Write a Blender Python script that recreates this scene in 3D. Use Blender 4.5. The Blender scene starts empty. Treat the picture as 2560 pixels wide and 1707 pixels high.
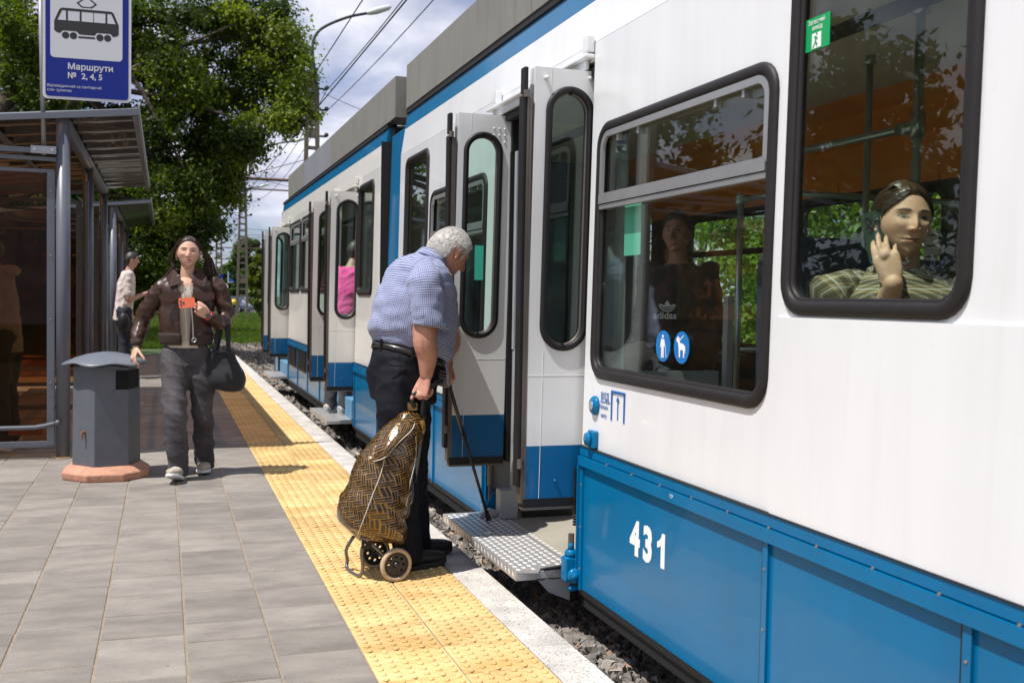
import bpy, bmesh, math, random
import numpy as np
from mathutils import Vector, Matrix, noise
random.seed(7); RNG = np.random.default_rng(7)
SC = bpy.context.scene; COL = SC.collection; PI = math.pi; R = math.radians
# ------------------------------------------------------------------ camera
F_PX, YAW, PITCH, ROLL, CAM_H = 2600.0, R(18.53), R(-2.33), R(1.018), 1.32
def cam_axes():
    cy, sy, cp, sp = math.cos(YAW), math.sin(YAW), math.cos(PITCH), math.sin(PITCH)
    f = Vector((sy*cp, cy*cp, sp)); r = Vector((cy, -sy, 0)); u = r.cross(f)
    c, s = math.cos(ROLL), math.sin(ROLL)
    return c*r + s*u, -s*r + c*u, f
CR, CU, CF = cam_axes(); CAMP = Vector((0, 0, CAM_H))
cd = bpy.data.cameras.new('camera'); cam = bpy.data.objects.new('camera', cd); COL.objects.link(cam)
cam.matrix_world = Matrix(((CR.x, CU.x, -CF.x, 0), (CR.y, CU.y, -CF.y, 0), (CR.z, CU.z, -CF.z, CAM_H), (0, 0, 0, 1)))
cd.sensor_width = 36; cd.lens = F_PX/2560*36; cd.clip_end = 2000; cd.clip_start = .05
cd.dof.use_dof = True; cd.dof.focus_distance = 4.75; cd.dof.aperture_fstop = 5.6
SC.camera = cam
# ------------------------------------------------------------------ world, sun, exposure
SUN = Vector((-.46, -.14, 1)).normalized()
SC.view_settings.view_transform = 'Standard'; SC.view_settings.look = 'None'
SC.view_settings.gamma = 1; SC.view_settings.use_curve_mapping = False
SC.view_settings.exposure = 0.15
SC.cycles.max_bounces = 8; SC.cycles.transparent_max_bounces = 12; SC.cycles.caustics_reflective = False; SC.cycles.caustics_refractive = False
SC.cycles.use_denoising = True
W = bpy.data.worlds.new('World'); SC.world = W; W.use_nodes = True
def build_world():
    nt = W.node_tree; nt.nodes.clear(); N = nt.nodes.new; L = nt.links.new
    out = N('ShaderNodeOutputWorld'); bg = N('ShaderNodeBackground'); bg.inputs[1].default_value = .072
    sky = N('ShaderNodeTexSky'); sky.sky_type = 'NISHITA'; sky.sun_disc = False
    sky.sun_elevation = math.asin(SUN.z); sky.sun_rotation = math.atan2(SUN.x, SUN.y)
    sky.air_density = 1.0; sky.dust_density = .6; sky.ozone_density = 1.0
    tc = N('ShaderNodeTexCoord'); sep = N('ShaderNodeSeparateXYZ'); L(tc.outputs['Generated'], sep.inputs[0])
    zz = N('ShaderNodeMath'); zz.operation = 'MAXIMUM'; L(sep.outputs[2], zz.inputs[0]); zz.inputs[1].default_value = 0
    z2 = N('ShaderNodeMath'); z2.operation = 'ADD'; L(zz.outputs[0], z2.inputs[0]); z2.inputs[1].default_value = .22
    dv = N('ShaderNodeVectorMath'); dv.operation = 'DIVIDE'; L(tc.outputs['Generated'], dv.inputs[0])
    cb = N('ShaderNodeCombineXYZ'); [L(z2.outputs[0], cb.inputs[i]) for i in range(3)]; L(cb.outputs[0], dv.inputs[1])
    n1 = N('ShaderNodeTexNoise'); n1.inputs['Scale'].default_value = 1.0; n1.inputs['Detail'].default_value = 9; n1.inputs['Roughness'].default_value = .56; n1.inputs['Distortion'].default_value = .35
    n2 = N('ShaderNodeTexNoise'); n2.inputs['Scale'].default_value = 3.1; n2.inputs['Detail'].default_value = 7; n2.inputs['Roughness'].default_value = .5
    off = N('ShaderNodeVectorMath'); off.operation = 'ADD'; off.inputs[1].default_value = (3.1, 1.7, 0)
    L(dv.outputs[0], off.inputs[0]); L(off.outputs[0], n1.inputs['Vector']); L(dv.outputs[0], n2.inputs['Vector'])
    cov = N('ShaderNodeValToRGB'); cov.color_ramp.elements[0].position = .36; cov.color_ramp.elements[1].position = .53; L(n1.outputs[0], cov.inputs[0])
    col = N('ShaderNodeValToRGB'); e = col.color_ramp.elements; e[0].position = .30; e[0].color = (4.9, 5.3, 7.6, 1); e[1].position = .68; e[1].color = (13.6, 13.7, 14.8, 1)
    L(n2.outputs[0], col.inputs[0])
    tint = N('ShaderNodeMix'); tint.data_type = 'RGBA'; tint.blend_type = 'MULTIPLY'; tint.inputs[0].default_value = 1; tint.inputs[7].default_value = (.92, 1.0, 1.35, 1)
    L(sky.outputs[0], tint.inputs[6])
    mx = N('ShaderNodeMix'); mx.data_type = 'RGBA'; L(cov.outputs[0], mx.inputs[0]); L(tint.outputs[2], mx.inputs[6]); L(col.outputs[0], mx.inputs[7])
    L(mx.outputs[2], bg.inputs[0]); L(bg.outputs[0], out.inputs[0])
build_world()
sl = bpy.data.lights.new('sun', 'SUN'); sl.energy = 5.0; sl.angle = R(.53); sl.color = (1, .965, .91)
sun = bpy.data.objects.new('sun', sl); COL.objects.link(sun); sun.rotation_euler = (-SUN).to_track_quat('-Z', 'Y').to_euler(); sun.location = (-20, -5, 40)

# ------------------------------------------------------------------ pixel helpers (used only to measure where things stand)
def ray(px, py): return CF + CR*((px-1280)/F_PX) - CU*((py-853.5)/F_PX)
def PZ(px, py, z=0.):
    r = ray(px, py); t = (z-CAM_H)/r.z; return CAMP + r*t
def PX(px, py, x):
    r = ray(px, py); return CAMP + r*(x/r.x)
def PY(px, py, y):
    r = ray(px, py); return CAMP + r*(y/r.y)

# ------------------------------------------------------------------ materials
MATS = {}
def mat(name, col=(.5, .5, .5), rough=.5, metal=0., spec=.5, coat=0., noise_amt=0., noise_scale=20., bump=0., bump_scale=60., rand=0., trans=0., emit=None, estr=1., attr=None, sheen=0., stretch=None, sub=0., grime=0., gcol=(.22, .19, .15)):
    if name in MATS: return MATS[name]
    m = bpy.data.materials.new(name); m.use_nodes = True; nt = m.node_tree; N = nt.nodes.new; L = nt.links.new
    b = nt.nodes['Principled BSDF']; b.inputs['Roughness'].default_value = rough; b.inputs['Metallic'].default_value = metal
    b.inputs['Specular IOR Level'].default_value = spec; b.inputs['Coat Weight'].default_value = coat; b.inputs['Coat Roughness'].default_value = .04
    if sheen: b.inputs['Sheen Weight'].default_value = sheen
    if sub: b.inputs['Subsurface Weight'].default_value = sub; b.inputs['Subsurface Radius'].default_value = (.012, .005, .003); b.inputs['Subsurface Scale'].default_value = 1
    src = None
    rgb = N('ShaderNodeRGB'); rgb.outputs[0].default_value = (*col, 1); src = rgb.outputs[0]
    if attr:
        a = N('ShaderNodeAttribute'); a.attribute_name = attr; src = a.outputs['Color']
    tc = N('ShaderNodeTexCoord'); vec = tc.outputs['Object']
    if stretch:
        mp = N('ShaderNodeMapping'); mp.inputs['Scale'].default_value = stretch; L(vec, mp.inputs[0]); vec = mp.outputs[0]
    if noise_amt:
        n = N('ShaderNodeTexNoise'); n.inputs['Scale'].default_value = noise_scale; n.inputs['Detail'].default_value = 6; n.inputs['Roughness'].default_value = .6
        L(vec, n.inputs['Vector'])
        mr = N('ShaderNodeMapRange'); mr.inputs[1].default_value = .25; mr.inputs[2].default_value = .75; mr.inputs[3].default_value = 1-noise_amt; mr.inputs[4].default_value = 1+noise_amt; L(n.outputs[0], mr.inputs[0])
        mm = N('ShaderNodeVectorMath'); mm.operation = 'SCALE'; L(src, mm.inputs[0]); L(mr.outputs[0], mm.inputs['Scale']); src = mm.outputs[0]
    if rand:
        oi = N('ShaderNodeObjectInfo'); mr = N('ShaderNodeMapRange'); mr.inputs[3].default_value = 1-rand; mr.inputs[4].default_value = 1+rand; L(oi.outputs['Random'], mr.inputs[0])
        mm = N('ShaderNodeVectorMath'); mm.operation = 'SCALE'; L(src, mm.inputs[0]); L(mr.outputs[0], mm.inputs['Scale']); src = mm.outputs[0]
    if grime:
        mp = N('ShaderNodeMapping'); mp.inputs['Scale'].default_value = (9, 9, .8); L(tc.outputs['Object'], mp.inputs[0])
        n = N('ShaderNodeTexNoise'); n.inputs['Scale'].default_value = 1.6; n.inputs['Detail'].default_value = 8; n.inputs['Roughness'].default_value = .65; L(mp.outputs[0], n.inputs['Vector'])
        cr = N('ShaderNodeValToRGB'); cr.color_ramp.elements[0].position = .50; cr.color_ramp.elements[0].color = (0, 0, 0, 1); cr.color_ramp.elements[1].position = .85; cr.color_ramp.elements[1].color = (grime,)*3+(1,); L(n.outputs[0], cr.inputs[0])
        n2 = N('ShaderNodeTexNoise'); n2.inputs['Scale'].default_value = 55; n2.inputs['Detail'].default_value = 2; L(tc.outputs['Object'], n2.inputs['Vector'])
        c2 = N('ShaderNodeValToRGB'); c2.color_ramp.elements[0].position = .74; c2.color_ramp.elements[0].color = (0, 0, 0, 1); c2.color_ramp.elements[1].position = .79; c2.color_ramp.elements[1].color = (grime*1.3,)*3+(1,); L(n2.outputs[0], c2.inputs[0])
        ad = N('ShaderNodeMath'); ad.operation = 'MAXIMUM'; L(cr.outputs[0], ad.inputs[0]); L(c2.outputs[0], ad.inputs[1])
        mx = N('ShaderNodeMix'); mx.data_type = 'RGBA'; L(ad.outputs[0], mx.inputs[0]); L(src, mx.inputs[6]); mx.inputs[7].default_value = (*gcol, 1); src = mx.outputs[2]
    L(src, b.inputs['Base Color'])
    if bump:
        n = N('ShaderNodeTexNoise'); n.inputs['Scale'].default_value = bump_scale; n.inputs['Detail'].default_value = 5; L(vec, n.inputs['Vector'])
        bp = N('ShaderNodeBump'); bp.inputs['Strength'].default_value = bump; bp.inputs['Distance'].default_value = .01; L(n.outputs[0], bp.inputs['Height']); L(bp.outputs[0], b.inputs['Normal'])
    if emit:
        b.inputs['Emission Color'].default_value = (*emit, 1); b.inputs['Emission Strength'].default_value = estr
    MATS[name] = m; return m
def glass(name, tint, gloss=.055, rough=.0, haze=0.):
    if name in MATS: return MATS[name]
    m = bpy.data.materials.new(name); m.use_nodes = True; nt = m.node_tree; N = nt.nodes.new; L = nt.links.new; nt.nodes.clear()
    out = N('ShaderNodeOutputMaterial'); tr = N('ShaderNodeBsdfTransparent'); tr.inputs[0].default_value = (*tint, 1)
    gl = N('ShaderNodeBsdfGlossy'); gl.inputs['Roughness'].default_value = rough; gl.inputs['Color'].default_value = (.95, 1, .97, 1)
    lw = N('ShaderNodeLayerWeight'); lw.inputs[0].default_value = .5; pw = N('ShaderNodeMath'); pw.operation = 'POWER'; pw.inputs[1].default_value = 4.2; L(lw.outputs['Facing'], pw.inputs[0])
    ad = N('ShaderNodeMath'); ad.operation = 'MULTIPLY_ADD'; ad.inputs[1].default_value = .85; ad.inputs[2].default_value = gloss; L(pw.outputs[0], ad.inputs[0])
    mx = N('ShaderNodeMixShader'); L(ad.outputs[0], mx.inputs[0]); L(tr.outputs[0], mx.inputs[1]); L(gl.outputs[0], mx.inputs[2])
    last = mx.outputs[0]
    if haze:
        df = N('ShaderNodeBsdfDiffuse'); df.inputs[0].default_value = (.55, .55, .5, 1)
        tc = N('ShaderNodeTexCoord'); n = N('ShaderNodeTexNoise'); n.inputs['Scale'].default_value = 420; n.inputs['Detail'].default_value = 1; L(tc.outputs['Object'], n.inputs['Vector'])
        cr = N('ShaderNodeValToRGB'); cr.color_ramp.elements[0].position = .72; cr.color_ramp.elements[0].color = (haze*.15,)*3+(1,); cr.color_ramp.elements[1].position = .78; cr.color_ramp.elements[1].color = (haze*6,)*3+(1,)
        L(n.outputs[0], cr.inputs[0]); m2 = N('ShaderNodeMixShader'); L(cr.outputs[0], m2.inputs[0]); L(last, m2.inputs[1]); L(df.outputs[0], m2.inputs[2]); last = m2.outputs[0]
    L(last, out.inputs[0]); MATS[name] = m; return m

# ------------------------------------------------------------------ object helpers
def link(name, me, m=None, parent=None, smooth=False, loc=None):
    o = bpy.data.objects.new(name, me); COL.objects.link(o)
    if m is not None:
        for x in (m if isinstance(m, (list, tuple)) else [m]): me.materials.append(x)
    if parent is not None: o.parent = parent
    if smooth: me.shade_smooth()
    if loc is not None: o.location = loc
    return o
def tag(o, label=None, cat=None, group=None, kind=None):
    if label: o['label'] = label
    if cat: o['category'] = cat
    if group: o['group'] = group
    if kind: o['kind'] = kind
    return o
def thing(name, label, cat, group=None, loc=(0, 0, 0), rz=0):
    o = bpy.data.objects.new(name, None); COL.objects.link(o); o.location = loc; o.rotation_euler = (0, 0, rz); o.empty_display_size = .2
    return tag(o, label, cat, group)
def copy_tree(o, parent=None):
    c = o.copy(); COL.objects.link(c); c.parent = parent
    for ch in list(o.children): copy_tree(ch, c)
    return c
class MB:
    """collects shapes, then builds ONE mesh object"""
    def __init__(s): s.v = []; s.f = []; s.mi = []; s.uv = []; s.m = 0
    def add(s, vs, fs, uv=None):
        b = len(s.v); s.v.extend([tuple(v) for v in vs])
        for f in fs: s.f.append(tuple(i+b for i in f)); s.mi.append(s.m)
        s.uv.extend(uv if uv is not None else [(0, 0)]*len(vs)); return s
    def box(s, a, b, M=None, taper=None):
        x0, y0, z0 = a; x1, y1, z1 = b
        v = [Vector(p) for p in ((x0,y0,z0),(x1,y0,z0),(x1,y1,z0),(x0,y1,z0),(x0,y0,z1),(x1,y0,z1),(x1,y1,z1),(x0,y1,z1))]
        if M is not None: v = [M @ p for p in v]
        return s.add(v, [(3,2,1,0),(4,5,6,7),(0,1,5,4),(1,2,6,5),(2,3,7,6),(3,0,4,7)])
    def cyl(s, a, b, r, n=12, r2=None, cap=True):
        a, b = Vector(a), Vector(b); d = (b-a).normalized(); r2 = r if r2 is None else r2
        u = d.orthogonal().normalized(); w = d.cross(u)
        v = [a+(u*math.cos(2*PI*i/n)+w*math.sin(2*PI*i/n))*r for i in range(n)] + [b+(u*math.cos(2*PI*i/n)+w*math.sin(2*PI*i/n))*r2 for i in range(n)]
        f = [(i, (i+1) % n, n+(i+1) % n, n+i) for i in range(n)]
        if cap: f += [tuple(range(n-1, -1, -1)), tuple(range(n, 2*n))]
        return s.add(v, f)
    def tube(s, pts, r, n=8, closed=False, cap=True, flat=None):
        pts = [Vector(p) for p in pts]; k = len(pts); rs = r if isinstance(r, (list, tuple)) else [r]*k
        T = []
        for i in range(k):
            a = pts[(i-1) % k] if (closed or i > 0) else pts[i]; b = pts[(i+1) % k] if (closed or i < k-1) else pts[i]
            T.append((b-a).normalized())
        u = T[0].orthogonal().normalized(); v = []
        if flat is not None: u = (Vector(flat)-Vector(flat).dot(T[0])*T[0]).normalized()
        for i in range(k):
            u = (u-u.dot(T[i])*T[i]).normalized(); w = T[i].cross(u)
            for j in range(n):
                t = 2*PI*j/n; v.append(pts[i]+(u*math.cos(t)+w*math.sin(t))*rs[i])
        f = []
        for i in range(k if closed else k-1):
            for j in range(n):
                a, b = i*n+j, i*n+(j+1) % n; c, d = ((i+1) % k)*n+(j+1) % n, ((i+1) % k)*n+j
                f.append((a, b, c, d))
        if cap and not closed: f += [tuple(range(n-1, -1, -1)), tuple(range((k-1)*n, k*n))]
        return s.add(v, f)
    def sweep(s, pts, prof, up, closed=False):
        """sweep a closed profile [(a,b)] (a along normal 'side', b along 'up') along planar path pts"""
        pts = [Vector(p) for p in pts]; k = len(pts); up = Vector(up).normalized(); v = []; n = len(prof)
        for i in range(k):
            a = pts[(i-1) % k] if (closed or i > 0) else pts[i]; b = pts[(i+1) % k] if (closed or i < k-1) else pts[i]
            t = (b-a).normalized(); side = t.cross(up).normalized()
            v += [pts[i]+side*p+up*q for p, q in prof]
        f = []
        for i in range(k if closed else k-1):
            for j in range(n):
                f.append((i*n+j, i*n+(j+1) % n, ((i+1) % k)*n+(j+1) % n, ((i+1) % k)*n+j))
        if not closed: f += [tuple(range(n-1, -1, -1)), tuple(range((k-1)*n, k*n))]
        return s.add(v, f)
    def lathe(s, prof, c=(0, 0, 0), n=24, M=None, cap=True):
        v = []; k = len(prof)
        for r, z in prof:
            for j in range(n):
                p = Vector((r*math.cos(2*PI*j/n), r*math.sin(2*PI*j/n), z))
                if M is not None: p = M @ p
                v.append(p+Vector(c))
        f = []
        for i in range(k-1):
            for j in range(n): f.append((i*n+j, i*n+(j+1) % n, (i+1)*n+(j+1) % n, (i+1)*n+j))
        if cap and prof[0] != prof[-1] and prof[0][0] > 1e-6: f.append(tuple(range(n-1, -1, -1)))
        if cap and prof[0] != prof[-1] and prof[-1][0] > 1e-6: f.append(tuple(range((k-1)*n, k*n)))
        return s.add(v, f)
    def ell(s, c, r, n=12, k=8, M=None):
        c = Vector(c); r = Vector(r) if not isinstance(r, (int, float)) else Vector((r, r, r)); v = []
        for i in range(k+1):
            t = PI*i/k
            for j in range(n):
                p = Vector((r.x*math.sin(t)*math.cos(2*PI*j/n), r.y*math.sin(t)*math.sin(2*PI*j/n), r.z*math.cos(t)))
                if M is not None: p = M @ p
                v.append(c+p)
        f = []
        for i in range(k):
            for j in range(n): f.append((i*n+j, (i+1)*n+j, (i+1)*n+(j+1) % n, i*n+(j+1) % n))
        return s.add(v, f)
    def build(s, name, m=None, parent=None, smooth=False, bevel=0, seg=2, auto=False, loc=None):
        me = bpy.data.meshes.new(name); me.from_pydata(s.v, [], s.f)
        if any(s.mi): me.polygons.foreach_set('material_index', s.mi)
        if any(u != (0, 0) for u in s.uv):
            ul = me.uv_layers.new(name='UVMap'); li = np.empty(len(me.loops), int); me.loops.foreach_get('vertex_index', li)
            ul.data.foreach_set('uv', np.array(s.uv, float)[li].ravel())
        me.validate(); me.update()
        o = link(name, me, m, parent, smooth, loc)
        if bevel:
            b = o.modifiers.new('bevel', 'BEVEL'); b.width = bevel; b.segments = seg; b.limit_method = 'ANGLE'; b.angle_limit = R(40); b.harden_normals = False
            if smooth is False: me.shade_smooth()
            e = o.modifiers.new('wn', 'WEIGHTED_NORMAL'); e.keep_sharp = False
        elif auto:
            me.shade_auto_smooth() if hasattr(me, 'shade_auto_smooth') else me.shade_smooth()
        return o
def rrect(cx, cy, w, h, r, n=6):
    """rounded rectangle outline, counter-clockwise; r may be one radius or (bl, br, tr, tl)"""
    rs = r if isinstance(r, (tuple, list)) else (r,)*4; P = []
    for (sx, sy, a0, q) in ((-1, -1, 180, rs[0]), (1, -1, 270, rs[1]), (1, 1, 0, rs[2]), (-1, 1, 90, rs[3])):
        for i in range(n+1):
            a = R(a0+90*i/n); P.append((cx+sx*(w/2-q)+q*math.cos(a), cy+sy*(h/2-q)+q*math.sin(a)))
    return P
def fill2d(loops, thick):
    """filled 2-D outline with holes -> verts (u, v, w), faces"""
    cu = bpy.data.curves.new('tmp', 'CURVE'); cu.dimensions = '2D'; cu.fill_mode = 'BOTH'; cu.extrude = thick/2
    for lp in loops:
        sp = cu.splines.new('POLY'); sp.points.add(len(lp)-1); sp.use_cyclic_u = True
        for i, p in enumerate(lp): sp.points[i].co = (p[0], p[1], 0, 1)
    ob = bpy.data.objects.new('tmp', cu); COL.objects.link(ob); dg = bpy.context.evaluated_depsgraph_get(); dg.update()
    me = bpy.data.meshes.new_from_object(ob.evaluated_get(dg))
    v = [tuple(x.co) for x in me.vertices]; f = [tuple(p.vertices) for p in me.polygons]
    bpy.data.objects.remove(ob); bpy.data.curves.remove(cu); bpy.data.meshes.remove(me); return v, f
def panel(name, loops, thick, fmap, m, parent=None, **k):
    v, f = fill2d(loops, thick); mb = MB(); mb.add([fmap(*p) for p in v], f); return mb.build(name, m, parent, **k)
def text(name, s, size, m, fmap, parent=None, bold=0., thick=.0015, align='LEFT', sx=1., line=1.):
    cu = bpy.data.curves.new('tmp', 'FONT'); cu.body = s; cu.size = size; cu.extrude = thick/2; cu.offset = bold; cu.align_x = align; cu.space_line = line; cu.resolution_u = 3
    ob = bpy.data.objects.new('tmp', cu); COL.objects.link(ob); dg = bpy.context.evaluated_depsgraph_get(); dg.update()
    me = bpy.data.meshes.new_from_object(ob.evaluated_get(dg)); bpy.data.objects.remove(ob); bpy.data.curves.remove(cu)
    for v in me.vertices: v.co = fmap(v.co.x*sx, v.co.y, v.co.z)
    me.update(); return link(name, me, m, parent)
def smoothstep(a, b, x):
    t = np.clip((x-a)/(b-a), 0, 1); return t*t*(3-2*t)
def catmull(P, n=6):
    P = [Vector(p) for p in P]; Q = [P[0]*2-P[1]]+P+[P[-1]*2-P[-2]]; out = []
    for i in range(1, len(Q)-2):
        a, b, c, d = Q[i-1:i+3]
        for j in range(n):
            t = j/n; out.append(.5*((2*b)+(c-a)*t+(2*a-5*b+4*c-d)*t*t+(3*b-a-3*c+d)*t**3))
    out.append(P[-1]); return out
# ------------------------------------------------------------------ ground materials
def paver_mat(name, c1, c2, rand, stain=(.3, .25, .2), bump=.25):
    m = bpy.data.materials.new(name); m.use_nodes = True; nt = m.node_tree; N = nt.nodes.new; L = nt.links.new; b = nt.nodes['Principled BSDF']
    geo = N('ShaderNodeNewGeometry'); oi = N('ShaderNodeObjectInfo')
    mp = N('ShaderNodeMapping'); mp.inputs['Scale'].default_value = (1, 1.9, 1); L(geo.outputs['Position'], mp.inputs[0])
    ad = N('ShaderNodeVectorMath'); ad.operation = 'ADD'; L(mp.outputs[0], ad.inputs[0])
    sc = N('ShaderNodeMath'); sc.operation = 'MULTIPLY'; sc.inputs[1].default_value = 37; L(oi.outputs['Random'], sc.inputs[0]); L(sc.outputs[0], ad.inputs[1])
    n = N('ShaderNodeTexNoise'); n.inputs['Scale'].default_value = 3.2; n.inputs['Detail'].default_value = 7; n.inputs['Roughness'].default_value = .62; L(ad.outputs[0], n.inputs['Vector'])
    cr = N('ShaderNodeValToRGB'); cr.color_ramp.elements[0].position = .36; cr.color_ramp.elements[0].color = (*c1, 1); cr.color_ramp.elements[1].position = .66; cr.color_ramp.elements[1].color = (*c2, 1); L(n.outputs[0], cr.inputs[0])
    g = N('ShaderNodeTexNoise'); g.inputs['Scale'].default_value = 260; g.inputs['Detail'].default_value = 3; L(geo.outputs['Position'], g.inputs['Vector'])
    mr = N('ShaderNodeMapRange'); mr.inputs[1].default_value = .3; mr.inputs[2].default_value = .7; mr.inputs[3].default_value = .82; mr.inputs[4].default_value = 1.16; L(g.outputs[0], mr.inputs[0])
    rr = N('ShaderNodeMapRange'); rr.inputs[3].default_value = 1-rand; rr.inputs[4].default_value = 1+rand; L(oi.outputs['Random'], rr.inputs[0])
    mu = N('ShaderNodeMath'); mu.operation = 'MULTIPLY'; L(mr.outputs[0], mu.inputs[0]); L(rr.outputs[0], mu.inputs[1])
    vm = N('ShaderNodeVectorMath'); vm.operation = 'SCALE'; L(cr.outputs[0], vm.inputs[0]); L(mu.outputs[0], vm.inputs['Scale'])
    # dark specks of dirt
    d = N('ShaderNodeTexNoise'); d.inputs['Scale'].default_value = 34; d.inputs['Detail'].default_value = 2; L(geo.outputs['Position'], d.inputs['Vector'])
    dr = N('ShaderNodeValToRGB'); dr.color_ramp.elements[0].position = .70; dr.color_ramp.elements[0].color = (0, 0, 0, 1); dr.color_ramp.elements[1].position = .76; dr.color_ramp.elements[1].color = (.65, .65, .65, 1); L(d.outputs[0], dr.inputs[0])
    mx = N('ShaderNodeMix'); mx.data_type = 'RGBA'; L(dr.outputs[0], mx.inputs[0]); L(vm.outputs[0], mx.inputs[6]); mx.inputs[7].default_value = (*stain, 1)
    L(mx.outputs[2], b.inputs['Base Color']); b.inputs['Roughness'].default_value = .82; b.inputs['Specular IOR Level'].default_value = .35
    bp = N('ShaderNodeBump'); bp.inputs['Strength'].default_value = bump*.6; bp.inputs['Distance'].default_value = .003; L(g.outputs[0], bp.inputs['Height']); L(bp.outputs[0], b.inputs['Normal'])
    return m
M_PAVE = paver_mat('paver', (.195, .172, .152), (.285, .256, .222), .13, (.10, .085, .07))
M_TACT = paver_mat('tactile_yellow', (.56, .36, .135), (.75, .54, .255), .13, (.30, .19, .09), .2)
M_SAND = mat('joint_sand', (.27, .215, .155), .95, noise_amt=.45, noise_scale=90)
def granite():
    m = bpy.data.materials.new('kerb_stone'); m.use_nodes = True; nt = m.node_tree; N = nt.nodes.new; L = nt.links.new; b = nt.nodes['Principled BSDF']
    geo = N('ShaderNodeNewGeometry'); n = N('ShaderNodeTexNoise'); n.inputs['Scale'].default_value = 5; n.inputs['Detail'].default_value = 8; L(geo.outputs['Position'], n.inputs['Vector'])
    cr = N('ShaderNodeValToRGB'); cr.color_ramp.elements[0].color = (.40, .375, .34, 1); cr.color_ramp.elements[0].position = .3; cr.color_ramp.elements[1].color = (.64, .60, .55, 1); cr.color_ramp.elements[1].position = .65; L(n.outputs[0], cr.inputs[0])
    mp = N('ShaderNodeMapping'); mp.inputs['Scale'].default_value = (1, 1, 1); L(geo.outputs['Position'], mp.inputs[0])
    v = N('ShaderNodeTexNoise'); v.inputs['Scale'].default_value = 95; v.inputs['Detail'].default_value = 2.5; L(mp.outputs[0], v.inputs['Vector'])
    sr = N('ShaderNodeValToRGB'); sr.color_ramp.elements[0].position = .33; sr.color_ramp.elements[0].color = (1, 1, 1, 1); sr.color_ramp.elements[1].position = .40; sr.color_ramp.elements[1].color = (0, 0, 0, 1); L(v.outputs[0], sr.inputs[0])
    mx = N('ShaderNodeMix'); mx.data_type = 'RGBA'; L(sr.outputs[0], mx.inputs[0]); L(cr.outputs[0], mx.inputs[6]); mx.inputs[7].default_value = (.13, .11, .09, 1); L(mx.outputs[2], b.inputs['Base Color']); b.inputs['Roughness'].default_value = .85
    bp = N('ShaderNodeBump'); bp.inputs['Strength'].default_value = .5; bp.inputs['Distance'].default_value = .003; L(v.outputs[0], bp.inputs['Height']); L(bp.outputs[0], b.inputs['Normal'])
    return m
M_KERB = granite()
M_BALL = mat('ballast', (.5, .5, .5), .92, attr='tone', noise_amt=.25, noise_scale=60)
M_DIRT = mat('track_dirt', (.075, .062, .05), .95, noise_amt=.5, noise_scale=30, bump=.6, bump_scale=80)
M_ASPH = mat('asphalt', (.055, .055, .058), .9, noise_amt=.2, noise_scale=3)
M_STEEL = mat('rail_steel', (.30, .29, .28), .35, metal=.8, noise_amt=.3, noise_scale=20)
M_RUST = mat('rusty_steel', (.10, .055, .035), .8, noise_amt=.4, noise_scale=30)

# ------------------------------------------------------------------ ground and platform
TRACK_Z = -.36
mb = MB(); mb.add([(-400, -40, TRACK_Z-.03), (400, -40, TRACK_Z-.03), (400, 900, TRACK_Z-.03), (-400, 900, TRACK_Z-.03)], [(0, 1, 2, 3)])
M_SOIL = mat('grassy_soil', (.055, .085, .022), .95, noise_amt=.5, noise_scale=.8)
tag(mb.build('ground', M_SOIL), kind='structure')
mb = MB(); mb.box((1.42, -4, TRACK_Z-.3), (9.4, 34, TRACK_Z)); tag(mb.build('track_bed', M_DIRT), kind='structure')
END_Y = 23.2
platform = MB().box((-6.5, -3, -.5), (1.315, END_Y, -.0036)).build('platform', M_SAND); tag(platform, kind='structure')
def tile_mesh(name, w, l, m, th=.05, ch=.0035, domes=None):
    mb = MB(); a, b = w/2, l/2
    v = [(-a,-b,-th),(a,-b,-th),(a,b,-th),(-a,b,-th),(-a,-b,-ch),(a,-b,-ch),(a,b,-ch),(-a,b,-ch),(-a+ch,-b+ch,0),(a-ch,-b+ch,0),(a-ch,b-ch,0),(-a+ch,b-ch,0)]
    mb.add(v, [(0,1,5,4),(1,2,6,5),(2,3,7,6),(3,0,4,7),(4,5,9,8),(5,6,10,9),(6,7,11,10),(7,4,8,11),(8,9,10,11)])
    if domes:
        nx, ny = domes
        for i in range(nx):
            for j in range(ny):
                x = -a+w*(i+.5)/nx; y = -b+l*(j+.5+(.25 if i % 2 else -.25))/ny
                mb.lathe([(.0130, 0), (.0110, .0038), (.0055, .0062), (.0001, .0066)], (x, y, 0), 8)
    me = bpy.data.meshes.new(name); me.from_pydata(mb.v, [], mb.f); me.materials.append(m); me.update(); return me
paver_meshes = {l: tile_mesh('paver', .3020, l-.009, M_PAVE) for l in (.15, .23, .30, .46)}
tact = tile_mesh('tactile_tile', .3005, .2995, M_TACT, domes=(6, 6))
for p in tact.polygons: p.use_smooth = p.index >= 9
far = MB(); cnt = 0
cands = []
for k in range(20):
    xc = .55-.31*k-.0; y = 2.2+random.random()*.3
    first = {0: 3.558, 1: 3.861-.46, 2: 3.60, 3: 3.769, 4: 3.9}.get(k, 3.4+random.random()*.4); y = first-.46*3
    while y < END_Y:
        l = random.choice((.30, .30, .30, .30, .46, .46, .30, .23)); l = min(l, END_Y-y)
        if l < .12: break
        l = min(paver_meshes, key=lambda q: abs(q-l)); yc = y+l/2; y += l
        cands.append((xc, yc, l))
def vis(x, y):
    d = Vector((x, y, 0))-CAMP; D = d.dot(CF)
    if D < .5: return 1e9
    px = 1280+F_PX*d.dot(CR)/D; py = 853-F_PX*d.dot(CU)/D
    return D if (-140 < px < 2700 and py < 1850) else 1e6+D
cands.sort(key=lambda c: vis(c[0], c[1]))
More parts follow.
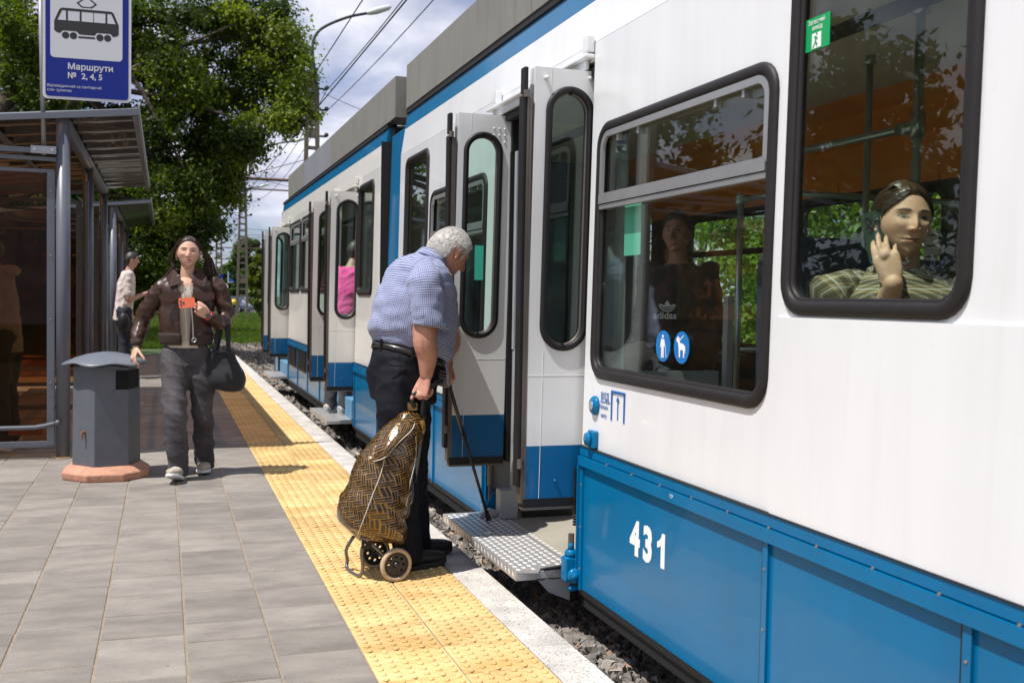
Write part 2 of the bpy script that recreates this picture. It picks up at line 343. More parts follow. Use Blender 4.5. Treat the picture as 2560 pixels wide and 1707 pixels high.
for i, (x, y, l) in enumerate(cands):
    if vis(x, y) > 1e5 and y < 3: continue
    dz = random.uniform(-.0012, .0012)
    if i < 230 and vis(x, y) < 1e5:
        o = link('paver', paver_meshes[l], None, platform, loc=(x+random.uniform(-.001, .001), y, dz)); o.rotation_euler = (random.uniform(-.003, .003), random.uniform(-.003, .003), random.uniform(-.004, .004))
    else:
        me = paver_meshes[l]; far.add([Vector(v.co)+Vector((x, y, dz)) for v in me.vertices], [tuple(p.vertices) for p in me.polygons])
tag(far.build('far_paver', M_PAVE, platform), kind='stuff')
farT = MB(); tv = [Vector(v.co) for v in tact.vertices]; tf = [tuple(p.vertices) for p in tact.polygons]
for c, (xc, y0) in enumerate(((.8575, 3.474-.31*4), (1.1635, 3.471-.307*4))):
    for i in range(70):
        y = y0+.3075*(i+.5)
        if y > END_Y-.1: break
        if y < 10: 
            o = link('tactile_tile', tact, None, platform, loc=(xc, y, .001+random.uniform(-.001, .001))); o.rotation_euler = (0, random.uniform(-.003, .003), random.uniform(-.004, .004)+(PI if random.random() < .5 else 0))
        else: farT.add([p+Vector((xc, y, .001)) for p in tv], tf)
tag(farT.build('far_tactile_tile', M_TACT, platform), kind='stuff')
# kerb of long stones, parts of the platform
y = 2.0-.35
while y < END_Y:
    l = min(random.uniform(.95, 1.05), END_Y-y)
    mb = MB(); mb.box((1.3175, y+.0025, -.45), (1.49, y+l-.0025, .002)); o = mb.build('kerb_stone', M_KERB, platform, bevel=.006, seg=1); y += l
# ballast stones (nobody could count them)
def stones(n, fx, fy, fz, smin, smax, seed=1):
    rng = np.random.default_rng(seed)
    base = np.array([(1,1,1),(-1,-1,1),(-1,1,-1),(1,-1,-1),(1.3,0,0),(-1.3,0,0),(0,1.25,0),(0,-1.25,0),(0,0,1.2),(0,0,-1.2)], float)*.62
    from itertools import combinations
    bm = bmesh.new(); [bm.verts.new(p) for p in base]; bmesh.ops.convex_hull(bm, input=bm.verts); bm.verts.ensure_lookup_table()
    bv = np.array([v.co[:] for v in bm.verts]); bf = np.array([[v.index for v in f.verts] for f in bm.faces if len(f.verts) == 3]); bm.verts.index_update(); bm.free()
    k = len(bv); V = np.empty((n, k, 3)); X = fx(rng, n); Y = fy(rng, n); S = rng.uniform(smin, smax, n)
    Z = fz(X, Y)+S*rng.uniform(-.3, .45, n)
    jit = bv[None]*rng.uniform(.65, 1.25, (n, k, 1)); ang = rng.uniform(0, 2*PI, (n, 3))
    for ax in range(3):
        c, s = np.cos(ang[:, ax])[:, None], np.sin(ang[:, ax])[:, None]; i, j = [(0, 1), (1, 2), (0, 2)][ax]
        a, b = jit[..., i].copy(), jit[..., j].copy(); jit[..., i] = a*c-b*s; jit[..., j] = a*s+b*c
    V = jit*S[:, None, None]+np.stack([X, Y, Z], 1)[:, None]
    Fc = (bf[None]+(np.arange(n)*k)[:, None, None]).reshape(-1, 3)
    me = bpy.data.meshes.new('ballast'); me.from_pydata(V.reshape(-1, 3).tolist(), [], Fc.tolist())
    tone = np.array([(.23, .205, .18), (.17, .155, .14), (.30, .26, .22), (.12, .11, .105), (.34, .21, .14), (.40, .36, .31)])[rng.choice(6, n, p=[.32, .25, .17, .13, .05, .08])]*rng.uniform(.8, 1.2, (n, 1))
    c = np.ones((n, k, 4)); c[..., :3] = tone[:, None]
    at = me.color_attributes.new('tone', 'FLOAT_COLOR', 'POINT'); at.data.foreach_set('color', c.ravel()); return me
bz = lambda X, Y: TRACK_Z+.07+.02*np.sin(X*7)*np.sin(Y*1.3)+.13*np.exp(-((X-1.62)/.30)**2)*(1+.25*np.sin(Y*2.1))
mb = MB(); xs = [1.485, 1.55, 1.62, 1.7, 1.8, 1.9, 2.05, 2.2, 2.5, 3.0]; ys = np.arange(1.0, 34, .25); mb.add([(x, y, float(bz(x, y))-.012) for y in ys for x in xs], [(i*10+j, i*10+j+1, (i+1)*10+j+1, (i+1)*10+j) for i in range(len(ys)-1) for j in range(9)]); tag(mb.build('ballast_bed', mat('gravel_dark', (.11, .10, .09), .95, noise_amt=.6, noise_scale=45, bump=1, bump_scale=60), None, smooth=True), kind='structure')
tag(link('track_ballast', stones(9500, lambda r, n: r.uniform(1.5, 2.5, n), lambda r, n: r.uniform(2.4, 9, n), bz, .018, .036), M_BALL), kind='stuff')
tag(link('far_ballast', stones(9000, lambda r, n: r.uniform(1.45, 3.9, n), lambda r, n: 9+26*r.random(n)**1.3, bz, .022, .05, 2), M_BALL), kind='stuff')
# a few leaves and weeds on the ballast
mb = MB()
for k in range(70):
    x, y = random.uniform(1.5, 1.8), random.uniform(2.6, 9); a = random.random()*6.28; s = random.uniform(.008, .016)
    c, q = math.cos(a)*s, math.sin(a)*s; z = TRACK_Z+.125+random.random()*.02
    mb.add([(x-c, y-q, z), (x+q*.5, y-c*.5, z+.006), (x+c, y+q, z), (x-q*.5, y+c*.5, z+.002)], [(0, 1, 2, 3)])
tag(mb.build('fallen_leaves', mat('dry_leaf', (.42, .30, .06), .7), None), kind='stuff')
# rails
rail_prof = [(-.035, 0), (.035, 0), (.035, .035), (.01, .05), (.01, -.09), (-.01, -.09), (-.01, .05)]
for i, x in enumerate((2.33, 3.33, 5.7, 6.7)):
    mb = MB(); mb.box((x-.035, -3, -.335), (x+.035, 36, -.30)); mb.box((x-.009, -3, -.44), (x+.009, 36, -.335))
    tag(mb.build('rail', M_STEEL, None), kind='structure')
# grass covered track and verge beyond the platform
def grass(name, n, x0, x1, y0, y1, h, z, cols, seed, wid=.02):
    r = np.random.default_rng(seed); X = r.uniform(x0, x1, n); Y = y0+(y1-y0)*r.random(n)**1.8; H = r.uniform(.5, 1.3, n)*h; a = r.uniform(0, PI, n); ln = r.uniform(-.4, .4, (n, 2))*H[:, None]
    w = wid*(1+(Y-y0)/30); dx, dy = np.cos(a)*w, np.sin(a)*w
    V = np.stack([np.stack([X-dx, Y-dy, np.full(n, z)], 1), np.stack([X+dx, Y+dy, np.full(n, z)], 1), np.stack([X+ln[:, 0], Y+ln[:, 1], z+H], 1)], 1)
    me = bpy.data.meshes.new(name); me.from_pydata(V.reshape(-1, 3).tolist(), [], np.arange(3*n).reshape(-1, 3).tolist())
    c = np.ones((n, 3, 4)); c[..., :3] = (np.array(cols)[r.integers(0, len(cols), n)]*r.uniform(.75, 1.2, (n, 1)))[:, None]
    at = me.color_attributes.new('tone', 'FLOAT_COLOR', 'POINT'); at.data.foreach_set('color', c.ravel())
    return tag(link(name, me, leafy('grass_blade')), kind='stuff')
def leafy(name, attr='tone', tr=.45):
    if name in MATS: return MATS[name]
    m = bpy.data.materials.new(name); m.use_nodes = True; nt = m.node_tree; N = nt.nodes.new; L = nt.links.new; nt.nodes.clear()
    out = N('ShaderNodeOutputMaterial'); a = N('ShaderNodeAttribute'); a.attribute_name = attr
    d = N('ShaderNodeBsdfPrincipled'); d.inputs['Roughness'].default_value = .45; d.inputs['Specular IOR Level'].default_value = .4; L(a.outputs['Color'], d.inputs['Base Color'])
    t = N('ShaderNodeBsdfTranslucent'); hs = N('ShaderNodeMix'); hs.data_type = 'RGBA'; hs.blend_type = 'MULTIPLY'; hs.inputs[0].default_value = 1; hs.inputs[7].default_value = (1.5, 1.45, .35, 1); L(a.outputs['Color'], hs.inputs[6]); L(hs.outputs[2], t.inputs[0])
    mx = N('ShaderNodeMixShader'); mx.inputs[0].default_value = tr; L(d.outputs[0], mx.inputs[1]); L(t.outputs[0], mx.inputs[2]); L(mx.outputs[0], out.inputs[0]); MATS[name] = m; return m
GR = [(.10, .17, .02), (.075, .135, .02), (.14, .20, .03), (.06, .11, .018)]
grass('verge_grass', 60000, -1, 9, 33.5, 95, .14, TRACK_Z-.03, GR, 5, .022)
grass('side_grass', 16000, -14, -1, 25, 70, .2, TRACK_Z-.03, GR, 6, .03)
# ------------------------------------------------------------------ trees
M_LEAF = leafy('leaf'); M_BARK = mat('bark', (.075, .058, .045), .95, noise_amt=.4, noise_scale=9, bump=.6, bump_scale=14, stretch=(1, 1, .25))
M_CONE = leafy('needle', tr=.12)
def leaf_cloud(name, centers, radii, n, size, cols, seed, m, flat=1., droop=.0, elong=1.6):
    """leaf sized faces spread through clumps; centers (k,3), radii (k,)"""
    r = np.random.default_rng(seed); C = np.array(centers, float); K = len(C); Rr = np.array(radii, float)
    p = Rr**2/np.sum(Rr**2); idx = r.choice(K, n, p=p)
    d = r.normal(size=(n, 3)); d /= np.linalg.norm(d, axis=1)[:, None]; rad = Rr[idx]*np.minimum(1.75, np.abs(r.normal(size=n))*.72+.12)
    P = C[idx]+d*rad[:, None]*np.array([1, 1, .78*flat])
    nrm = d*.6+r.normal(size=(n, 3))*.55+np.array([0, 0, .35]); nrm /= np.linalg.norm(nrm, axis=1)[:, None]
    t = np.cross(nrm, r.normal(size=(n, 3))); t /= np.linalg.norm(t, axis=1)[:, None]; b = np.cross(nrm, t)
    s = size*r.uniform(.6, 1.35, n)[:, None]; t = t*s*elong/2; b = b*s/2; t[:, 2] -= droop*s[:, 0]
    V = np.stack([P-t, P+b*.9-t*.1, P+t, P-b*.9-t*.1], 1)
    me = bpy.data.meshes.new(name); me.vertices.add(4*n); me.vertices.foreach_set('co', V.ravel()); me.loops.add(4*n); me.loops.foreach_set('vertex_index', np.arange(4*n)); me.polygons.add(n); me.polygons.foreach_set('loop_start', np.arange(0, 4*n, 4)); me.update()
    kc = np.array(cols)[r.integers(0, len(cols), K)]*r.uniform(.8, 1.25, (K, 1)); c = np.ones((n, 4, 4)); c[..., :3] = (kc[idx]*r.uniform(.7, 1.3, (n, 1)))[:, None]
    at = me.color_attributes.new('tone', 'FLOAT_COLOR', 'POINT'); at.data.foreach_set('color', c.ravel()); me.materials.append(m); return me
def clumps(cx, cy, cz, rx, ry, rz, k, r0, r1, seed, top=None):
    r = np.random.default_rng(seed); C = []; Rr = []
    while len(C) < k:
        d = r.normal(size=3); d /= np.linalg.norm(d); q = r.random()**.35
        p = np.array([cx, cy, cz])+d*q*np.array([rx, ry, rz])
        C.append(p); Rr.append(r.uniform(r0, r1)*(1.15-.45*q))
    return C, Rr
def tree(x, y, h, crown, label, cols, seed, n=20000, size=.14, k=60, cr=(.5, 1.1), trunk_r=.2, name='leafy_tree', cat='tree', group=None, limbs=7, zb=TRACK_Z-.03):
    t = thing(name, label, cat, group, (x, y, zb)); r = random.Random(seed)
    (cx, cy, cz, rx, ry, rz) = crown
    mb = MB(); lean = [Vector((0, 0, 0)), Vector((r.uniform(-.1, .1), r.uniform(-.1, .1), h*.3)), Vector((cx*.4, cy*.4, h*.6)), Vector((cx*.6, cy*.6, h*.85))]
    mb.tube(catmull(lean, 5), [trunk_r*(1-.8*i/15) for i in range(16)], 9)
    C, Rr = clumps(cx, cy, cz, rx, ry, rz, k, cr[0], cr[1], seed)
    for q in range(limbs):
        tgt = Vector(C[r.randrange(len(C))]); s = catmull(lean, 5)[r.randrange(5, 14)]; mid = s.lerp(tgt, .5)+Vector((0, 0, .25)); mb.tube(catmull([s, mid, tgt], 4), [trunk_r*.38*(1-.8*i/8) for i in range(9)], 6)
    mb.build('trunk', M_BARK, t, smooth=True)
    link('crown', leaf_cloud('crown', C, Rr, n, size, cols, seed, M_LEAF, droop=.15), None, t); return t
LIME = [(.070, .115, .012), (.095, .145, .013), (.048, .080, .010), (.15, .205, .020), (.034, .058, .008)]
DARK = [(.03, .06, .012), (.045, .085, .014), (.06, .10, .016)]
# the big lime tree behind the shelter: crown reaches from the left edge to the lamp pole
big = thing('leafy_tree', 'big broad dark green tree towering behind the tram stop shelters', 'tree', None, (-5.2, 25, TRACK_Z-.03))
def pxc(px, py, Y): return PY(px, py, Y)
CB = []; RB = []
rr = random.Random(3)
outline = [(30, 60, 26), (120, 120, 26), (240, 60, 26), (60, 235, 25), (130, 260, 26), (180, 180, 26), (330, 40, 25), (430, 60, 25), (520, 40, 26), (600, 40, 26), (660, 60, 26), (700, 95, 25.5), (400, 160, 25), (500, 170, 25), (600, 160, 26), (690, 175, 26), (735, 205, 25.5),
 (420, 260, 25), (520, 270, 26), (610, 270, 26), (690, 262, 26), (735, 275, 25.5), (400, 350, 25), (480, 360, 26), (560, 350, 26), (620, 345, 25.5), (400, 440, 25), (470, 450, 26), (530, 445, 26), (572, 415, 26), (410, 530, 25), (470, 540, 26), (510, 520, 26), (380, 600, 25.5), (440, 610, 26), (490, 585, 26), (350, 300, 27), (300, 200, 27), (250, 140, 27), (330, 120, 27), (200, 20, 27), (380, -60, 26), (500, -60, 26), (620, -50, 26), (150, -70, 26), (0, -20, 26), (300, -160, 26), (450, -200, 27), (600, -150, 27), (60, 130, 27), (20, 150, 27), (10, 20, 26), (340, 560, 27), (300, 480, 27), (360, 440, 27), (420, 680, 27), (470, 660, 27), (360, 690, 27)]
for (px, py, Y) in outline:
    for q in range(7):
        c = pxc(px+rr.gauss(0, 30), py+rr.gauss(0, 30), Y+rr.uniform(-1.6, 2.2)); CB.append(c-Vector((-5.2, 25, TRACK_Z-.03))); RB.append(rr.uniform(.22, .52))
for (px, py, Y) in [(745, 130, 25.5), (755, 225, 25.5), (772, 285, 25), (790, 292, 25), (725, 310, 25.5), (650, 330, 25.5), (600, 400, 26), (592, 440, 26), (545, 500, 26), (700, 40, 26), (735, 70, 25.5), (640, 210, 25), (25, 205, 25), (8, 175, 25), (690, 320, 25), (560, 470, 26), (60, 280, 26), (110, 310, 26), (740, 175, 26), (765, 150, 25), (520, 560, 26), (540, 540, 26)]:
    for q in range(2): CB.append(pxc(px+rr.gauss(0, 8), py+rr.gauss(0, 8), Y+rr.uniform(-.4, .4))-Vector((-5.2, 25, TRACK_Z-.03))); RB.append(rr.uniform(.10, .24))
link('crown', leaf_cloud('crown', CB, RB, 230000, .064, LIME, 11, M_LEAF, droop=.2), None, big)
mb = MB(); st = [Vector((0, 0, 0)), Vector((.3, 0, 2)), Vector((1.2, .5, 4.5)), Vector((2.4, .8, 7)), Vector((3.4, 1, 9.5))]; mb.tube(catmull(st, 5), [.34*(1-.7*i/20) for i in range(21)], 10)
for q in range(26):
    s = catmull(st, 5)[rr.randrange(6, 19)]; tg = Vector(CB[rr.randrange(len(CB))]); mb.tube(catmull([s, s.lerp(tg, .5)+Vector((0, 0, .4)), tg], 4), [.10*(1-.8*i/8) for i in range(9)], 6)
mb.build('trunk', M_BARK, big, smooth=True)
# understorey and trees further along on the left
YG = [(.16, .24, .02), (.11, .19, .02), (.20, .27, .03), (.07, .12, .015)]
tree(-2.6, 30, 3.2, (0, 0, 1.9, 2.6, 1.6, 1.6), 'yellow green bush lit by sun behind the standing man in white', YG, 21, 15000, .10, 60, (.25, .5), .05, 'bush', 'bush')
tree(-7.5, 27, 3.0, (0, 0, 1.7, 3.6, 1.6, 1.7), 'dark bush low behind the nearer shelter at the left edge', DARK, 22, 16000, .12, 60, (.4, .8), .06, 'bush', 'bush')
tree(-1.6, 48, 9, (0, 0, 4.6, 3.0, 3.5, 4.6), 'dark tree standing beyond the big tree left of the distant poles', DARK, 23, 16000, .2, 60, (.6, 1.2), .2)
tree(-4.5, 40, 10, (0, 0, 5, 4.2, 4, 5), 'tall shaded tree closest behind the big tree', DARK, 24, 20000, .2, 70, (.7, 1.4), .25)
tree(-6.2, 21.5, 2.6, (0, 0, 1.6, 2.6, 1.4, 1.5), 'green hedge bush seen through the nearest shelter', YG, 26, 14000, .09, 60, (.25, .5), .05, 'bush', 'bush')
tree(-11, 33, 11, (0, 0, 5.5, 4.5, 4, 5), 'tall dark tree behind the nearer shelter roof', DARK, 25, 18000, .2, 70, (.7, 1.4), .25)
# distant trees right of the second pole
def far_tree(px, ptop, pbase, depth_y, wpx, label, cols, seed, n=9000, group=None):
    b = PY(px, pbase, depth_y); t = PY(px, ptop, depth_y); h = t.z-(TRACK_Z-.03); w = abs(PY(px+wpx, ptop, depth_y).x-PY(px, ptop, depth_y).x)/2
    return tree(b.x, depth_y, h, (0, 0, h*.55, w, w, h*.47), label, cols, seed, n, depth_y*.0032, 55, (w*.22, w*.42), .02*h, group=group, limbs=4)
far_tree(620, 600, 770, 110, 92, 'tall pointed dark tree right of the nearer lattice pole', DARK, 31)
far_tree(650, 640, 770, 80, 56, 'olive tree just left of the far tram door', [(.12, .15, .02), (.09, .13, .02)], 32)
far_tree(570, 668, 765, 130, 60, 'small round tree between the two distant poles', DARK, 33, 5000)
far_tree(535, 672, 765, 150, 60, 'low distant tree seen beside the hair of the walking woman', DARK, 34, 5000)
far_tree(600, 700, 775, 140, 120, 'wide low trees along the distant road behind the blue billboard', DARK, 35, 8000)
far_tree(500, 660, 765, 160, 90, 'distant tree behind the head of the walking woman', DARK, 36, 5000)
# trees on the far side of the tram, seen through its windows, and left of the platform, seen as reflections
for i, (x, y, h, w, lab) in enumerate([(9.6, 6.2, 6, 2.8, 'tree behind the seated window passenger on the far side of the tram'), (10.6, 10.5, 6.5, 3, 'tree seen through the window with the two blue discs'), (12, 16, 7, 3.2, 'tree seen through the near open door on the far side'), (14.5, 22, 8, 3.6, 'tree behind the joint of the tram on its far side'), (17, 31, 8, 4, 'tree seen through the middle door windows'), (8.8, 2.6, 6, 2.4, 'tree on the far side of the tram beyond the right frame edge')]):
    tree(x, y, h, (0, 0, h*.5, w, w, h*.52), lab, [(.12, .22, .025), (.17, .28, .03), (.07, .13, .015)], 40+i, 26000, .085, 70, (.5, .9), .14)
def conifer(x, y, h, w, label, seed):
    t = thing('conifer', label, 'tree', None, (x, y, TRACK_Z)); r = random.Random(seed); C = []; Rr = []; mb = MB(); mb.tube([(0, 0, 0), (0, 0, h)], [.16, .02], 8)
    for k in range(150):
        z = .8+(h-1)*r.random(); q = w*(1-z/h)**.8*r.uniform(.3, 1); a = r.random()*6.28; C.append((q*math.cos(a), q*math.sin(a), z-.15*q)); Rr.append(.25+.25*(1-z/h))
        if k % 4 == 0: mb.tube([(0, 0, z), C[-1]], [.03, .01], 5)
    mb.build('trunk', M_BARK, t, smooth=True); link('crown', leaf_cloud('crown', C, Rr, 14000, .10, [(.02, .045, .012), (.03, .06, .02)], seed, M_CONE, flat=.6, elong=2.5), None, t)
conifer(-11.5, 13.5, 10.5, 2.4, 'spruce left of the platform seen mirrored in the tram window', 51)
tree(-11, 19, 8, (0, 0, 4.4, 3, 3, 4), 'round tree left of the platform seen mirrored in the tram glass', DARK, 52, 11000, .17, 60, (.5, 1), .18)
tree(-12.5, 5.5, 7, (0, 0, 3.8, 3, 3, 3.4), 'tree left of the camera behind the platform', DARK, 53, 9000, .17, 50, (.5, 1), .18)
# ------------------------------------------------------------------ tram
M_WHITE = mat('tram_white', (.775, .785, .80), .30, grime=.16, gcol=(.45, .43, .40), coat=.45, noise_amt=.045, noise_scale=5, stretch=(1, 1, .18), bump=.015, bump_scale=2.2)
M_WHITE2 = mat('door_white', (.73, .745, .75), .35, grime=.22, gcol=(.35, .34, .32), coat=.25, noise_amt=.03, noise_scale=4)
M_CREAM = mat('aged_white', (.74, .725, .68), .35, grime=.22, gcol=(.38, .35, .30), coat=.35, noise_amt=.04, noise_scale=4)
M_BLUE = mat('tram_blue', (.0, .138, .315), .28, grime=.22, gcol=(.03, .10, .16), spec=.2, coat=.22, noise_amt=.10, noise_scale=5, stretch=(1, 1, .25), bump=.05, bump_scale=1.7)
M_BLUED = mat('door_blue', (.0, .105, .28), .35, coat=.3, noise_amt=.05, noise_scale=5)  # darker than the body blue: the leaves' weaker sunlight is put into the colour
M_RUB = mat('black_rubber', (.012, .011, .012), .5, spec=.35, noise_amt=.15, noise_scale=25)
M_RUBB = mat('brown_rubber', (.017, .0145, .0145), .55, spec=.35, noise_amt=.2, noise_scale=25)
M_ALU = mat('aluminium', (.52, .52, .53), .38, metal=.75, noise_amt=.08, noise_scale=12)
M_BALU = mat('bronze_aluminium', (.16, .135, .12), .42, metal=.6, noise_amt=.15, noise_scale=18, stretch=(1, 1, .2))
M_FAIR = mat('roof_fairing_grey', (.215, .210, .185), .62, grime=.5, gcol=(.09, .085, .07), noise_amt=.12, noise_scale=2.2, bump=.03, bump_scale=5)
M_FAIR2 = mat('roof_fairing_bluegrey', (.235, .245, .270), .55, noise_amt=.10, noise_scale=2.5)
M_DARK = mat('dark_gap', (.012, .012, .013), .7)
M_GREYP = mat('grey_paint', (.33, .35, .36), .5, noise_amt=.08, noise_scale=10)
M_FLOOR = mat('step_floor_lino', (.36, .33, .27), .7, noise_amt=.12, noise_scale=6)
M_GLASS = glass('tram_glass', (.92, .965, .93), .030, haze=.015)
M_GLASSD = glass('door_glass', (.78, .90, .85), .035, haze=.01)
M_ORANGE = mat('orange_panel', (.95, .29, .015), .45, coat=.2)
M_CEIL = mat('interior_cream', (.72, .68, .56), .6)
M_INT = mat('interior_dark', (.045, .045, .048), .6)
M_PIPE = mat('handrail_steel', (.40, .46, .45), .28, metal=.7)
M_SCREW = mat('brass_screw', (.45, .30, .20), .45, metal=.6)
M_MINT = mat('mint_sticker', (.05, .52, .36), .5); M_BLUEINK = mat('blue_print', (.0, .11, .37), .5); M_WHITEINK = mat('white_print', (.86, .86, .86), .45)
M_BLACKINK = mat('black_print', (.02, .02, .02), .5)
def bx(z):
    if z < .70: return 1.69
    if z < 2.40: return 1.69+(z-.70)*.01396
    return 1.7137+(z-2.40)*.15
def side(th, off=0.): return lambda u, v, w: (bx(v)+th/2-w-off, u, v)
def rpath(y0, y1, z0, z1, r, off=0., n=6): return [Vector((bx(z)-off, y, z)) for (y, z) in rrect((y0+y1)/2, (z0+z1)/2, y1-y0, z1-z0, r, n)]
GP = lambda w, h: [(-w/2, -.004), (w/2, -.004), (w/2, h*.55), (w*.22, h), (-w*.22, h), (-w/2, h*.55)]
tram = thing('tram', 'blue and white articulated tram standing with its doors folded open along the platform', 'tram')
# window helper: outline given as the OUTER edge of the rubber
def hole(y0, y1, z0, z1, r, gw=.045): return rrect((y0+y1)/2, (z0+z1)/2, y1-y0-gw*.7, z1-z0-gw*.7, r-gw*.3)
def window(y0, y1, z0, z1, r, bar=None, gw=.042, m=None, label=None, gm=None):
    mb = MB(); mb.sweep(rpath(y0+gw/2, y1-gw/2, z0+gw/2, z1-gw/2, r-gw/2), GP(gw, .016), (-1, 0, 0), closed=True)
    # inner lip groove
    mb.sweep(rpath(y0+gw*1.02, y1-gw*1.02, z0+gw*1.02, z1-gw*1.02, max(.02, r-gw)), [(-.007, -.02), (.007, -.02), (.007, .004), (-.007, .004)], (-1, 0, 0), closed=True)
    w = mb.build('window', m or M_RUBB, tram, smooth=False, auto=True)
    g = panel('pane', [rrect((y0+y1)/2, (z0+z1)/2, y1-y0-gw, z1-z0-gw, max(.03, r-gw/2))], .006, side(.006, -.012), gm or M_GLASS, w)
    if bar:
        a = MB()
        pr = [(-.012, 0), (.012, 0), (.012, .012), (-.012, .012)]
        a.sweep(rpath(y0+gw+.008, y1-gw-.008, bar, z1-gw-.008, (.004, .004, r-gw, r-gw)), pr, (-1, 0, 0), closed=True)
        a.box((bx(bar)-.016, y0+gw, bar-.030), (bx(bar)+.01, y1-gw, bar+.006))
        a.box((bx(bar)-.012, y0+gw, bar-.052), (bx(bar)+.01, y1-gw, bar-.034))
        for q in (.15, .28, .72, .86): yy = y0+(y1-y0)*q; a.box((bx(z1)-.005, yy-.008, z1-gw-.045), (bx(z1)+.012, yy+.008, z1-gw-.02))
        a.build('sash', M_ALU, w)
    return w
WA = [(1.865, 2.612, 1.288, 2.345, .10, None), (2.668, 4.0, 1.0, 2.045, .10, 1.745)]
WB = [(5.56, 6.85, 1.0, 2.03, .10, 1.745), (6.935, 7.64, 1.30, 2.345, .085, None), (.1, 1.42, 1.0, 2.045, .1, 1.745)]
WC = [(8.88, 9.60, 1.33, 2.335, .085, None), (11.1, 12.45, 1.36, 2.33, .085, 2.07), (12.6, 13.80, 1.36, 2.33, .085, 2.07), (13.92, 15.06, 1.36, 2.33, .085, 2.07)]
DOORS = [(4.078, 5.44), (9.66, 10.98), (15.12, 16.42)]
def body(name, y0, y1, doors, wins, m, zt=2.40):
    out = [(y0, .70)]
    for a, b in doors: out += [(a, .70), (a, 2.325), (b, 2.325), (b, .70)]
    out += [(y1, .70), (y1, zt), (y0, zt)]
    return panel(name, [out]+[hole(*w[:5]) for w in wins], .035, side(.035), m, tram)
body('side_panel', -1.5, 7.86, [DOORS[0]], WA+WB, M_WHITE); body('side_panel', 8.56, 16.5, DOORS[1:], WC, M_CREAM)
for w in WA+WB+WC: window(w[0], w[1], w[2], w[3], w[4], w[5])
def strip(name, y0, y1, z0, z1, th, m, off=0., parent=tram, bevel=0): 
    return panel(name, [[(y0, z0), (y1, z0), (y1, z1), (y0, z1)]], th, side(th, off), m, parent, bevel=bevel)
for (a, b, mw) in ((-1.5, 7.86, M_WHITE), (8.56, 16.5, M_CREAM)):
    strip('cant_panel', a, b, 2.402, 2.600, .03, mw); strip('roof_stripe', a, b, 2.602, 2.715, .03, M_BLUE, -.0)
    mb = MB(); mb.box((1.7485, a, 2.7165), (1.83, b, 2.7505)); mb.build('gutter', M_DARK, tram)  # near-black gutter, widened to keep the sunlit gap under the fairing dark
# ledge under the raised driver-side windows, swaging of the near body side
mb = MB(); v, f = fill2d([rrect(.55, .995, 4.16, .575, .012, 3)], .014); mb.add([(bx(p[1])-.001-p[2], p[0], p[1]) for p in v], f); mb.build('belt_panel', M_WHITE, tram, bevel=.006)
# belt rails and skirts
def belt(y0, y1):
    strip('belt_rail', y0, y1, .668, .703, .03, M_BLUE, .010, bevel=.004); strip('belt_rail', y0, y1, .624, .664, .03, M_BLUE, .020, bevel=.008)
    mb = MB(); mb.box((1.676, y0, .7045), (1.69, y1, .7085)); mb.build('belt_seal', M_DARK, tram)
    n = int((y1-y0)/.235)
    mb = MB()
    for i in range(n): mb.cyl((1.679, y0+.12+i*.235, .6665), (1.6745, y0+.12+i*.235, .6665), .0042, 8)
    mb.build('screw', M_SCREW, tram)
def skirt(y0, y1, z0=.095, joints=(), zt=.622):
    ys = [y0]+list(joints)+[y1]
    for a, b in zip(ys[:-1], ys[1:]): strip('skirt_panel', a+.012, b-.012, z0, zt, .02, M_BLUE, bevel=.004)
    for j in ys:
        strip('skirt_post', j-.030, j-.003, z0-.005, zt, .02, M_BLUE, .010, bevel=.003); strip('post_seal', j-.003, j+.009, z0, zt, .02, M_DARK, .004)
        mb = MB()
        for z in (.18, .36, .54): mb.cyl((1.681, j-.017, z), (1.6775, j-.017, z), .004, 8)
        mb.build('screw', M_SCREW, tram)
    mb = MB(); mb.box((1.688, y0, z0-.024), (1.72, y1, z0-.003)); mb.build('skirt_edge', M_RUBB, tram)
belt(-1.5, 4.075); skirt(-1.5, 4.075, joints=(.2, 1.03, 1.84, 2.652))
belt(5.45, 7.86); skirt(5.45, 7.86, .11, joints=(6.65,)); belt(8.56, 9.65); skirt(8.56, 9.65, .11)
belt(11.0, 15.1); skirt(11.0, 15.1, .12, joints=(11.95, 13.0, 14.0)); belt(16.43, 17.2); skirt(16.43, 17.0, .12)
for (a, b) in ((14.12, 14.98), (13.10, 13.9)): 
    mb = MB()
    for i in range(11): z = .68-.014*i if False else .60-.022*i; mb.box((1.672, a+.03, z), (1.69, b-.03, z+.012))
    mb.box((1.680, a, .35), (1.6895, b, .615)); mb.build('vent_grille', M_RUBB, tram)
# car ends, joint, inner dark body
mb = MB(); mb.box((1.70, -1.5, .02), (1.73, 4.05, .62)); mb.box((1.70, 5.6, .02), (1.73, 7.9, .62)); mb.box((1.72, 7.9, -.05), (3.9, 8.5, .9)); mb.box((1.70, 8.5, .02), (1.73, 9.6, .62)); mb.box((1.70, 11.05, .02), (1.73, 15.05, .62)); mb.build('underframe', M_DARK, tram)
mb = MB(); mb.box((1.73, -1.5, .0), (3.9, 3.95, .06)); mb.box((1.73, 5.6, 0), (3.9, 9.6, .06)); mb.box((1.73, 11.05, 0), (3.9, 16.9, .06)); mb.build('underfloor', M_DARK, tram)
for y in (2.2, .4, 7.0, 9.3, 13.3, 14.9):
    mb = MB()
    for x in (2.24, 3.28): mb.cyl((x, y, -.02), (x+.12, y, -.02), .29, 24)
    mb.cyl((2.24, y, -.02), (3.4, y, -.02), .06, 10); mb.build('wheel', M_RUST, tram)
ep = MB()
for (a, b) in ((7.864, 8.40),): v, f = fill2d([[(a, .12), (b, .12), (b, 2.62), (a, 2.62)]], .03); ep.add([(bx(p[1])+.012-p[2]*.5+(p[0]-a)*.012, p[0], p[1]) for p in v], f)
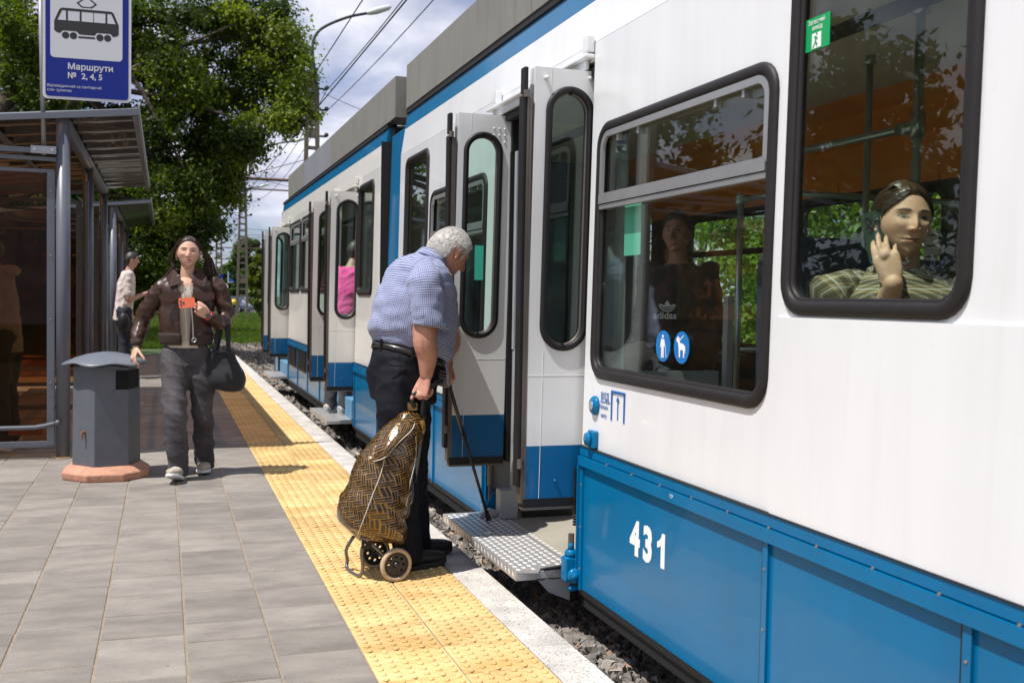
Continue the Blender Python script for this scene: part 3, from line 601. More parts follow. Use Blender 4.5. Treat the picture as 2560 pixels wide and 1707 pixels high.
ep.build('joint_cover', M_BLUE, tram, bevel=.004)
mb = MB()
for i in range(9): y = 8.405+i*.015; mb.box((1.80 if i % 2 else 1.775, y, .1), (3.8, y+.014, 2.70))
mb.build('joint_bellows', M_RUB, tram)
mb = MB(); mb.box((1.70, 8.545, .12), (1.80, 8.56, 2.6)); mb.build('end_edge', M_DARK, tram)
# roof, fairings
mb = MB(); mb.box((1.80, -1.5, 2.66), (3.86, 7.86, 2.74)); mb.box((1.80, 8.56, 2.66), (3.86, 16.5, 2.74)); mb.box((1.9, 7.86, 2.62), (3.7, 8.56, 2.68)); mb.build('roof', M_GREYP, tram)
def fairing(y0, y1, m):
    mb = MB(); mb.box((1.742, y0+.003, 2.752), (1.757, y1-.003, 3.075)); mb.box((1.757, y0+.003, 3.06), (2.0, y1-.003, 3.075)); mb.box((1.757, y0+.003, 2.752), (2.0, y0+.013, 3.06)); mb.box((1.757, y1-.013, 2.752), (2.0, y1-.003, 3.06)); mb.build('roof_fairing', m, tram)
for a, b, m in ((-1.5, 2.2, M_FAIR), (2.2, 4.98, M_FAIR), (4.98, 7.83, M_FAIR), (8.22, 8.60, M_FAIR), (8.60, 11.6, M_FAIR), (11.6, 13.9, M_FAIR2), (13.9, 15.75, M_FAIR)): fairing(a, b, m)
mb = MB(); mb.box((1.85, 7.95, 2.62), (3.6, 8.15, 2.98)); mb.box((1.78, 7.88, 2.70), (1.80, 7.96, 2.92)); mb.build('joint_roof_bracket', M_DARK, tram)
# tapered nose beyond the far door
mb = MB(); mb.add([(1.69, 16.5, .12), (1.69, 16.5, .70), (1.73, 16.5, 2.60), (2.2, 17.7, .12), (2.2, 17.7, .70), (2.3, 17.5, 2.55), (3.4, 17.7, .12), (3.4, 17.7, .7), (3.3, 17.5, 2.55), (3.9, 16.5, .12), (3.9, 16.5, .7), (3.86, 16.5, 2.6)], [(0, 3, 4, 1), (3, 6, 7, 4), (6, 9, 10, 7)])
mb.build('nose_skirt', M_BLUE, tram)
mb = MB(); mb.add([(1.69, 16.5, .70), (1.73, 16.5, 2.60), (2.2, 17.7, .70), (2.3, 17.5, 2.55), (3.4, 17.7, .7), (3.3, 17.5, 2.55), (3.9, 16.5, .7), (3.86, 16.5, 2.6)], [(0, 2, 3, 1), (2, 4, 5, 3), (4, 6, 7, 5), (1, 3, 5, 7)]); mb.build('nose', M_CREAM, tram)
# far side wall with window openings, interior
XF = 3.86
fw = [rrect((a+b)/2, 1.48, b-a, .92, .08) for a, b in ((.2, 1.55), (1.68, 2.95), (3.10, 4.30), (4.43, 5.70), (5.85, 7.2), (9.0, 10.2), (10.4, 11.6), (11.8, 13.0), (13.2, 14.4), (14.6, 15.8))]
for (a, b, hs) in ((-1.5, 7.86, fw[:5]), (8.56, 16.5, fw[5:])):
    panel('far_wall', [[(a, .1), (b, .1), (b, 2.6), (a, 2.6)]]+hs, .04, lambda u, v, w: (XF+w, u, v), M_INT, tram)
for i, (a, b) in enumerate(((.2, 1.55), (1.68, 2.95), (3.10, 4.30), (4.43, 5.70), (5.85, 7.2), (9.0, 10.2), (10.4, 11.6), (11.8, 13.0), (13.2, 14.4), (14.6, 15.8))):
    mb = MB(); mb.box((XF-.03, a, 1.66), (XF+.01, b, 1.70)); mb.sweep([Vector((XF-.02, y, z)) for y, z in rrect((a+b)/2, 1.48, b-a, .92, .08)], GP(.04, .012), (-1, 0, 0), closed=True); w = mb.build('far_window', M_RUB, tram)
    panel('pane', [rrect((a+b)/2, 1.48, b-a, .92, .08)], .005, lambda u, v, w: (XF+w, u, v), M_GLASS, w)
for (a, b) in ((-1.45, 7.84), (8.58, 16.45)):
    mb = MB(); prof = [(XF-.03, 1.98), (XF-.05, 2.06), (XF-.12, 2.22), (XF-.26, 2.36), (XF-.42, 2.42)]
    v = [(x, y, z) for y in np.linspace(a, b, 12) for x, z in prof]; k = len(prof)
    mb.add(v, [(i*k+j, i*k+j+1, (i+1)*k+j+1, (i+1)*k+j) for i in range(11) for j in range(k-1)]); 
    for y in np.linspace(a, b, 12)[1:-1]: mb.box((XF-.05, y-.004, 1.98), (XF-.036, y+.004, 2.2))
    mb.build('cove_panel', M_ORANGE, tram)
    mb = MB(); mb.box((2.15, a, 2.42), (XF-.42, b, 2.44)); mb.build('ceiling', M_CEIL, tram)
    mb = MB(); prof = [(1.76, 2.34), (1.90, 2.38), (2.15, 2.42)]; v = [(x, y, z) for y in (a, b) for x, z in prof]; mb.add(v, [(0, 1, 4, 3), (1, 2, 5, 4)]); mb.build('near_cove', M_CEIL, tram)
    mb = MB(); mb.box((2.5, a+.5, 2.405), (2.62, b-.5, 2.418)); mb.build('ceiling_duct', M_INT, tram)
    mb = MB(); mb.box((2.32, a, .50), (XF-.02, b, .55)); mb.build('floor', mat('tram_floor', (.12, .12, .12), .7), tram)
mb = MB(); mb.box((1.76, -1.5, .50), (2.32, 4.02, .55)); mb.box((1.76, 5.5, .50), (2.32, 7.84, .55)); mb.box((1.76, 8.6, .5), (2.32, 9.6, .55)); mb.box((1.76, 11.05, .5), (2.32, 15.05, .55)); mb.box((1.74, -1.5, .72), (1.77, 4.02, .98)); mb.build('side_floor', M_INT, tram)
# end walls of cars
mb = MB(); mb.box((1.8, 7.80, .5), (2.5, 7.84, 2.42)); mb.box((3.1, 7.80, .5), (3.8, 7.84, 2.42)); mb.box((1.8, 8.6, .5), (2.5, 8.64, 2.42)); mb.box((3.1, 8.6, .5), (3.8, 8.64, 2.42)); mb.box((1.76, -1.5, .5), (3.86, -1.46, 2.6)); mb.box((1.76, 16.46, .5), (3.86, 16.5, 2.6)); mb.build('end_wall', M_GREYP, tram)
# seats and grab poles inside
M_SEATD = mat('seat_dark_blue', (.02, .03, .06), .7); M_SEATO = mat('seat_yellow_orange', (.62, .30, .02), .55)
def seat(x, y, m, face=1, h=1.0):
    mb = MB(); mb.box((x-.21, y-.2, .92), (x+.21, y+.2, .98)); 
    v, f = fill2d([rrect(x, 1.24, .42, .60, (.03, .03, .12, .12))], .05); mb.add([(p[0], y+.2*face+p[2]+.03*(p[1]-1.24), p[1]) for p in v], f); mb.box((x-.15, y-.12, .55), (x+.15, y+.12, .92)); return mb.build('passenger_seat', m, tram, bevel=.012)
for x, y, m in ((2.05, 2.75, M_SEATD), (3.5, 2.75, M_SEATD), (3.5, 1.7, M_SEATD), (3.5, 3.9, M_SEATD), (3.1, 4.3, M_SEATO), (3.5, 6.3, M_SEATD), (2.05, 6.3, M_SEATD), (3.5, 12, M_SEATD), (2.05, 12.4, M_SEATD)): seat(x, y, m)
mb = MB()
for (x, y, z0, z1, r) in ((2.6, 3.155, .55, 2.42, .017), (2.95, 3.9, .55, 2.42, .015), (2.6, 4.37, .55, 1.83, .016), (2.55, 5.4, .55, 2.42, .017), (2.55, 7.2, .55, 2.42, .017), (2.6, 9.3, .55, 2.42, .017), (2.6, 11.1, .55, 2.42, .017), (2.6, 13.5, .55, 2.42, .017), (2.6, 15, .55, 2.42, .017)): mb.cyl((x, y, z0), (x, y, z1), r, 12); mb.cyl((x, y, z1-.04), (x, y, z1), r*2, 12, r*1.2)
mb.tube([(2.6, 3.155, 1.975), (2.6, 4.37, 1.98)], .015, 10); mb.cyl((2.6, 3.155, 1.93), (2.6, 3.155, 2.02), .026, 12); mb.cyl((2.6, 3.16, 1.975), (2.6, 3.25, 1.975), .024, 12); mb.tube([(2.6, 4.37, 1.81), (2.6, 4.0, 1.81), (3.8, 4.0, 1.81)], .014, 10); mb.ell((2.6, 4.37, 1.82), .024); mb.tube([(2.6, 4.37, 1.1), (3.2, 4.37, 1.1)], .014, 10)
mb.build('grab_pole', M_PIPE, tram, auto=True)
mb = MB(); mb.box((1.80, 3.98, .55), (1.83, 4.03, 2.35)); mb.box((2.33, 4.0, .55), (2.36, 4.04, 1.35)); mb.build('door_post', M_GREYP, tram)
def sheet(y0, z0, y1, z1, m, rows, ink):
    mb = MB(); mb.box((XF-.034, min(y0, y1), min(z0, z1)), (XF-.031, max(y0, y1), max(z0, z1))); s = mb.build('notice_sheet', m, tram)
    a = MB(); h = abs(z1-z0)
    for i in range(rows):
        z = max(z0, z1)-h*(.12+.8*i/max(1, rows)); w = abs(y1-y0)*random.uniform(.55, .8); yc = (y0+y1)/2; a.box((XF-.037, yc-w/2, z-.0035), (XF-.0345, yc+w/2, z+.0035))
    a.build('print', ink, s)
M_PAPER = mat('paper_white', (.65, .66, .64), .7); M_PAPERY = mat('paper_yellow', (.55, .52, .12), .7); M_REDINK = mat('red_print', (.5, .05, .04), .6)
sheet(5.34, 1.52, 5.50, 1.72, M_PAPERY, 3, M_BLACKINK); sheet(4.455, 1.51, 4.56, 1.72, M_PAPER, 3, M_BLACKINK); sheet(4.95, 2.045, 5.14, 2.17, M_PAPER, 6, M_REDINK)

# ------------------------------------------------------------------ doors
V_ = Vector
def door_leaf(y, label=None, mw=M_WHITE2, rivets=False, x0=1.452, x1=1.735, zb=.478, zt=2.288, cap=(1.503, 1.717, 1.105, 2.215), flip=False, knobs=True):
    """one leaf standing square to the body; visible face toward -Y"""
    sh = lambda z: (z-1.4)*.013
    f = lambda u, v, w: (u+sh(v), y-w, v)
    cx, cz, w_, h_ = (cap[0]+cap[1])/2, (cap[2]+cap[3])/2, cap[1]-cap[0], cap[3]-cap[2]; hl = rrect(cx, cz, w_-.02, h_-.02, w_/2-.012, 10)
    d = MB(); v, ff = fill2d([[(x0, zb), (x1, zb), (x1, .7015), (x0, .7015)]], .032); d.m = 1; d.add([f(*p) for p in v], ff)
    v, ff = fill2d([[(x0, .702), (x1, .702), (x1, zt), (x0, zt)], hl], .032); d.m = 0; d.add([f(*p) for p in v], ff)
    leaf = d.build('door_leaf', [mw, M_BLUED], tram)
    mb = MB(); pth = [Vector(f(u, v, .016)) for u, v in rrect(cx, cz, w_-.026, h_-.026, w_/2-.013, 10)]; mb.sweep(pth, GP(.028, .013), (0, -1, 0), closed=True); mb.build('window_rubber', M_RUB, leaf, auto=True)
    mb = MB(); pth = [Vector(f(u, v, -.004)) for u, v in rrect(cx, cz, w_-.05, h_-.05, w_/2-.025, 10)]; mb.sweep(pth, [(-.006, 0), (.006, 0), (.006, .012), (-.006, .012)], (0, -1, 0), closed=True); mb.build('inner_rubber', M_BALU, leaf, auto=True)
    panel('pane', [rrect(cx, cz, w_-.03, h_-.03, w_/2-.015, 10)], .005, f, M_GLASSD, leaf)
    mb = MB(); mb.box((x0-.012, y-.02, zb-.035), (x1-.01, y+.03, zb)); mb.build('bottom_rubber', M_RUB, leaf); mb = MB(); mb.box((x0-.014, y-.022, zb-.048), (x1-.01, y+.03, zb-.037)); mb.build('bottom_rail', M_BALU, leaf)
    mb = MB()
    mb.tube([Vector(f(x0+.07, zb, .0165)), Vector(f(x0+.07, cap[2]-.0, .0165))], .0012, 5); mb.tube([Vector(f(x0+.07, cap[3]+.0, .0165)), Vector(f(x0+.07, zt, .0165))], .0012, 5)
    mb.tube([Vector(f(x0+.002, 1.0, .0165)), Vector(f(x1-.002, 1.0, .0165))], .0008, 5); mb.build('panel_seam', mw, leaf)
    if knobs:
        for (x, z) in ((x0+.14, zb+.075), (x0+.245, zb+.075)):
            k = MB(); k.ell(f(x, z, .022), (.007, .007, .007), 10, 8); k.build('bump_stop', M_BLUED, leaf, smooth=True)
        k = MB(); k.cyl(f(x0+.045, zt-.045, .015), f(x0+.045, zt-.045, .034), .009, 10); k.cyl(f(x1-.04, zt-.03, .015), f(x1-.04, zt-.03, .03), .008, 10); k.build('bump_stop', mw, leaf, smooth=True)
    if rivets:
        k = MB()
        for i in range(3):
            for j in range(3): k.ell(f(x0+.195+i*.03, zt-.07-j*.035, .017), (.005, .004, .005), 8, 6)
        k.build('rivet', mw, leaf, smooth=True)
    # folded second leaf seen edge on, with its rubber and bronze edge rails
    v, ff = fill2d([[(x0-.002, zb), (x0+.26, zb), (x0+.26, zt), (x0-.002, zt)], rrect(cx, cz, w_+.012, h_+.012, w_/2+.005, 10)], .028); e = MB(); e.add([(p[0]+sh(p[1]), y+.036+p[2], p[1]) for p in v], ff); e2 = e.build('folded_leaf', mw, leaf)
    mb = MB(); mb.sweep([V_((u+sh(q_), y+.052, q_)) for u, q_ in rrect(cx, cz, w_, h_, w_/2, 10)], GP(.028, .010), (0, 1, 0), closed=True); mb.build('window_rubber', M_RUB, e2, auto=True)
    e = MB(); e.box((x0-.040, y-.008, zb+.05), (x0-.022, y+.045, zt-.12)); e.box((x0-.037, y-.01, zt-.11), (x0-.018, y+.04, zt-.003)); e.build('edge_rubber', M_RUB, leaf, bevel=.004)
    e = MB(); e.box((x0-.022, y-.014, zb-.02), (x0-.0125, y+.04, zt-.13)); e.box((x0-.012, y-.017, zb-.02), (x0-.002, y+.04, zt-.13)); e.cyl((x0-.026, y-.012, zt-.13), (x0-.026, y-.012, zt-.10), .014, 10); e.cyl((x0-.026, y-.012, zb+.13), (x0-.026, y-.012, zb+.17), .014, 10); e.build('edge_rail', M_BALU, leaf)
    if label: leaf['label'] = label
    return leaf
# near open door
l1 = door_leaf(4.13, 'nearest open door leaf with tall capsule window'); l2 = door_leaf(5.30, 'second open door leaf with rivets above its capsule window', rivets=True, knobs=False, x0=1.445, x1=1.742, cap=(1.478, 1.690, 1.11, 2.195))
mb = MB(); mb.box((1.742, 5.268, .45), (1.765, 5.33, 2.1)); mb.box((1.745, 5.26, 2.1), (1.79, 5.33, 2.30)); mb.build('inner_edge_rubber', M_RUB, l2)
mb = MB(); mb.box((1.556, 5.288, 1.418), (1.604, 5.290, 1.60)); mb.build('mint_sticker', M_MINT, l2)
mb = MB(); mb.box((1.60, 4.110, 1.45), (1.66, 4.1115, 1.68)) if False else mb.box((1.742, 3.66, 1.50), (1.744, 3.81, 1.725)); mb.build('mint_sticker', mat('mint_backlit', (.16, .62, .47), .5), tram)
for (y, lab, kn, mw) in ((9.70, 'open leaf of the middle door nearer the camera', True, M_CREAM), (10.86, 'open leaf of the middle door farther from the camera', False, M_CREAM), (15.2, 'open leaf of the farthest door nearer the camera', True, M_CREAM), (16.28, 'farthest open door leaf of the tram', False, M_CREAM)): door_leaf(y, lab, mw, knobs=kn)
def door_portal(y0, y1, mw):
    mb = MB(); mb.box((1.715, y0-.03, .15), (2.32, y0-.005, 1.02)); mb.box((1.715, y1+.02, .15), (2.32, y1+.045, 1.02)); mb.box((1.715, y0-.03, 1.02), (1.775, y0-.005, 2.34)); mb.box((1.715, y1+.02, 1.02), (1.775, y1+.045, 2.34)); mb.box((1.75, y0, 2.30), (2.32, y1, 2.34)); p = mb.build('door_portal', M_GREYP, tram)
    mb = MB(); mb.box((1.72, y0, .11), (2.32, y1, .148)); mb.build('step_floor', M_FLOOR, p); mb = MB(); mb.box((2.32, y0, .11), (2.35, y1, .55)); mb.build('step_riser', M_INT, p)
    mb = MB(); mb.box((1.69, y0+.05, 2.297), (1.7085, y1+.0, 2.335), None); mb.box((1.668, y0+.0, 2.335), (1.712, y1+.05, 2.352)); mb.build('lintel', mw, p, bevel=.004)
    mb = MB(); mb.box((1.712, y0, 2.26), (1.75, y1, 2.30)); mb.build('lintel_seal', M_DARK, p)
    for yy in (y0+.02, y1-.08):
        mb = MB(); mb.box((1.675, yy-.02, 2.36), (1.71, yy+.03, 2.43)); mb.cyl((1.70, yy, 2.345), (1.70, yy, 2.36), .012, 8); mb.build('door_hinge', mw, p, bevel=.005)
for (y0, y1), mw in zip(DOORS, (M_WHITE, M_CREAM, M_CREAM)): door_portal(y0, y1, mw)
# step well details of the near door
mb = MB(); mb.box((1.70, 5.215, .15), (1.80, 5.30, .305)); mb.build('step_box', M_GREYP, tram, bevel=.004)
mb = MB(); mb.box((1.765, 5.22, .30), (1.83, 5.26, 1.05)); mb.box((1.76, 5.23, 1.05), (1.80, 5.26, 2.1)); mb.build('door_column', M_GREYP, tram, bevel=.004)
mb = MB(); mb.cyl((1.70, 5.40, .30), (1.70, 5.40, .47), .018, 12); mb.box((1.69, 5.39, .16), (1.71, 5.41, .30)); mb.build('door_shaft', M_BALU, tram)
mb = MB(); mb.box((1.665, 5.455, .13), (1.69, 5.47, .62)) ; mb.box((1.66, 5.38, .15), (1.71, 5.45, .20)); mb.add([(1.66, 5.37, .17), (1.72, 5.37, .17), (1.72, 5.37, .28), (1.66, 5.43, .17), (1.72, 5.43, .17), (1.72, 5.43, .28)], [(0, 1, 2), (3, 5, 4), (0, 2, 5, 3)]); mb.build('shaft_bracket', M_BLUE, tram)
mb = MB(); mb.box((1.83, 5.235, .15), (2.32, 5.25, .21)); mb.build('kick_strip', M_RUBB, tram)
# folding step of chequer plate
M_CHEQ = mat('chequer_plate', (.48, .47, .46), .42, metal=.5, noise_amt=.25, noise_scale=40, bump=.2, bump_scale=120); M_CHEQD = mat('chequer_diamond', (.92, .91, .89), .35, metal=.35)
def step_plate(y0, y1, label=None):
    out = [(1.447, y0), (1.535, y0-.03), (1.565, y0+.03), (1.716, y0+.06), (1.716, y1), (1.447, y1)]
    v, f = fill2d([out], .006); mb = MB(); mb.add([(p[0], p[1], .147+p[2]) for p in v], f)
    mb.box((1.441, y0, .108), (1.447, y1, .150)); mb.box((1.445, y0-.006, .110), (1.535, y0-.002-.0, .148), None); mb.box((1.447, y0, .112), (1.716, y0+.012, .144)); s = mb.build('folding_step', M_CHEQ, tram, bevel=.0015, seg=1)
    d = MB(); nx, ny = 8, int((y1-y0)/.052)
    for j in range(ny):
        for i in range(nx):
            x = 1.462+i*.0335; y = y0+.03+j*.052+(.026 if i % 2 else 0)
            if y > y1-.02 or (x > 1.53 and y < y0+.07): continue
            a, b = .0125, .021; d.add([(x-a, y-b*.2, .1502), (x+a*.2, y-b, .1502), (x+a, y+b*.2, .1502), (x-a*.2, y+b, .1502), (x-a*.5, y-b*.1, .1522), (x+a*.1, y-b*.55, .1522), (x+a*.5, y+b*.1, .1522), (x-a*.1, y+b*.55, .1522)], [(0, 1, 5, 4), (1, 2, 6, 5), (2, 3, 7, 6), (3, 0, 4, 7), (4, 5, 6, 7)])
        y = y0+.03+j*.052; d.add([(1.4405, y, .116), (1.4405, y+.02, .124), (1.4405, y+.02, .142), (1.4405, y, .134), (1.439, y+.006, .122), (1.439, y+.014, .126), (1.439, y+.014, .137), (1.439, y+.006, .133)], [(0, 1, 5, 4), (1, 2, 6, 5), (2, 3, 7, 6), (3, 0, 4, 7), (4, 5, 6, 7)])
    tag(d.build('tread_diamond', M_CHEQD, s), kind='stuff')
    d = MB()
    for j in range(ny):
        x = 1.745; y = y0+.06+j*.052; a, b = .014, .02; d.add([(x-a, y-b*.2, .1485), (x+a*.2, y-b, .1485), (x+a, y+b*.2, .1485), (x-a*.2, y+b, .1485), (x, y, .1515)], [(0, 1, 4), (1, 2, 4), (2, 3, 4), (3, 0, 4)])
    d.build('tread_edge', M_CHEQD, s); mb = MB(); mb.cyl((1.72, y0+.05, .150), (1.72, y1, .150), .0035, 8); mb.build('step_hinge', M_ALU, s)
    mb = MB(); mb.add([(1.55, y0+.012, .10), (1.70, y0+.02, .10), (1.70, y0+.02, .0), (1.60, y0+.012, .045), (1.55, y0+.03, .10), (1.70, y0+.04, .10), (1.70, y0+.04, .0), (1.60, y0+.03, .045)], [(0, 1, 2, 3), (7, 6, 5, 4), (3, 2, 6, 7), (0, 3, 7, 4)]); mb.build('step_arm', M_GREYP, s)
    return s
step_plate(4.19, 5.43)
for (a, b) in ((9.75, 10.95), (15.2, 16.35)):
    mb = MB(); mb.box((1.455, a, .118), (1.70, b, .148)); mb.box((1.452, a, .108), (1.462, b, .1495)); s = mb.build('folding_step', M_CHEQ, tram, bevel=.002, seg=1)
    mb = MB(); mb.box((1.70, a, .13), (1.80, b, .33)); mb.build('step_apron', mat('faded_blue', (.12, .30, .48), .5, noise_amt=.2, noise_scale=12), s, bevel=.01)
# clamp at the far end of the step, blue casting at its near end
mb = MB(); v, f = fill2d([[(1.60, .153), (1.72, .153), (1.725, .175), (1.69, .19), (1.66, .20), (1.63, .185)]], .015); mb.add([(p[0], 5.28+p[2], p[1]) for p in v], f); mb.cyl((1.66, 5.265, .178), (1.66, 5.25, .178), .009, 10); mb.cyl((1.69, 5.265, .183), (1.69, 5.25, .183), .009, 10); mb.build('step_clamp', M_ALU, tram)
mb = MB(); mb.box((1.625, 4.085, .115), (1.69, 4.14, .225)); mb.box((1.645, 4.083, .075), (1.69, 4.12, .10)); mb.build('step_bearing', M_BLUE, tram, bevel=.012, seg=3)
mb = MB(); mb.lathe([(.026, 0), (.028, .012), (.023, .024), (.017, .028)], (1.662, 4.112, .225), 20); mb.cyl((1.662, 4.112, .252), (1.662, 4.112, .28), .014, 6); mb.build('bearing_cap', M_BLUE, tram, auto=True)
mb = MB(); mb.cyl((1.662, 4.112, .28), (1.662, 4.112, .32), .013, 6); mb.build('bearing_nut', M_BALU, tram)
Mx = Matrix.Rotation(R(90), 3, 'X'); mb = MB(); mb.lathe([(.0, .024), (.014, .024), (.016, .018), (.026, .016), (.033, .010), (.034, 0)], (1.668, 4.083, .145), 20, Mx.to_4x4()); mb.build('bearing_flange', M_BLUE, tram, auto=True)
mb = MB(); mb.box((1.67, 4.072, .12), (1.69, 4.082, .62)); mb.build('portal_edge', M_BLUE, tram)
mb = MB()
for i in range(22): mb.box((1.662, 4.084, .36+.0115*i), (1.682, 4.10, .367+.0115*i))
mb.build('door_chain', M_RUB, tram)
# ------------------------------------------------------------------ lettering and fittings on the near body side
def sidemap(yy, zz, off=.0022): return lambda u, v, w: (bx(zz+v)-off-w, yy-u, zz+v)
NM = lambda y0: (lambda u, v, w: (1.6893-w*.4, y0-u, .370+v))
text('fleet_number', '4', .172, M_WHITEINK, NM(3.578), tram, bold=.008, sx=.92); text('fleet_number', '3', .172, M_WHITEINK, NM(3.470), tram, bold=.008, sx=.92)
panel('fleet_number', [[(.062, 0), (.092, 0), (.092, .125), (.070, .125), (.062, .108), (.048, .095), (.032, .088), (.032, .066), (.050, .072), (.062, .080)]], .0015, NM(3.385), M_WHITEINK, tram)
text('scratched_number', '431', .022, mat('chalk_print', (.35, .55, .68), .6), lambda u, v, w: (1.6685-w, 3.20+u*.9, .655-v*.9), tram)
text('sign_text', 'ВХІД', .040, M_BLUEINK, sidemap(3.893, .920), tram, bold=.0004, thick=.0004, sx=.78)
text('sign_text', 'Натисніть', .026, M_BLUEINK, sidemap(3.900, .882), tram, thick=.0004, sx=.66)
text('sign_text', 'кнопку', .026, M_BLUEINK, sidemap(3.888, .848), tram, thick=.0004, sx=.66)
mb = MB()
for a, b in (((3.895, .911), (3.80, .9135)), ((3.789, .955), (3.66, .965)), ((3.789, .845), (3.779, .957)), ((3.670, .845), (3.660, .957)), ((3.7265, .852), (3.7215, .93))): mb.box((bx(.9)-.0035, min(a[0], b[0]), min(a[1], b[1])), (bx(.9)-.0005, max(a[0], b[0]), max(a[1], b[1])))
mb.add([(bx(.9)-.0035, 3.738, .925), (bx(.9)-.0035, 3.710, .925), (bx(.9)-.0035, 3.724, .948)], [(0, 1, 2)]); mb.build('entry_pictogram', M_BLUEINK, tram)
mx_ = Matrix.Rotation(R(-90), 4, 'Y'); mb = MB(); mb.lathe([(.040, 0), (.040, .010), (.033, .018), (.020, .018), (.019, .022)], (bx(.89), 3.945, .888), 28, mx_); b_ = mb.build('door_button', M_BLUE, tram, auto=True)
mb = MB(); mb.lathe([(.0001, .024), (.017, .023), (.019, .018)], (bx(.89), 3.945, .888), 20, mx_); mb.build('push_disc', M_ALU, b_)
mb = MB(); mb.box((1.668, 3.905, .712), (1.692, 3.975, .786)); s_ = mb.build('socket_box', M_BLUE, tram, bevel=.008, seg=3); mb = MB(); mb.lathe([(.0001, .016), (.026, .014), (.030, 0)], (1.668, 3.955, .748), 20, mx_); mb.build('socket_lid', M_BLUE, s_, auto=True)
def disc(y, z, r, kind):
    X = bx(z)-.0005+.011
    mb = MB(); mb.cyl((X+.0, y, z), (X-.002, y, z), r, 32); d = mb.build('blue_disc_sticker', mat('disc_blue', (.01, .17, .50), .4), tram)
    g = lambda pts: [(y-u*r, z+v*r) for u, v in pts]
    mb = MB()
    if kind == 'man': shapes = [rrect(0, .62, .22, .22, .11), [(-.22, .45), (.2, .45), (.34, .0), (.28, -.05), (.17, .15), (.16, -.75), (.03, -.75), (.0, -.1), (-.05, -.75), (-.18, -.75), (-.16, .1), (-.26, -.12), (-.34, -.08)], [(.36, 0), (.39, 0), (.52, -.72), (.49, -.72)]]
    else: shapes = [[(-.62, .52), (-.45, .68), (-.28, .62), (-.2, .3), (.3, .22), (.52, .05), (.55, -.3), (.48, -.28), (.44, -.1), (.42, -.62), (.3, -.62), (.26, -.15), (-.1, -.15), (-.12, -.62), (-.26, -.62), (-.3, -.05), (-.42, .3), (-.6, .38)], [(-.25, .45), (.28, .78), (.3, .72), (-.2, .4)]]
    for sh in shapes: v, f = fill2d([g(sh)], .001); mb.add([(X-.003-p[2], p[0], p[1]) for p in v], f)
    mb.build('pictogram', M_WHITEINK, d)
disc(3.376, 1.161, .056, 'man'); disc(3.235, 1.162, .056, 'dog')
X = bx(2.07)+.0105; mb = MB(); mb.box((X-.002, 2.448, 2.028), (X, 2.559, 2.119)); gs = mb.build('exit_sticker', mat('exit_green', (.0, .34, .10), .45), tram)
text('sticker_text', 'Запасний', .0185, M_WHITEINK, lambda u, v, w: (X-.003-w, 2.548-u, 2.100+v), gs, thick=.0004, sx=.92); text('sticker_text', 'вихід', .0185, M_WHITEINK, lambda u, v, w: (X-.003-w, 2.528-u, 2.083+v), gs, thick=.0004)
mb = MB(); mb.box((X-.0032, 2.485, 2.032), (X-.0025, 2.528, 2.074)); mb.build('pictogram_door', M_WHITEINK, gs)
mb = MB()
for sh in ([(.0, .0), (.010, .012), (.012, .022), (.006, .028), (.012, .030), (.020, .027), (.024, .019), (.021, .018), (.018, .023), (.016, .014), (.023, .008), (.021, .0), (.017, .001), (.018, .006), (.012, .009), (.004, -.002)], rrect(.019, .035, .007, .007, .0034)):
    v, f = fill2d([[(2.524-p[0], 2.036+p[1]) for p in sh]], .0006); mb.add([(X-.0038-p[2], p[0], p[1]) for p in v], f)
mb.build('pictogram_runner', mat('exit_green', ()), gs)
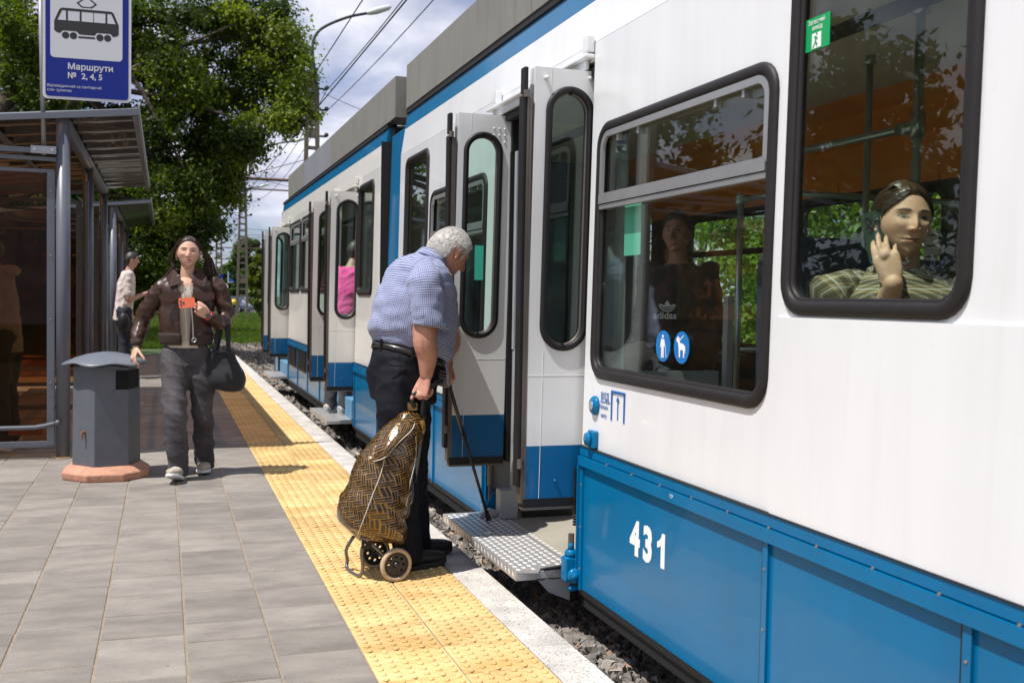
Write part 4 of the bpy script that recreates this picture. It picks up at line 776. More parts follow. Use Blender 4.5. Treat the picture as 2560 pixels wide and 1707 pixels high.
# ------------------------------------------------------------------ shelters
M_SHEL = mat('shelter_grey', (.115, .125, .150), .38, noise_amt=.08, noise_scale=8, coat=.15)
M_GALV = mat('galvanised', (.36, .37, .38), .42, metal=.55, noise_amt=.12, noise_scale=30)
M_ROOFS = glass('brown_polycarbonate', (.10, .05, .024), .10, rough=.12)
M_BRGL = glass('brown_glass', (.74, .56, .40), .008)
M_WOOD = mat('bench_wood', (.30, .12, .035), .55, noise_amt=.3, noise_scale=10, stretch=(1, 6, 6))
def shelter(y0, n_bays, label, full=True, seat_y=None):
    t = thing('tram_shelter', label, 'shelter', 'brown roofed shelters on the platform'); ys = [y0, y0+2.85, y0+5.75][:n_bays+1]; xp = -.755; y1 = ys[-1]+.12
    for y in ys:
        mb = MB(); mb.cyl((xp, y, 0), (xp, y, 2.63), .052, 24); mb.build('post', M_SHEL, t, smooth=True, auto=True)
        mb = MB(); mb.cyl((xp, y, 0), (xp, y, .008), .075, 16); mb.build('post_foot', mat('rusty_foot', (.38, .27, .13), .8, noise_amt=.4, noise_scale=40), t)
        mb = MB(); mb.cyl((-2.45, y, 0), (-2.45, y, 2.45), .045, 14); mb.build('rear_post', M_SHEL, t, auto=True)
        mb = MB(); mb.tube([(xp-.05, y+.02, 2.35), (-1.6, y+.02, 2.36), (-2.45, y+.02, 2.40)], .022, 4); mb.build('cross_bar', M_SHEL, t)
    mb = MB(); mb.tube([(xp, y0-.02, 2.645), (xp, ys[-1]+.05, 2.645)], .055, 24); mb.build('front_beam', M_SHEL, t, auto=True)
    mb = MB(); mb.tube([(-2.45, y0-.02, 2.45), (-2.45, y1, 2.45)], .045, 14); mb.build('rear_beam', M_SHEL, t, auto=True)
    # corrugated translucent roof, rising toward the tracks
    L = y1+.25-(y0-.08); nr = int(L/.52); mb = MB(); n = nr*12+1; v = []
    for i in range(n):
        y = y0-.08+L*i/(n-1); h = .030*math.sin(2*PI*i/12)
        for j in range(9):
            x = -.20-2.65*j/8; v.append((x, y, 2.775-.112*(-.20-x)+h))
    mb.add(v, [(i*9+j, i*9+j+1, (i+1)*9+j+1, (i+1)*9+j) for i in range(n-1) for j in range(8)]); mb.build('roof_sheet', M_ROOFS, t, smooth=True)
    mb = MB()
    for x in (-.22, -1.3, -2.8): mb.box((x-.022, y0-.07, 2.715-.112*(-.20-x)), (x+.022, y0-.08+L, 2.745-.112*(-.20-x)))
    mb.build('purlin', M_SHEL, t); mb = MB()
    for yy in (y0-.1,): mb.add([(-.19, yy, 2.725), (-2.87, yy, 2.43), (-2.87, yy, 2.47), (-.19, yy, 2.775), (-.19, yy+.03, 2.725), (-2.87, yy+.03, 2.43), (-2.87, yy+.03, 2.47), (-.19, yy+.03, 2.775)], [(0, 1, 2, 3), (7, 6, 5, 4), (3, 2, 6, 7), (0, 4, 5, 1), (0, 3, 7, 4)])
    mb.build('roof_edge', M_SHEL, t); mb = MB(); mb.box((-.20, y0-.08, 2.745), (-.19, y0-.08+L, 2.81)); mb.build('gutter_edge', mat('clear_edge', (.30, .30, .26), .4), t)
    for i, y in enumerate(ys):
        mb = MB(); mb.box((-.872, y-.018, .10), (-.815, y+.02, 2.26)); mb.box((-2.42, y-.015, .10), (-2.37, y+.015, 2.26)); mb.box((-2.4, y-.012, .085), (-.80, y+.012, .135)); mb.box((-2.4, y-.012, 2.24), (-.82, y+.012, 2.27)); fr = mb.build('glass_frame', M_SHEL, t, bevel=.004)
        if i in (0, len(ys)-1): 
            mb = MB(); mb.box((-2.37, y-.003, .135), (-.872, y+.003, 2.24)); mb.build('side_pane', M_BRGL, fr)
        mb = MB()
        for z in (.6, 1.1, 1.6, 2.1): mb.cyl((-.845, y-.019, z), (-.845, y-.024, z), .006, 8)
        mb.build('bolt', M_GALV, fr)
    for a, b in zip(ys[:-1], ys[1:]):
        mb = MB(); mb.box((-2.44, a+.06, .14), (-2.434, b-.06, 2.2)); mb.build('rear_pane', M_BRGL, t)
        mb = MB(); mb.box((-2.46, a+.05, 1.1), (-2.43, b-.05, 1.13)); mb.build('rear_rail', M_SHEL, t)
    for y in ys[1:]:
        mb = MB(); mb.box((xp-.012, y-.16, .1), (xp+.012, y-.05, 2.45)); mb.build('post_fin', M_SHEL, t)
    return t
sh1 = shelter(8.93, 2, 'nearest brown roofed shelter with round grey posts beside the litter bin')
mb = MB(); mb.tube(catmull([(-2.4, 8.86, .245), (-1.1, 8.86, .25), (-.93, 8.86, .255), (-.80, 8.875, .28)], 5), .018, 10); mb.ell((-.79, 8.87, .285), .022); mb.build('bumper_rail', M_SHEL, sh1, smooth=True)
shelter(17.4, 2, 'second brown roofed shelter farther along the platform behind the nearest one')
def bench(y, x, label):
    t = thing('bench', label, 'bench', None, (0, 0, 0))
    for k in range(4): mb = MB(); mb.box((x-.02+.1*k, y-.85, .43), (x+.07+.1*k, y+.85, .46)); mb.build('slat', M_WOOD, t, bevel=.004)
    for q in (-.6, .6): mb = MB(); mb.box((x, y+q-.02, 0), (x+.36, y+q+.02, .43)); mb.build('leg', M_SHEL, t)
bench(10.4, -2.25, 'brown slatted bench under the nearest shelter holding the seated man')
mb = MB(); mb.box((-2.38, 9.35, .13), (-.95, 9.42, .19)); tag(mb.build('timber_rail', M_WOOD, None, bevel=.005), 'orange brown timber rail low inside the nearest shelter', 'rail')
mb = MB(); mb.box((-1.75, 9.65, .42), (-1.25, 9.95, .47)); t = mb.build('stool', M_WOOD, None, bevel=.01); tag(t, 'small orange brown wooden stool inside the nearest shelter', 'stool')
for q in ((-1.7, 9.7), (-1.3, 9.7), (-1.7, 9.9), (-1.3, 9.9)): mb = MB(); mb.box((q[0]-.015, q[1]-.015, 0), (q[0]+.015, q[1]+.015, .42)); mb.build('leg', M_WOOD, t)

# ------------------------------------------------------------------ tram stop sign on its pole
M_SBLUE = mat('sign_blue', (.002, .016, .22), .45, spec=.3, coat=.05); M_SWHITE = mat('sign_white', (.62, .62, .65), .5)
sg = thing('tram_stop_sign', 'blue and white tram stop sign with black tram pictogram above the nearest shelter', 'sign')
SY = 8.90
mb = MB(); mb.cyl((-.895, SY+.03, 2.38), (-.925, SY+.03, 3.95), .017, 16); mb.build('pole', M_GALV, sg, auto=True)
mb = MB(); mb.box((-.985, SY-.02, 2.385), (-.80, SY+.0, 2.445)); mb.build('clamp_plate', M_GALV, sg, bevel=.003); mb = MB(); [mb.cyl((x, SY-.021, 2.415), (x, SY-.03, 2.415), .012, 12) for x in (-.955, -.83)]; mb.build('bolt', M_ALU, sg)
mb = MB(); mb.box((-2.4, SY-.01, 2.39), (-.80, SY+.03, 2.43)); mb.build('support_bar', M_SHEL, sg)
sm = lambda u, v, w: (-.897+u, SY-w, 2.815+v+.012*u)
v, f = fill2d([rrect(.32, .475, .645, .95, .035)], .012); mb = MB(); mb.add([sm(*p) for p in v], f); bd = mb.build('board', M_SWHITE, sg, bevel=.003)
def sp(name, loops, lay, m, par=bd): v, f = fill2d(loops, .001); mb = MB(); mb.add([sm(p[0], p[1], .0075+.0008*lay+p[2]) for p in v], f); return mb.build(name, m, par)
sp('blue_field', [rrect(.32, .475, .605, .91, .025)], 0, M_SBLUE); sp('white_field', [rrect(.315, .62, .525, .60, .03)], 1, M_SWHITE)
bk = M_BLACKINK; tr = lambda pts: [(.08+u*.47, .455+v*.25) for u, v in pts]
bodyo = [(0, .58), (.0, .30), (.03, .24), (.09, .21), (.13, .30), (.34, .30), (.39, .21), (.62, .21), (.66, .30), (.87, .30), (.91, .21), (.97, .24), (1, .30), (1, .58), (.92, .95), (.88, 1.0), (.12, 1.0), (.08, .95)]
wins = [[(.05, .62), (.18, .62), (.18, .92), (.12, .92)]]+[[(a, .62), (a+.18, .62), (a+.18, .92), (a, .92)] for a in (.21, .42, .62-.01)]+[[(.82, .62), (.95, .62), (.88, .92), (.82, .92)]]
sp('tram_pictogram', [tr(bodyo)]+[tr(w[::-1]) for w in wins], 2, bk)
for u in (.175, .295, .705, .825): sp('wheel_pictogram', [[(.08+u*.47+.027*math.cos(a), .495+.027*math.sin(a)) for a in np.linspace(0, 2*PI, 18)[:-1]]], 2, bk)
sp('frame_pictogram', [tr([(.37, .10), (.63, .10), (.63, .16), (.37, .16)])], 2, bk)
pan = [(.5-.16, 1.18), (.5, 1.42), (.66, 1.18), (.58, 1.05), (.42, 1.05)]; inn = [(.5-.125, 1.185), (.5, 1.37), (.625, 1.185), (.565, 1.085), (.435, 1.085)]
sp('pantograph_pictogram', [tr(pan), tr(inn[::-1])], 2, bk)
tm = lambda x0, y0: (lambda u, v, w: sm(x0+u, y0+v, .009+w))
text('sign_text', 'Маршрути', .066, M_SWHITE, tm(.175, .235), bd, bold=.0012, thick=.0004); text('sign_text', '№  2, 4, 5', .062, M_SWHITE, tm(.175, .165), bd, bold=.0012, thick=.0004)
text('sign_text', 'Відповідальний за санітарний', .0305, M_SWHITE, tm(.028, .092), bd, thick=.0004, sx=.9); text('sign_text', 'стан зупинки:', .0305, M_SWHITE, tm(.028, .058), bd, thick=.0004, sx=.9)

# ------------------------------------------------------------------ litter bin
M_BIN = mat('bin_grey', (.105, .115, .135), .5, noise_amt=.10, noise_scale=14, bump=.1, bump_scale=80)
M_TERRA = mat('painted_concrete', (.50, .25, .165), .8, noise_amt=.25, noise_scale=18, bump=.4, bump_scale=50)
bn = thing('litter_bin', 'dark grey six sided litter bin with a wavy lid on a salmon concrete base', 'litter bin', None, (-.385, 7.98, 0))
def hexa(r, z, a0=R(8), n=6): return [(r*math.cos(a0+2*PI*i/n), r*math.sin(a0+2*PI*i/n), z) for i in range(n)]
def prism(rs, a0, n=6):
    mb = MB(); v = []
    for r, z in rs: v += hexa(r, z, a0, n)
    f = [(i*n+j, i*n+(j+1) % n, (i+1)*n+(j+1) % n, (i+1)*n+j) for i in range(len(rs)-1) for j in range(n)]+[tuple(range(n-1, -1, -1)), tuple(range((len(rs)-1)*n, len(rs)*n))]; return mb.add(v, f)
prism([(.310, 0), (.315, .05), (.25, .095), (.05, .097)], R(22.5), 8).build('base', M_TERRA, bn, bevel=.008)
A0 = R(12)
prism([(.232, .095), (.228, .60), (.225, .795)], A0).build('body', M_BIN, bn, bevel=.004)
# opening facing the tracks: near-black plates on the solid body paint its inner darkness
cs = [Vector(p) for p in hexa(.2275, .5, A0)]
mb = MB(); i0 = 4; a, b = cs[4], cs[5]; d = (b-a).normalized(); nrm = Vector((d.y, -d.x, 0)); p0 = a+d*.0; Ll = (b-a).length
def q(s, z, o): p = a+d*s+nrm*o; return (p.x, p.y, z)
mb = MB(); 
for (s0, s1, z0, z1) in ((.14, Ll+.0, .635, .770),): mb.add([q(s0, z0, .002), q(s1, z0, .002), q(s1, z1, .002), q(s0, z1, .002), q(s0, z0, .004), q(s1, z0, .004), q(s1, z1, .004), q(s0, z1, .004)], [(0, 1, 2, 3), (7, 6, 5, 4), (0, 4, 5, 1), (1, 5, 6, 2), (2, 6, 7, 3), (3, 7, 4, 0)])
mb.build('opening', mat('bin_opening_dark', (.004, .004, .004), .9), bn)
c2, d2 = cs[5], (cs[0]-cs[5]).normalized(); n2 = Vector((d2.y, -d2.x, 0)); mb = MB()
def q2(s, z, o): p = c2+d2*s+n2*o; return (p.x, p.y, z)
mb.add([q2(.0, .635, .003), q2(.19, .635, .003), q2(.19, .770, .003), q2(.0, .770, .003)], [(0, 1, 2, 3)]); mb.build('opening', mat('bin_opening_dark', ()), bn)
mb = MB(); mb.add([q(.10, .600, .003), q(Ll, .600, .003), q(Ll, .635, .010), q(.14, .635, .010)], [(0, 1, 2, 3)]); mb.build('opening_lip', M_BIN, bn)
mb = MB(); mb.tube(catmull([q(.05, .33, .002), q(.052, .33, .022), q(.056, .30, .026), q(.06, .27, .02)], 4), .008, 8) if False else None
c3, d3 = cs[3], (cs[4]-cs[3]).normalized(); n3 = Vector((d3.y, -d3.x, 0)); pp = c3+d3*.13
mb = MB(); mb.cyl((pp.x, pp.y, .335), (pp.x+n3.x*.03, pp.y+n3.y*.03, .335), .010, 12); mb.tube([(pp.x+n3.x*.028, pp.y+n3.y*.028, .335), (pp.x+n3.x*.03, pp.y+n3.y*.03, .29)], .007, 8); mb.build('lock', mat('rusty_lock', (.30, .14, .07), .7, metal=.3), bn)
# wavy lid: shallow pyramid dome with scalloped rim
mb = MB(); n = 48; v = [(0, 0, .895)]
for k, rr_ in enumerate((.06, .14, .21, .265, .285)):
    for j in range(n):
        a = 2*PI*j/n+A0; w = math.cos(6*(a-A0)); rad = rr_*(1+.045*w*(k/4)); z = .893-.078*(rr_/.285)**2.0-.010*w*(k/4)**2; v.append((rad*math.cos(a)*1.02, rad*math.sin(a)*1.02, z))
f = [(0, 1+j, 1+(j+1) % n) for j in range(n)]+[(1+k*n+j, 1+(k+1)*n+j, 1+(k+1)*n+(j+1) % n, 1+k*n+(j+1) % n) for k in range(4) for j in range(n)]
mb.add(v, f); ld = mb.build('lid', mat('bin_lid_grey', (.14, .155, .185), .42, noise_amt=.1, noise_scale=20), bn, smooth=True); so = ld.modifiers.new('s', 'SOLIDIFY'); so.thickness = .008
mb = MB(); mb.lathe([(.19, .775), (.20, .80), (.16, .84)], (0, 0, 0), 24); mb.build('lid_skirt', M_BIN, bn)

# ------------------------------------------------------------------ lattice catenary poles with street lamps
M_CONC = mat('old_concrete', (.15, .125, .095), .9, noise_amt=.2, noise_scale=3); M_LAMP = mat('lamp_white', (.62, .64, .62), .4); M_IRON = mat('dark_iron', (.03, .034, .04), .6, noise_amt=.2); M_WIRE = mat('wire', (.03, .03, .035), .5)
def lattice(x, y, h, label, lampdir, bracket, arm=2.6, rise=1.7, bz_=None, z0=-.42):
    t = thing('catenary_pole', label, 'pole', 'lattice catenary poles between the tracks', (x, y, z0)); mb = MB(); w0, w1 = .34, .17
    def hw(z): return w0+(w1-w0)*z/h
    for s in (-1, 1):
        for k in range(10):
            za, zb = h*k/10, h*(k+1)/10; a, b = hw(za), hw(zb); c = .075
            mb.add([(s*a-c, -.1, za), (s*a+c, -.1, za), (s*a+c, .1, za), (s*a-c, .1, za), (s*b-c, -.1, zb), (s*b+c, -.1, zb), (s*b+c, .1, zb), (s*b-c, .1, zb)], [(0, 1, 5, 4), (1, 2, 6, 5), (2, 3, 7, 6), (3, 0, 4, 7)])
    mb.build('upright', M_CONC, t); z = 1.6
    while z < h-.2: 
        solid = (int(z/.44) % 6 == 5) or z > h*.80; mb = MB(); mb.box((-hw(z)+.05, -.07, z), (hw(z)-.05, .07, z+(.38 if solid else .13))); mb.build('rung', M_CONC, t); z += .44
    mb = MB(); mb.tube([(0, 0, h-.3), (0, 0, h+1.2)], [.26, .05], 14); mb.build('pole_cap', M_IRON, t)
    mb = MB(); mb.tube(catmull([(0, 0, h+1.1), (.02*lampdir, 0, h+1.7), (.35*lampdir, 0, h+2.2), (arm*.6*lampdir, 0, h+1.2+rise*.85), (arm*lampdir, 0, h+1.2+rise)], 5), .055, 8); la = mb.build('lamp_arm', M_IRON, t, smooth=True)
    mb = MB(); e = Vector((arm*lampdir, 0, h+1.2+rise)); dd = Vector((.93*lampdir, 0, .34)); mb.tube([e-dd*.05, e+dd*.1, e+dd*.35, e+dd*.85, e+dd*.98], [.06, .11, .14, .11, .04], 10); mb.build('lamp_head', M_LAMP, la, smooth=True)
    if bracket:
        mb = MB(); mb.tube([(-bracket, 0, bz_), (bracket, 0, bz_)], .055, 8); mb.cyl((-bracket*.8, 0, bz_), (-bracket*.8, 0, bz_+.5), .03, 6); mb.tube([(-bracket*.95, 0, bz_), (0, 0, bz_+.9), (bracket*.95, 0, bz_)], .015, 5); mb.build('bracket', M_RUST, t)
    for z in (h-.1, h-.9, h-1.9): mb = MB(); mb.cyl((.2, 0, z), (.55, 0, z), .04, 6); mb.ell((.55, 0, z+.06), .09, 8, 6); mb.build('insulator', M_IRON, t)
    return t
lattice(5.35, 40.5, 9.75, 'nearest lattice pole with a long curved lamp arm rising behind the tram roof', 1, 2.9, arm=2.1, rise=1.75, bz_=6.1)
lattice(5.05, 73, 9.0, 'middle lattice pole with open rungs standing in the grass left of the tram', 1, 4.6, arm=3.4, rise=2.1, bz_=8.9)
lattice(5.0, 104, 8.6, 'third lattice pole showing dark beside the tree and the hair of the walking woman', 1, 4.6, arm=3.8, rise=2.4, bz_=6.2)
lattice(5.0, 138, 8.6, 'farthest lattice pole, thin against the sky', 1, 4.6, arm=3.8, rise=2.4, bz_=6.2)
def wire(name, pts, r, label): tag(MB().tube(pts, r, 5).build(name, M_WIRE, None, smooth=True), label, 'wire')
def sag(a, b, s, n=12): a, b = Vector(a), Vector(b); return [a.lerp(b, i/n)-Vector((0, 0, 4*s*(i/n)*(1-i/n))) for i in range(n+1)]
wire('contact_wire', [(2.8, -5, 4.95), (2.8, 40.5, 4.95), (2.75, 73, 5.0), (2.75, 138, 5.0)], .011, 'tram contact wire running above the tram roof into the distance')
wire('contact_wire', [(6.2, -5, 5.0), (6.2, 40.5, 5.0), (6.2, 73, 5.05), (6.2, 138, 5.05)], .011, 'second contact wire over the farther track')
wire('carrier_wire', sag((2.8, -2, 6.4), (2.8, 40.5, 6.0), .5)+sag((2.8, 41, 6.0), (2.8, 73, 6.3), .5), .010, 'thin carrier wire above the nearer contact wire')
wire('feeder_wire', sag((5.9, 0, 10.2), (5.9, 40.5, 9.2), .5)+sag((5.9, 40.6, 9.2), (5.6, 73, 8.3), .8)+sag((5.6, 73.1, 8.3), (5.5, 104, 7.8), .8), .016, 'upper feeder wire of the pair meeting the nearest lattice pole')
wire('feeder_wire', sag((6.3, 0, 9.6), (5.9, 40.5, 8.4), .5)+sag((5.9, 40.6, 8.4), (5.6, 73, 7.6), .8)+sag((5.6, 73.1, 7.6), (5.5, 104, 7.0), .8), .014, 'lower feeder wire of the pair meeting the nearest lattice pole')
wire('span_wire', sag((5.7, 40.5, 9.1), (14, 44, 7.9), .3), .012, 'span wire running right from the nearest lattice pole behind the tram')
wire('span_wire', sag((-9, 76, 7.4), (5, 73, 8.2), .4), .014, 'span wire crossing left of the middle lattice pole')
wire('span_wire', sag((-8, 104, 7.6), (14, 104, 7.4), .5), .022, 'span wire crossing at the third lattice pole')
wire('span_wire', sag((-8, 90, 5.5), (16, 95, 7.8), .8), .018, 'slanting span wire between the distant lattice poles')
wire('span_wire', sag((-10, 118, 10.5), (16, 112, 8), .6), .020, 'long span wire crossing above the distant street')

# ------------------------------------------------------------------ distant street: billboard, signs, cars
M_BILL = mat('billboard_blue', (.012, .12, .50), .5, noise_amt=.12, noise_scale=.5)
bb = thing('billboard', 'blue billboard with an orange and white print behind the middle lattice pole', 'billboard', None, (0, 0, 0))
P1 = PY(572, 678, 118); P2 = PY(630, 706, 118)
mb = MB(); mb.box((P1.x, 118, P2.z), (P2.x, 118.2, P1.z)); mb.build('board', M_BILL, bb); mb = MB(); wq = P2.x-P1.x; hq = P1.z-P2.z
for a in ((P1.x-.1, P2.z-.1, P2.x+.1, P2.z), (P1.x-.1, P1.z, P2.x+.1, P1.z+.1), (P1.x-.1, P2.z, P1.x, P1.z), (P2.x, P2.z, P2.x+.1, P1.z)): mb.box((a[0], 117.95, a[1]), (a[2], 118.22, a[3]))
mb.build('frame', M_LAMP, bb)
mb = MB(); mb.box((P1.x+wq*.16, 117.96, P2.z+hq*.66), (P1.x+wq*.45, 117.99, P2.z+hq*.85)); mb.build('orange_print', mat('bill_orange', (.55, .25, .08), .6), bb)
mb = MB(); [mb.ell((P1.x+wq*a, 117.97, P2.z+hq*b), (wq*.06, .02, hq*.16)) for a, b in ((.62, .6), (.72, .5), (.8, .65), (.9, .45))]; mb.build('pale_print', mat('bill_pale', (.25, .40, .65), .6), bb)
for a in (.3, .75): mb = MB(); mb.cyl((P1.x+wq*a, 118.1, -.4), (P1.x+wq*a, 118.1, P2.z), .12, 8); mb.build('leg', M_GREYP, bb)
for (px, py, rr_, lab, m) in ((554, 690, 5, 'small blue round road sign left of the billboard', M_SBLUE), (562, 716, 8, 'pale round road sign below the blue one', M_SWHITE), (170, 690, 7, 'small blue road sign glimpsed between the shelter posts', M_SBLUE), (637, 735, 4, 'small blue square road sign beside the distant car', M_SBLUE)):
    c = PY(px, py, 92); s = thing('road_sign', lab, 'road sign'); r_ = rr_*92/2600; mb = MB(); mb.cyl((c.x, 91.95, c.z), (c.x, 92, c.z), r_, 20); mb.build('disc', m, s); mb = MB(); mb.cyl((c.x, 92.06, -.4), (c.x, 92.06, c.z), .04, 6); mb.build('pole', M_GALV, s)
mb = MB(); mb.box((-60, 96, TRACK_Z-.02), (60, 112, TRACK_Z-.012)); tag(mb.build('road', M_ASPH), kind='structure')
def car(x, y, rz, col, label, cname, lamp=None):
    t = thing('parked_car', label, 'car', 'cars on the distant cross street', (x, y, TRACK_Z), rz); m = mat('car_'+cname, col, .25, coat=.8)
    sec = [(-2.15, .35, .62, .78), (-2.05, .30, .90, .82), (-1.2, .28, .98, .86), (1.0, .28, .95, .86), (1.9, .30, .85, .84), (2.15, .36, .62, .76)]
    mb = MB(); v = []
    for (yy, zl, zh, hw) in sec: v += [(-hw*.92, yy, zl), (-hw, yy, (zl+zh)/2), (-hw*.93, yy, zh), (hw*.93, yy, zh), (hw, yy, (zl+zh)/2), (hw*.92, yy, zl)]
    mb.add(v, [(i*6+j, i*6+(j+1) % 6, (i+1)*6+(j+1) % 6, (i+1)*6+j) for i in range(5) for j in range(6)]+[(5, 4, 3, 2, 1, 0), (30, 31, 32, 33, 34, 35)]); mb.build('body', m, t, bevel=.05)
    mb = MB(); v = []
    for (yy, zh, hw) in ((-1.35, .95, .78), (-.65, 1.42, .62), (.75, 1.45, .62), (1.6, .95, .76)): v += [(-hw, yy, zh), (hw, yy, zh)]
    v += [(-.80, -1.35, .94), (.80, -1.35, .94), (.8, 1.6, .94), (-.8, 1.6, .94)]
    mb.add(v, [(0, 1, 3, 2), (2, 3, 5, 4), (4, 5, 7, 6), (8, 2, 4, 11), (8, 0, 2), (4, 6, 11), (9, 10, 5, 3), (1, 9, 3), (5, 10, 7)]); mb.build('cabin_glass', mat('car_glass', (.02, .03, .04), .1, coat=1), t)
    mb = MB(); mb.box((-.6, -.6, 1.42), (.6, .75, 1.465)); mb.build('roof', m, t, bevel=.03)
    for s in (-1, 1):
        for yy in (-1.35, 1.35): mb = MB(); mb.cyl((s*.72, yy, .32), (s*.88, yy, .32), .32, 16); w = mb.build('wheel', M_RUB, t); mb = MB(); mb.cyl((s*.87, yy, .32), (s*.89, yy, .32), .19, 12); mb.build('rim', M_ALU, w)
        mb = MB(); mb.ell((s*.62, -2.08, .72), (.18, .06, .09)); mb.build('headlight', lamp or M_LAMP, t)
    mb = MB(); mb.box((-.3, -2.17, .42), (.3, -2.15, .54)); mb.build('number_plate', M_SWHITE, t)
    return t
cx_ = lambda px, y: PY(px, 740, y).x
car(cx_(631, 98), 98, R(8), (.10, .13, .20), 'grey blue car facing the camera left of the tram', 'greyblue')
car(cx_(586, 103), 103, R(-30), (.03, .035, .06), 'dark car half hidden behind the middle lattice pole', 'dark')
car(cx_(575, 99), 106, R(60), (.45, .46, .47), 'light car to the left of the middle lattice pole', 'light')
car(cx_(178, 100), 100, R(0), (.05, .05, .06), 'dark car glimpsed between the shelter posts', 'black')
mo = thing('motor_scooter', 'distant scooter with a yellow lamp cover left of the middle lattice pole', 'scooter', None, (cx_(584, 96), 96, TRACK_Z)); mb = MB(); mb.ell((0, 0, .95), (.28, .3, .3)); mb.build('fairing', mat('scooter_yellow', (.75, .48, .02), .4), mo); mb = MB(); mb.cyl((-.06, 0, .3), (.06, 0, .3), .3, 14); mb.cyl((-.06, 1.2, .3), (.06, 1.2, .3), .3, 14); mb.build('wheel', M_RUB, mo); mb = MB(); mb.box((-.15, .1, .4), (.15, 1.2, .85)); mb.build('seat', M_RUB, mo)
# ------------------------------------------------------------------ people: builders
V3 = Vector
def skin_mat(name, col, rough=.5): return mat(name, col, rough, attr='tone', sub=.10, noise_amt=.07, noise_scale=70, bump=.16, bump_scale=330)
def loft(mb, secs, n=28, cap=True, closed_uv=True, exp=2.0, vlen=None):
    """secs: (center, u half-vector, v half-vector); ring starts at +v (front) and runs toward +u"""
    v = []; uv = []; acc = 0
    for i, s in enumerate(secs):
        c, a, b = V3(s[0]), V3(s[1]), V3(s[2]); e = s[3] if len(s) > 3 else exp
        if i: acc += (c-V3(secs[i-1][0])).length
        per = PI*(a.length+b.length)
        for j in range(n+1 if closed_uv else n):
            t = 2*PI*j/n; cs, sn = math.cos(t), math.sin(t)
            cs = math.copysign(abs(cs)**(2/e), cs); sn = math.copysign(abs(sn)**(2/e), sn)
            v.append(c+b*cs+a*sn); uv.append(((j/n-.5)*per*1.0, acc))
    m = n+1 if closed_uv else n
    f = [(i*m+j, i*m+(j+1) % m if not closed_uv else i*m+j+1, (i+1)*m+((j+1) % m if not closed_uv else j+1), (i+1)*m+j) for i in range(len(secs)-1) for j in range(n)]
    if cap: f += [tuple(range(n-1, -1, -1)), tuple((len(secs)-1)*m+j for j in range(n))]
    mb.add(v, f, uv); return mb
def resec(secs, k=5):
    """smooth interpolation of sections"""
    C = catmull([s[0] for s in secs], k); A = catmull([s[1] for s in secs], k); B = catmull([s[2] for s in secs], k)
    return list(zip(C, A, B))
def capsule(mb, pts, rs, n=12, k=4):
    P = catmull(pts, k) if len(pts) > 2 else [V3(p) for p in pts]; m = len(P); q = len(rs)-1
    R_ = [float(np.interp(i/(m-1)*q, range(q+1), rs)) for i in range(m)]
    mb.tube(P, R_, n); mb.ell(P[0], R_[0]*.999, n, 8); mb.ell(P[-1], R_[-1]*.999, n, 8)
def remesh(mb, vox, it=3, fac=.6):
    me = bpy.data.meshes.new('tmp'); me.from_pydata(mb.v, [], mb.f); ob = bpy.data.objects.new('tmp', me); COL.objects.link(ob)
    m = ob.modifiers.new('r', 'REMESH'); m.mode = 'VOXEL'; m.voxel_size = vox; m.adaptivity = 0
    s = ob.modifiers.new('s', 'SMOOTH'); s.iterations = it; s.factor = fac
    dg = bpy.context.evaluated_depsgraph_get(); dg.update(); out = bpy.data.meshes.new_from_object(ob.evaluated_get(dg)); bpy.data.objects.remove(ob); bpy.data.meshes.remove(me)
    return out
def coords(me): a = np.empty(len(me.vertices)*3); me.vertices.foreach_get('co', a); return a.reshape(-1, 3)
def setco(me, a): me.vertices.foreach_set('co', a.ravel()); me.update()
def normals(me): a = np.empty(len(me.vertices)*3); me.vertex_normals.foreach_get('vector', a); return a.reshape(-1, 3)
def wrinkle(me, amp, freq, seed, axis=None, sharp=1.0, mask=None):
    """folds: warped sines displaced along the normals"""
    r = np.random.default_rng(seed); co = coords(me); nn = normals(me); h = np.zeros(len(co))
    warp = np.stack([np.sin(co@(r.normal(size=3)*freq*.35)+r.random()*6) for _ in range(3)], 1)*.35/freq*2
    for k in range(6):
        d = r.normal(size=3); 
        if axis is not None: d = d*.35+np.array(axis)*(1 if k % 2 else -1)*r.uniform(.6, 1.1)
        d = d/np.linalg.norm(d)*freq*r.uniform(.6, 1.6); s = np.sin((co+warp)@d+r.random()*6.28); h += (1-np.abs(s)*1.0)**2*.6-.2
    h *= amp/2
    if mask is not None: h *= mask(co)
    setco(me, co+nn*h[:, None]); return me
def tone(me, base, fn=None, var=.05, seed=0):
    co = coords(me); c = np.ones((len(co), 4)); c[:, :3] = base
    r = np.random.default_rng(seed); w = sum(np.sin(co@(r.normal(size=3)*40)+r.random()*6) for _ in range(4))/4; c[:, :3] *= (1+var*w)[:, None]
    if fn: fn(co, c)
    at = me.color_attributes.new('tone', 'FLOAT_COLOR', 'POINT'); at.data.foreach_set('color', c.ravel())
def head_frame(c, fwd, up):
    f = V3(fwd).normalized(); u = V3(up); u = (u-u.dot(f)*f).normalized(); r = f.cross(u); return Matrix(((r.x, f.x, u.x, c[0]), (r.y, f.y, u.y, c[1]), (r.z, f.z, u.z, c[2]), (0, 0, 0, 1)))
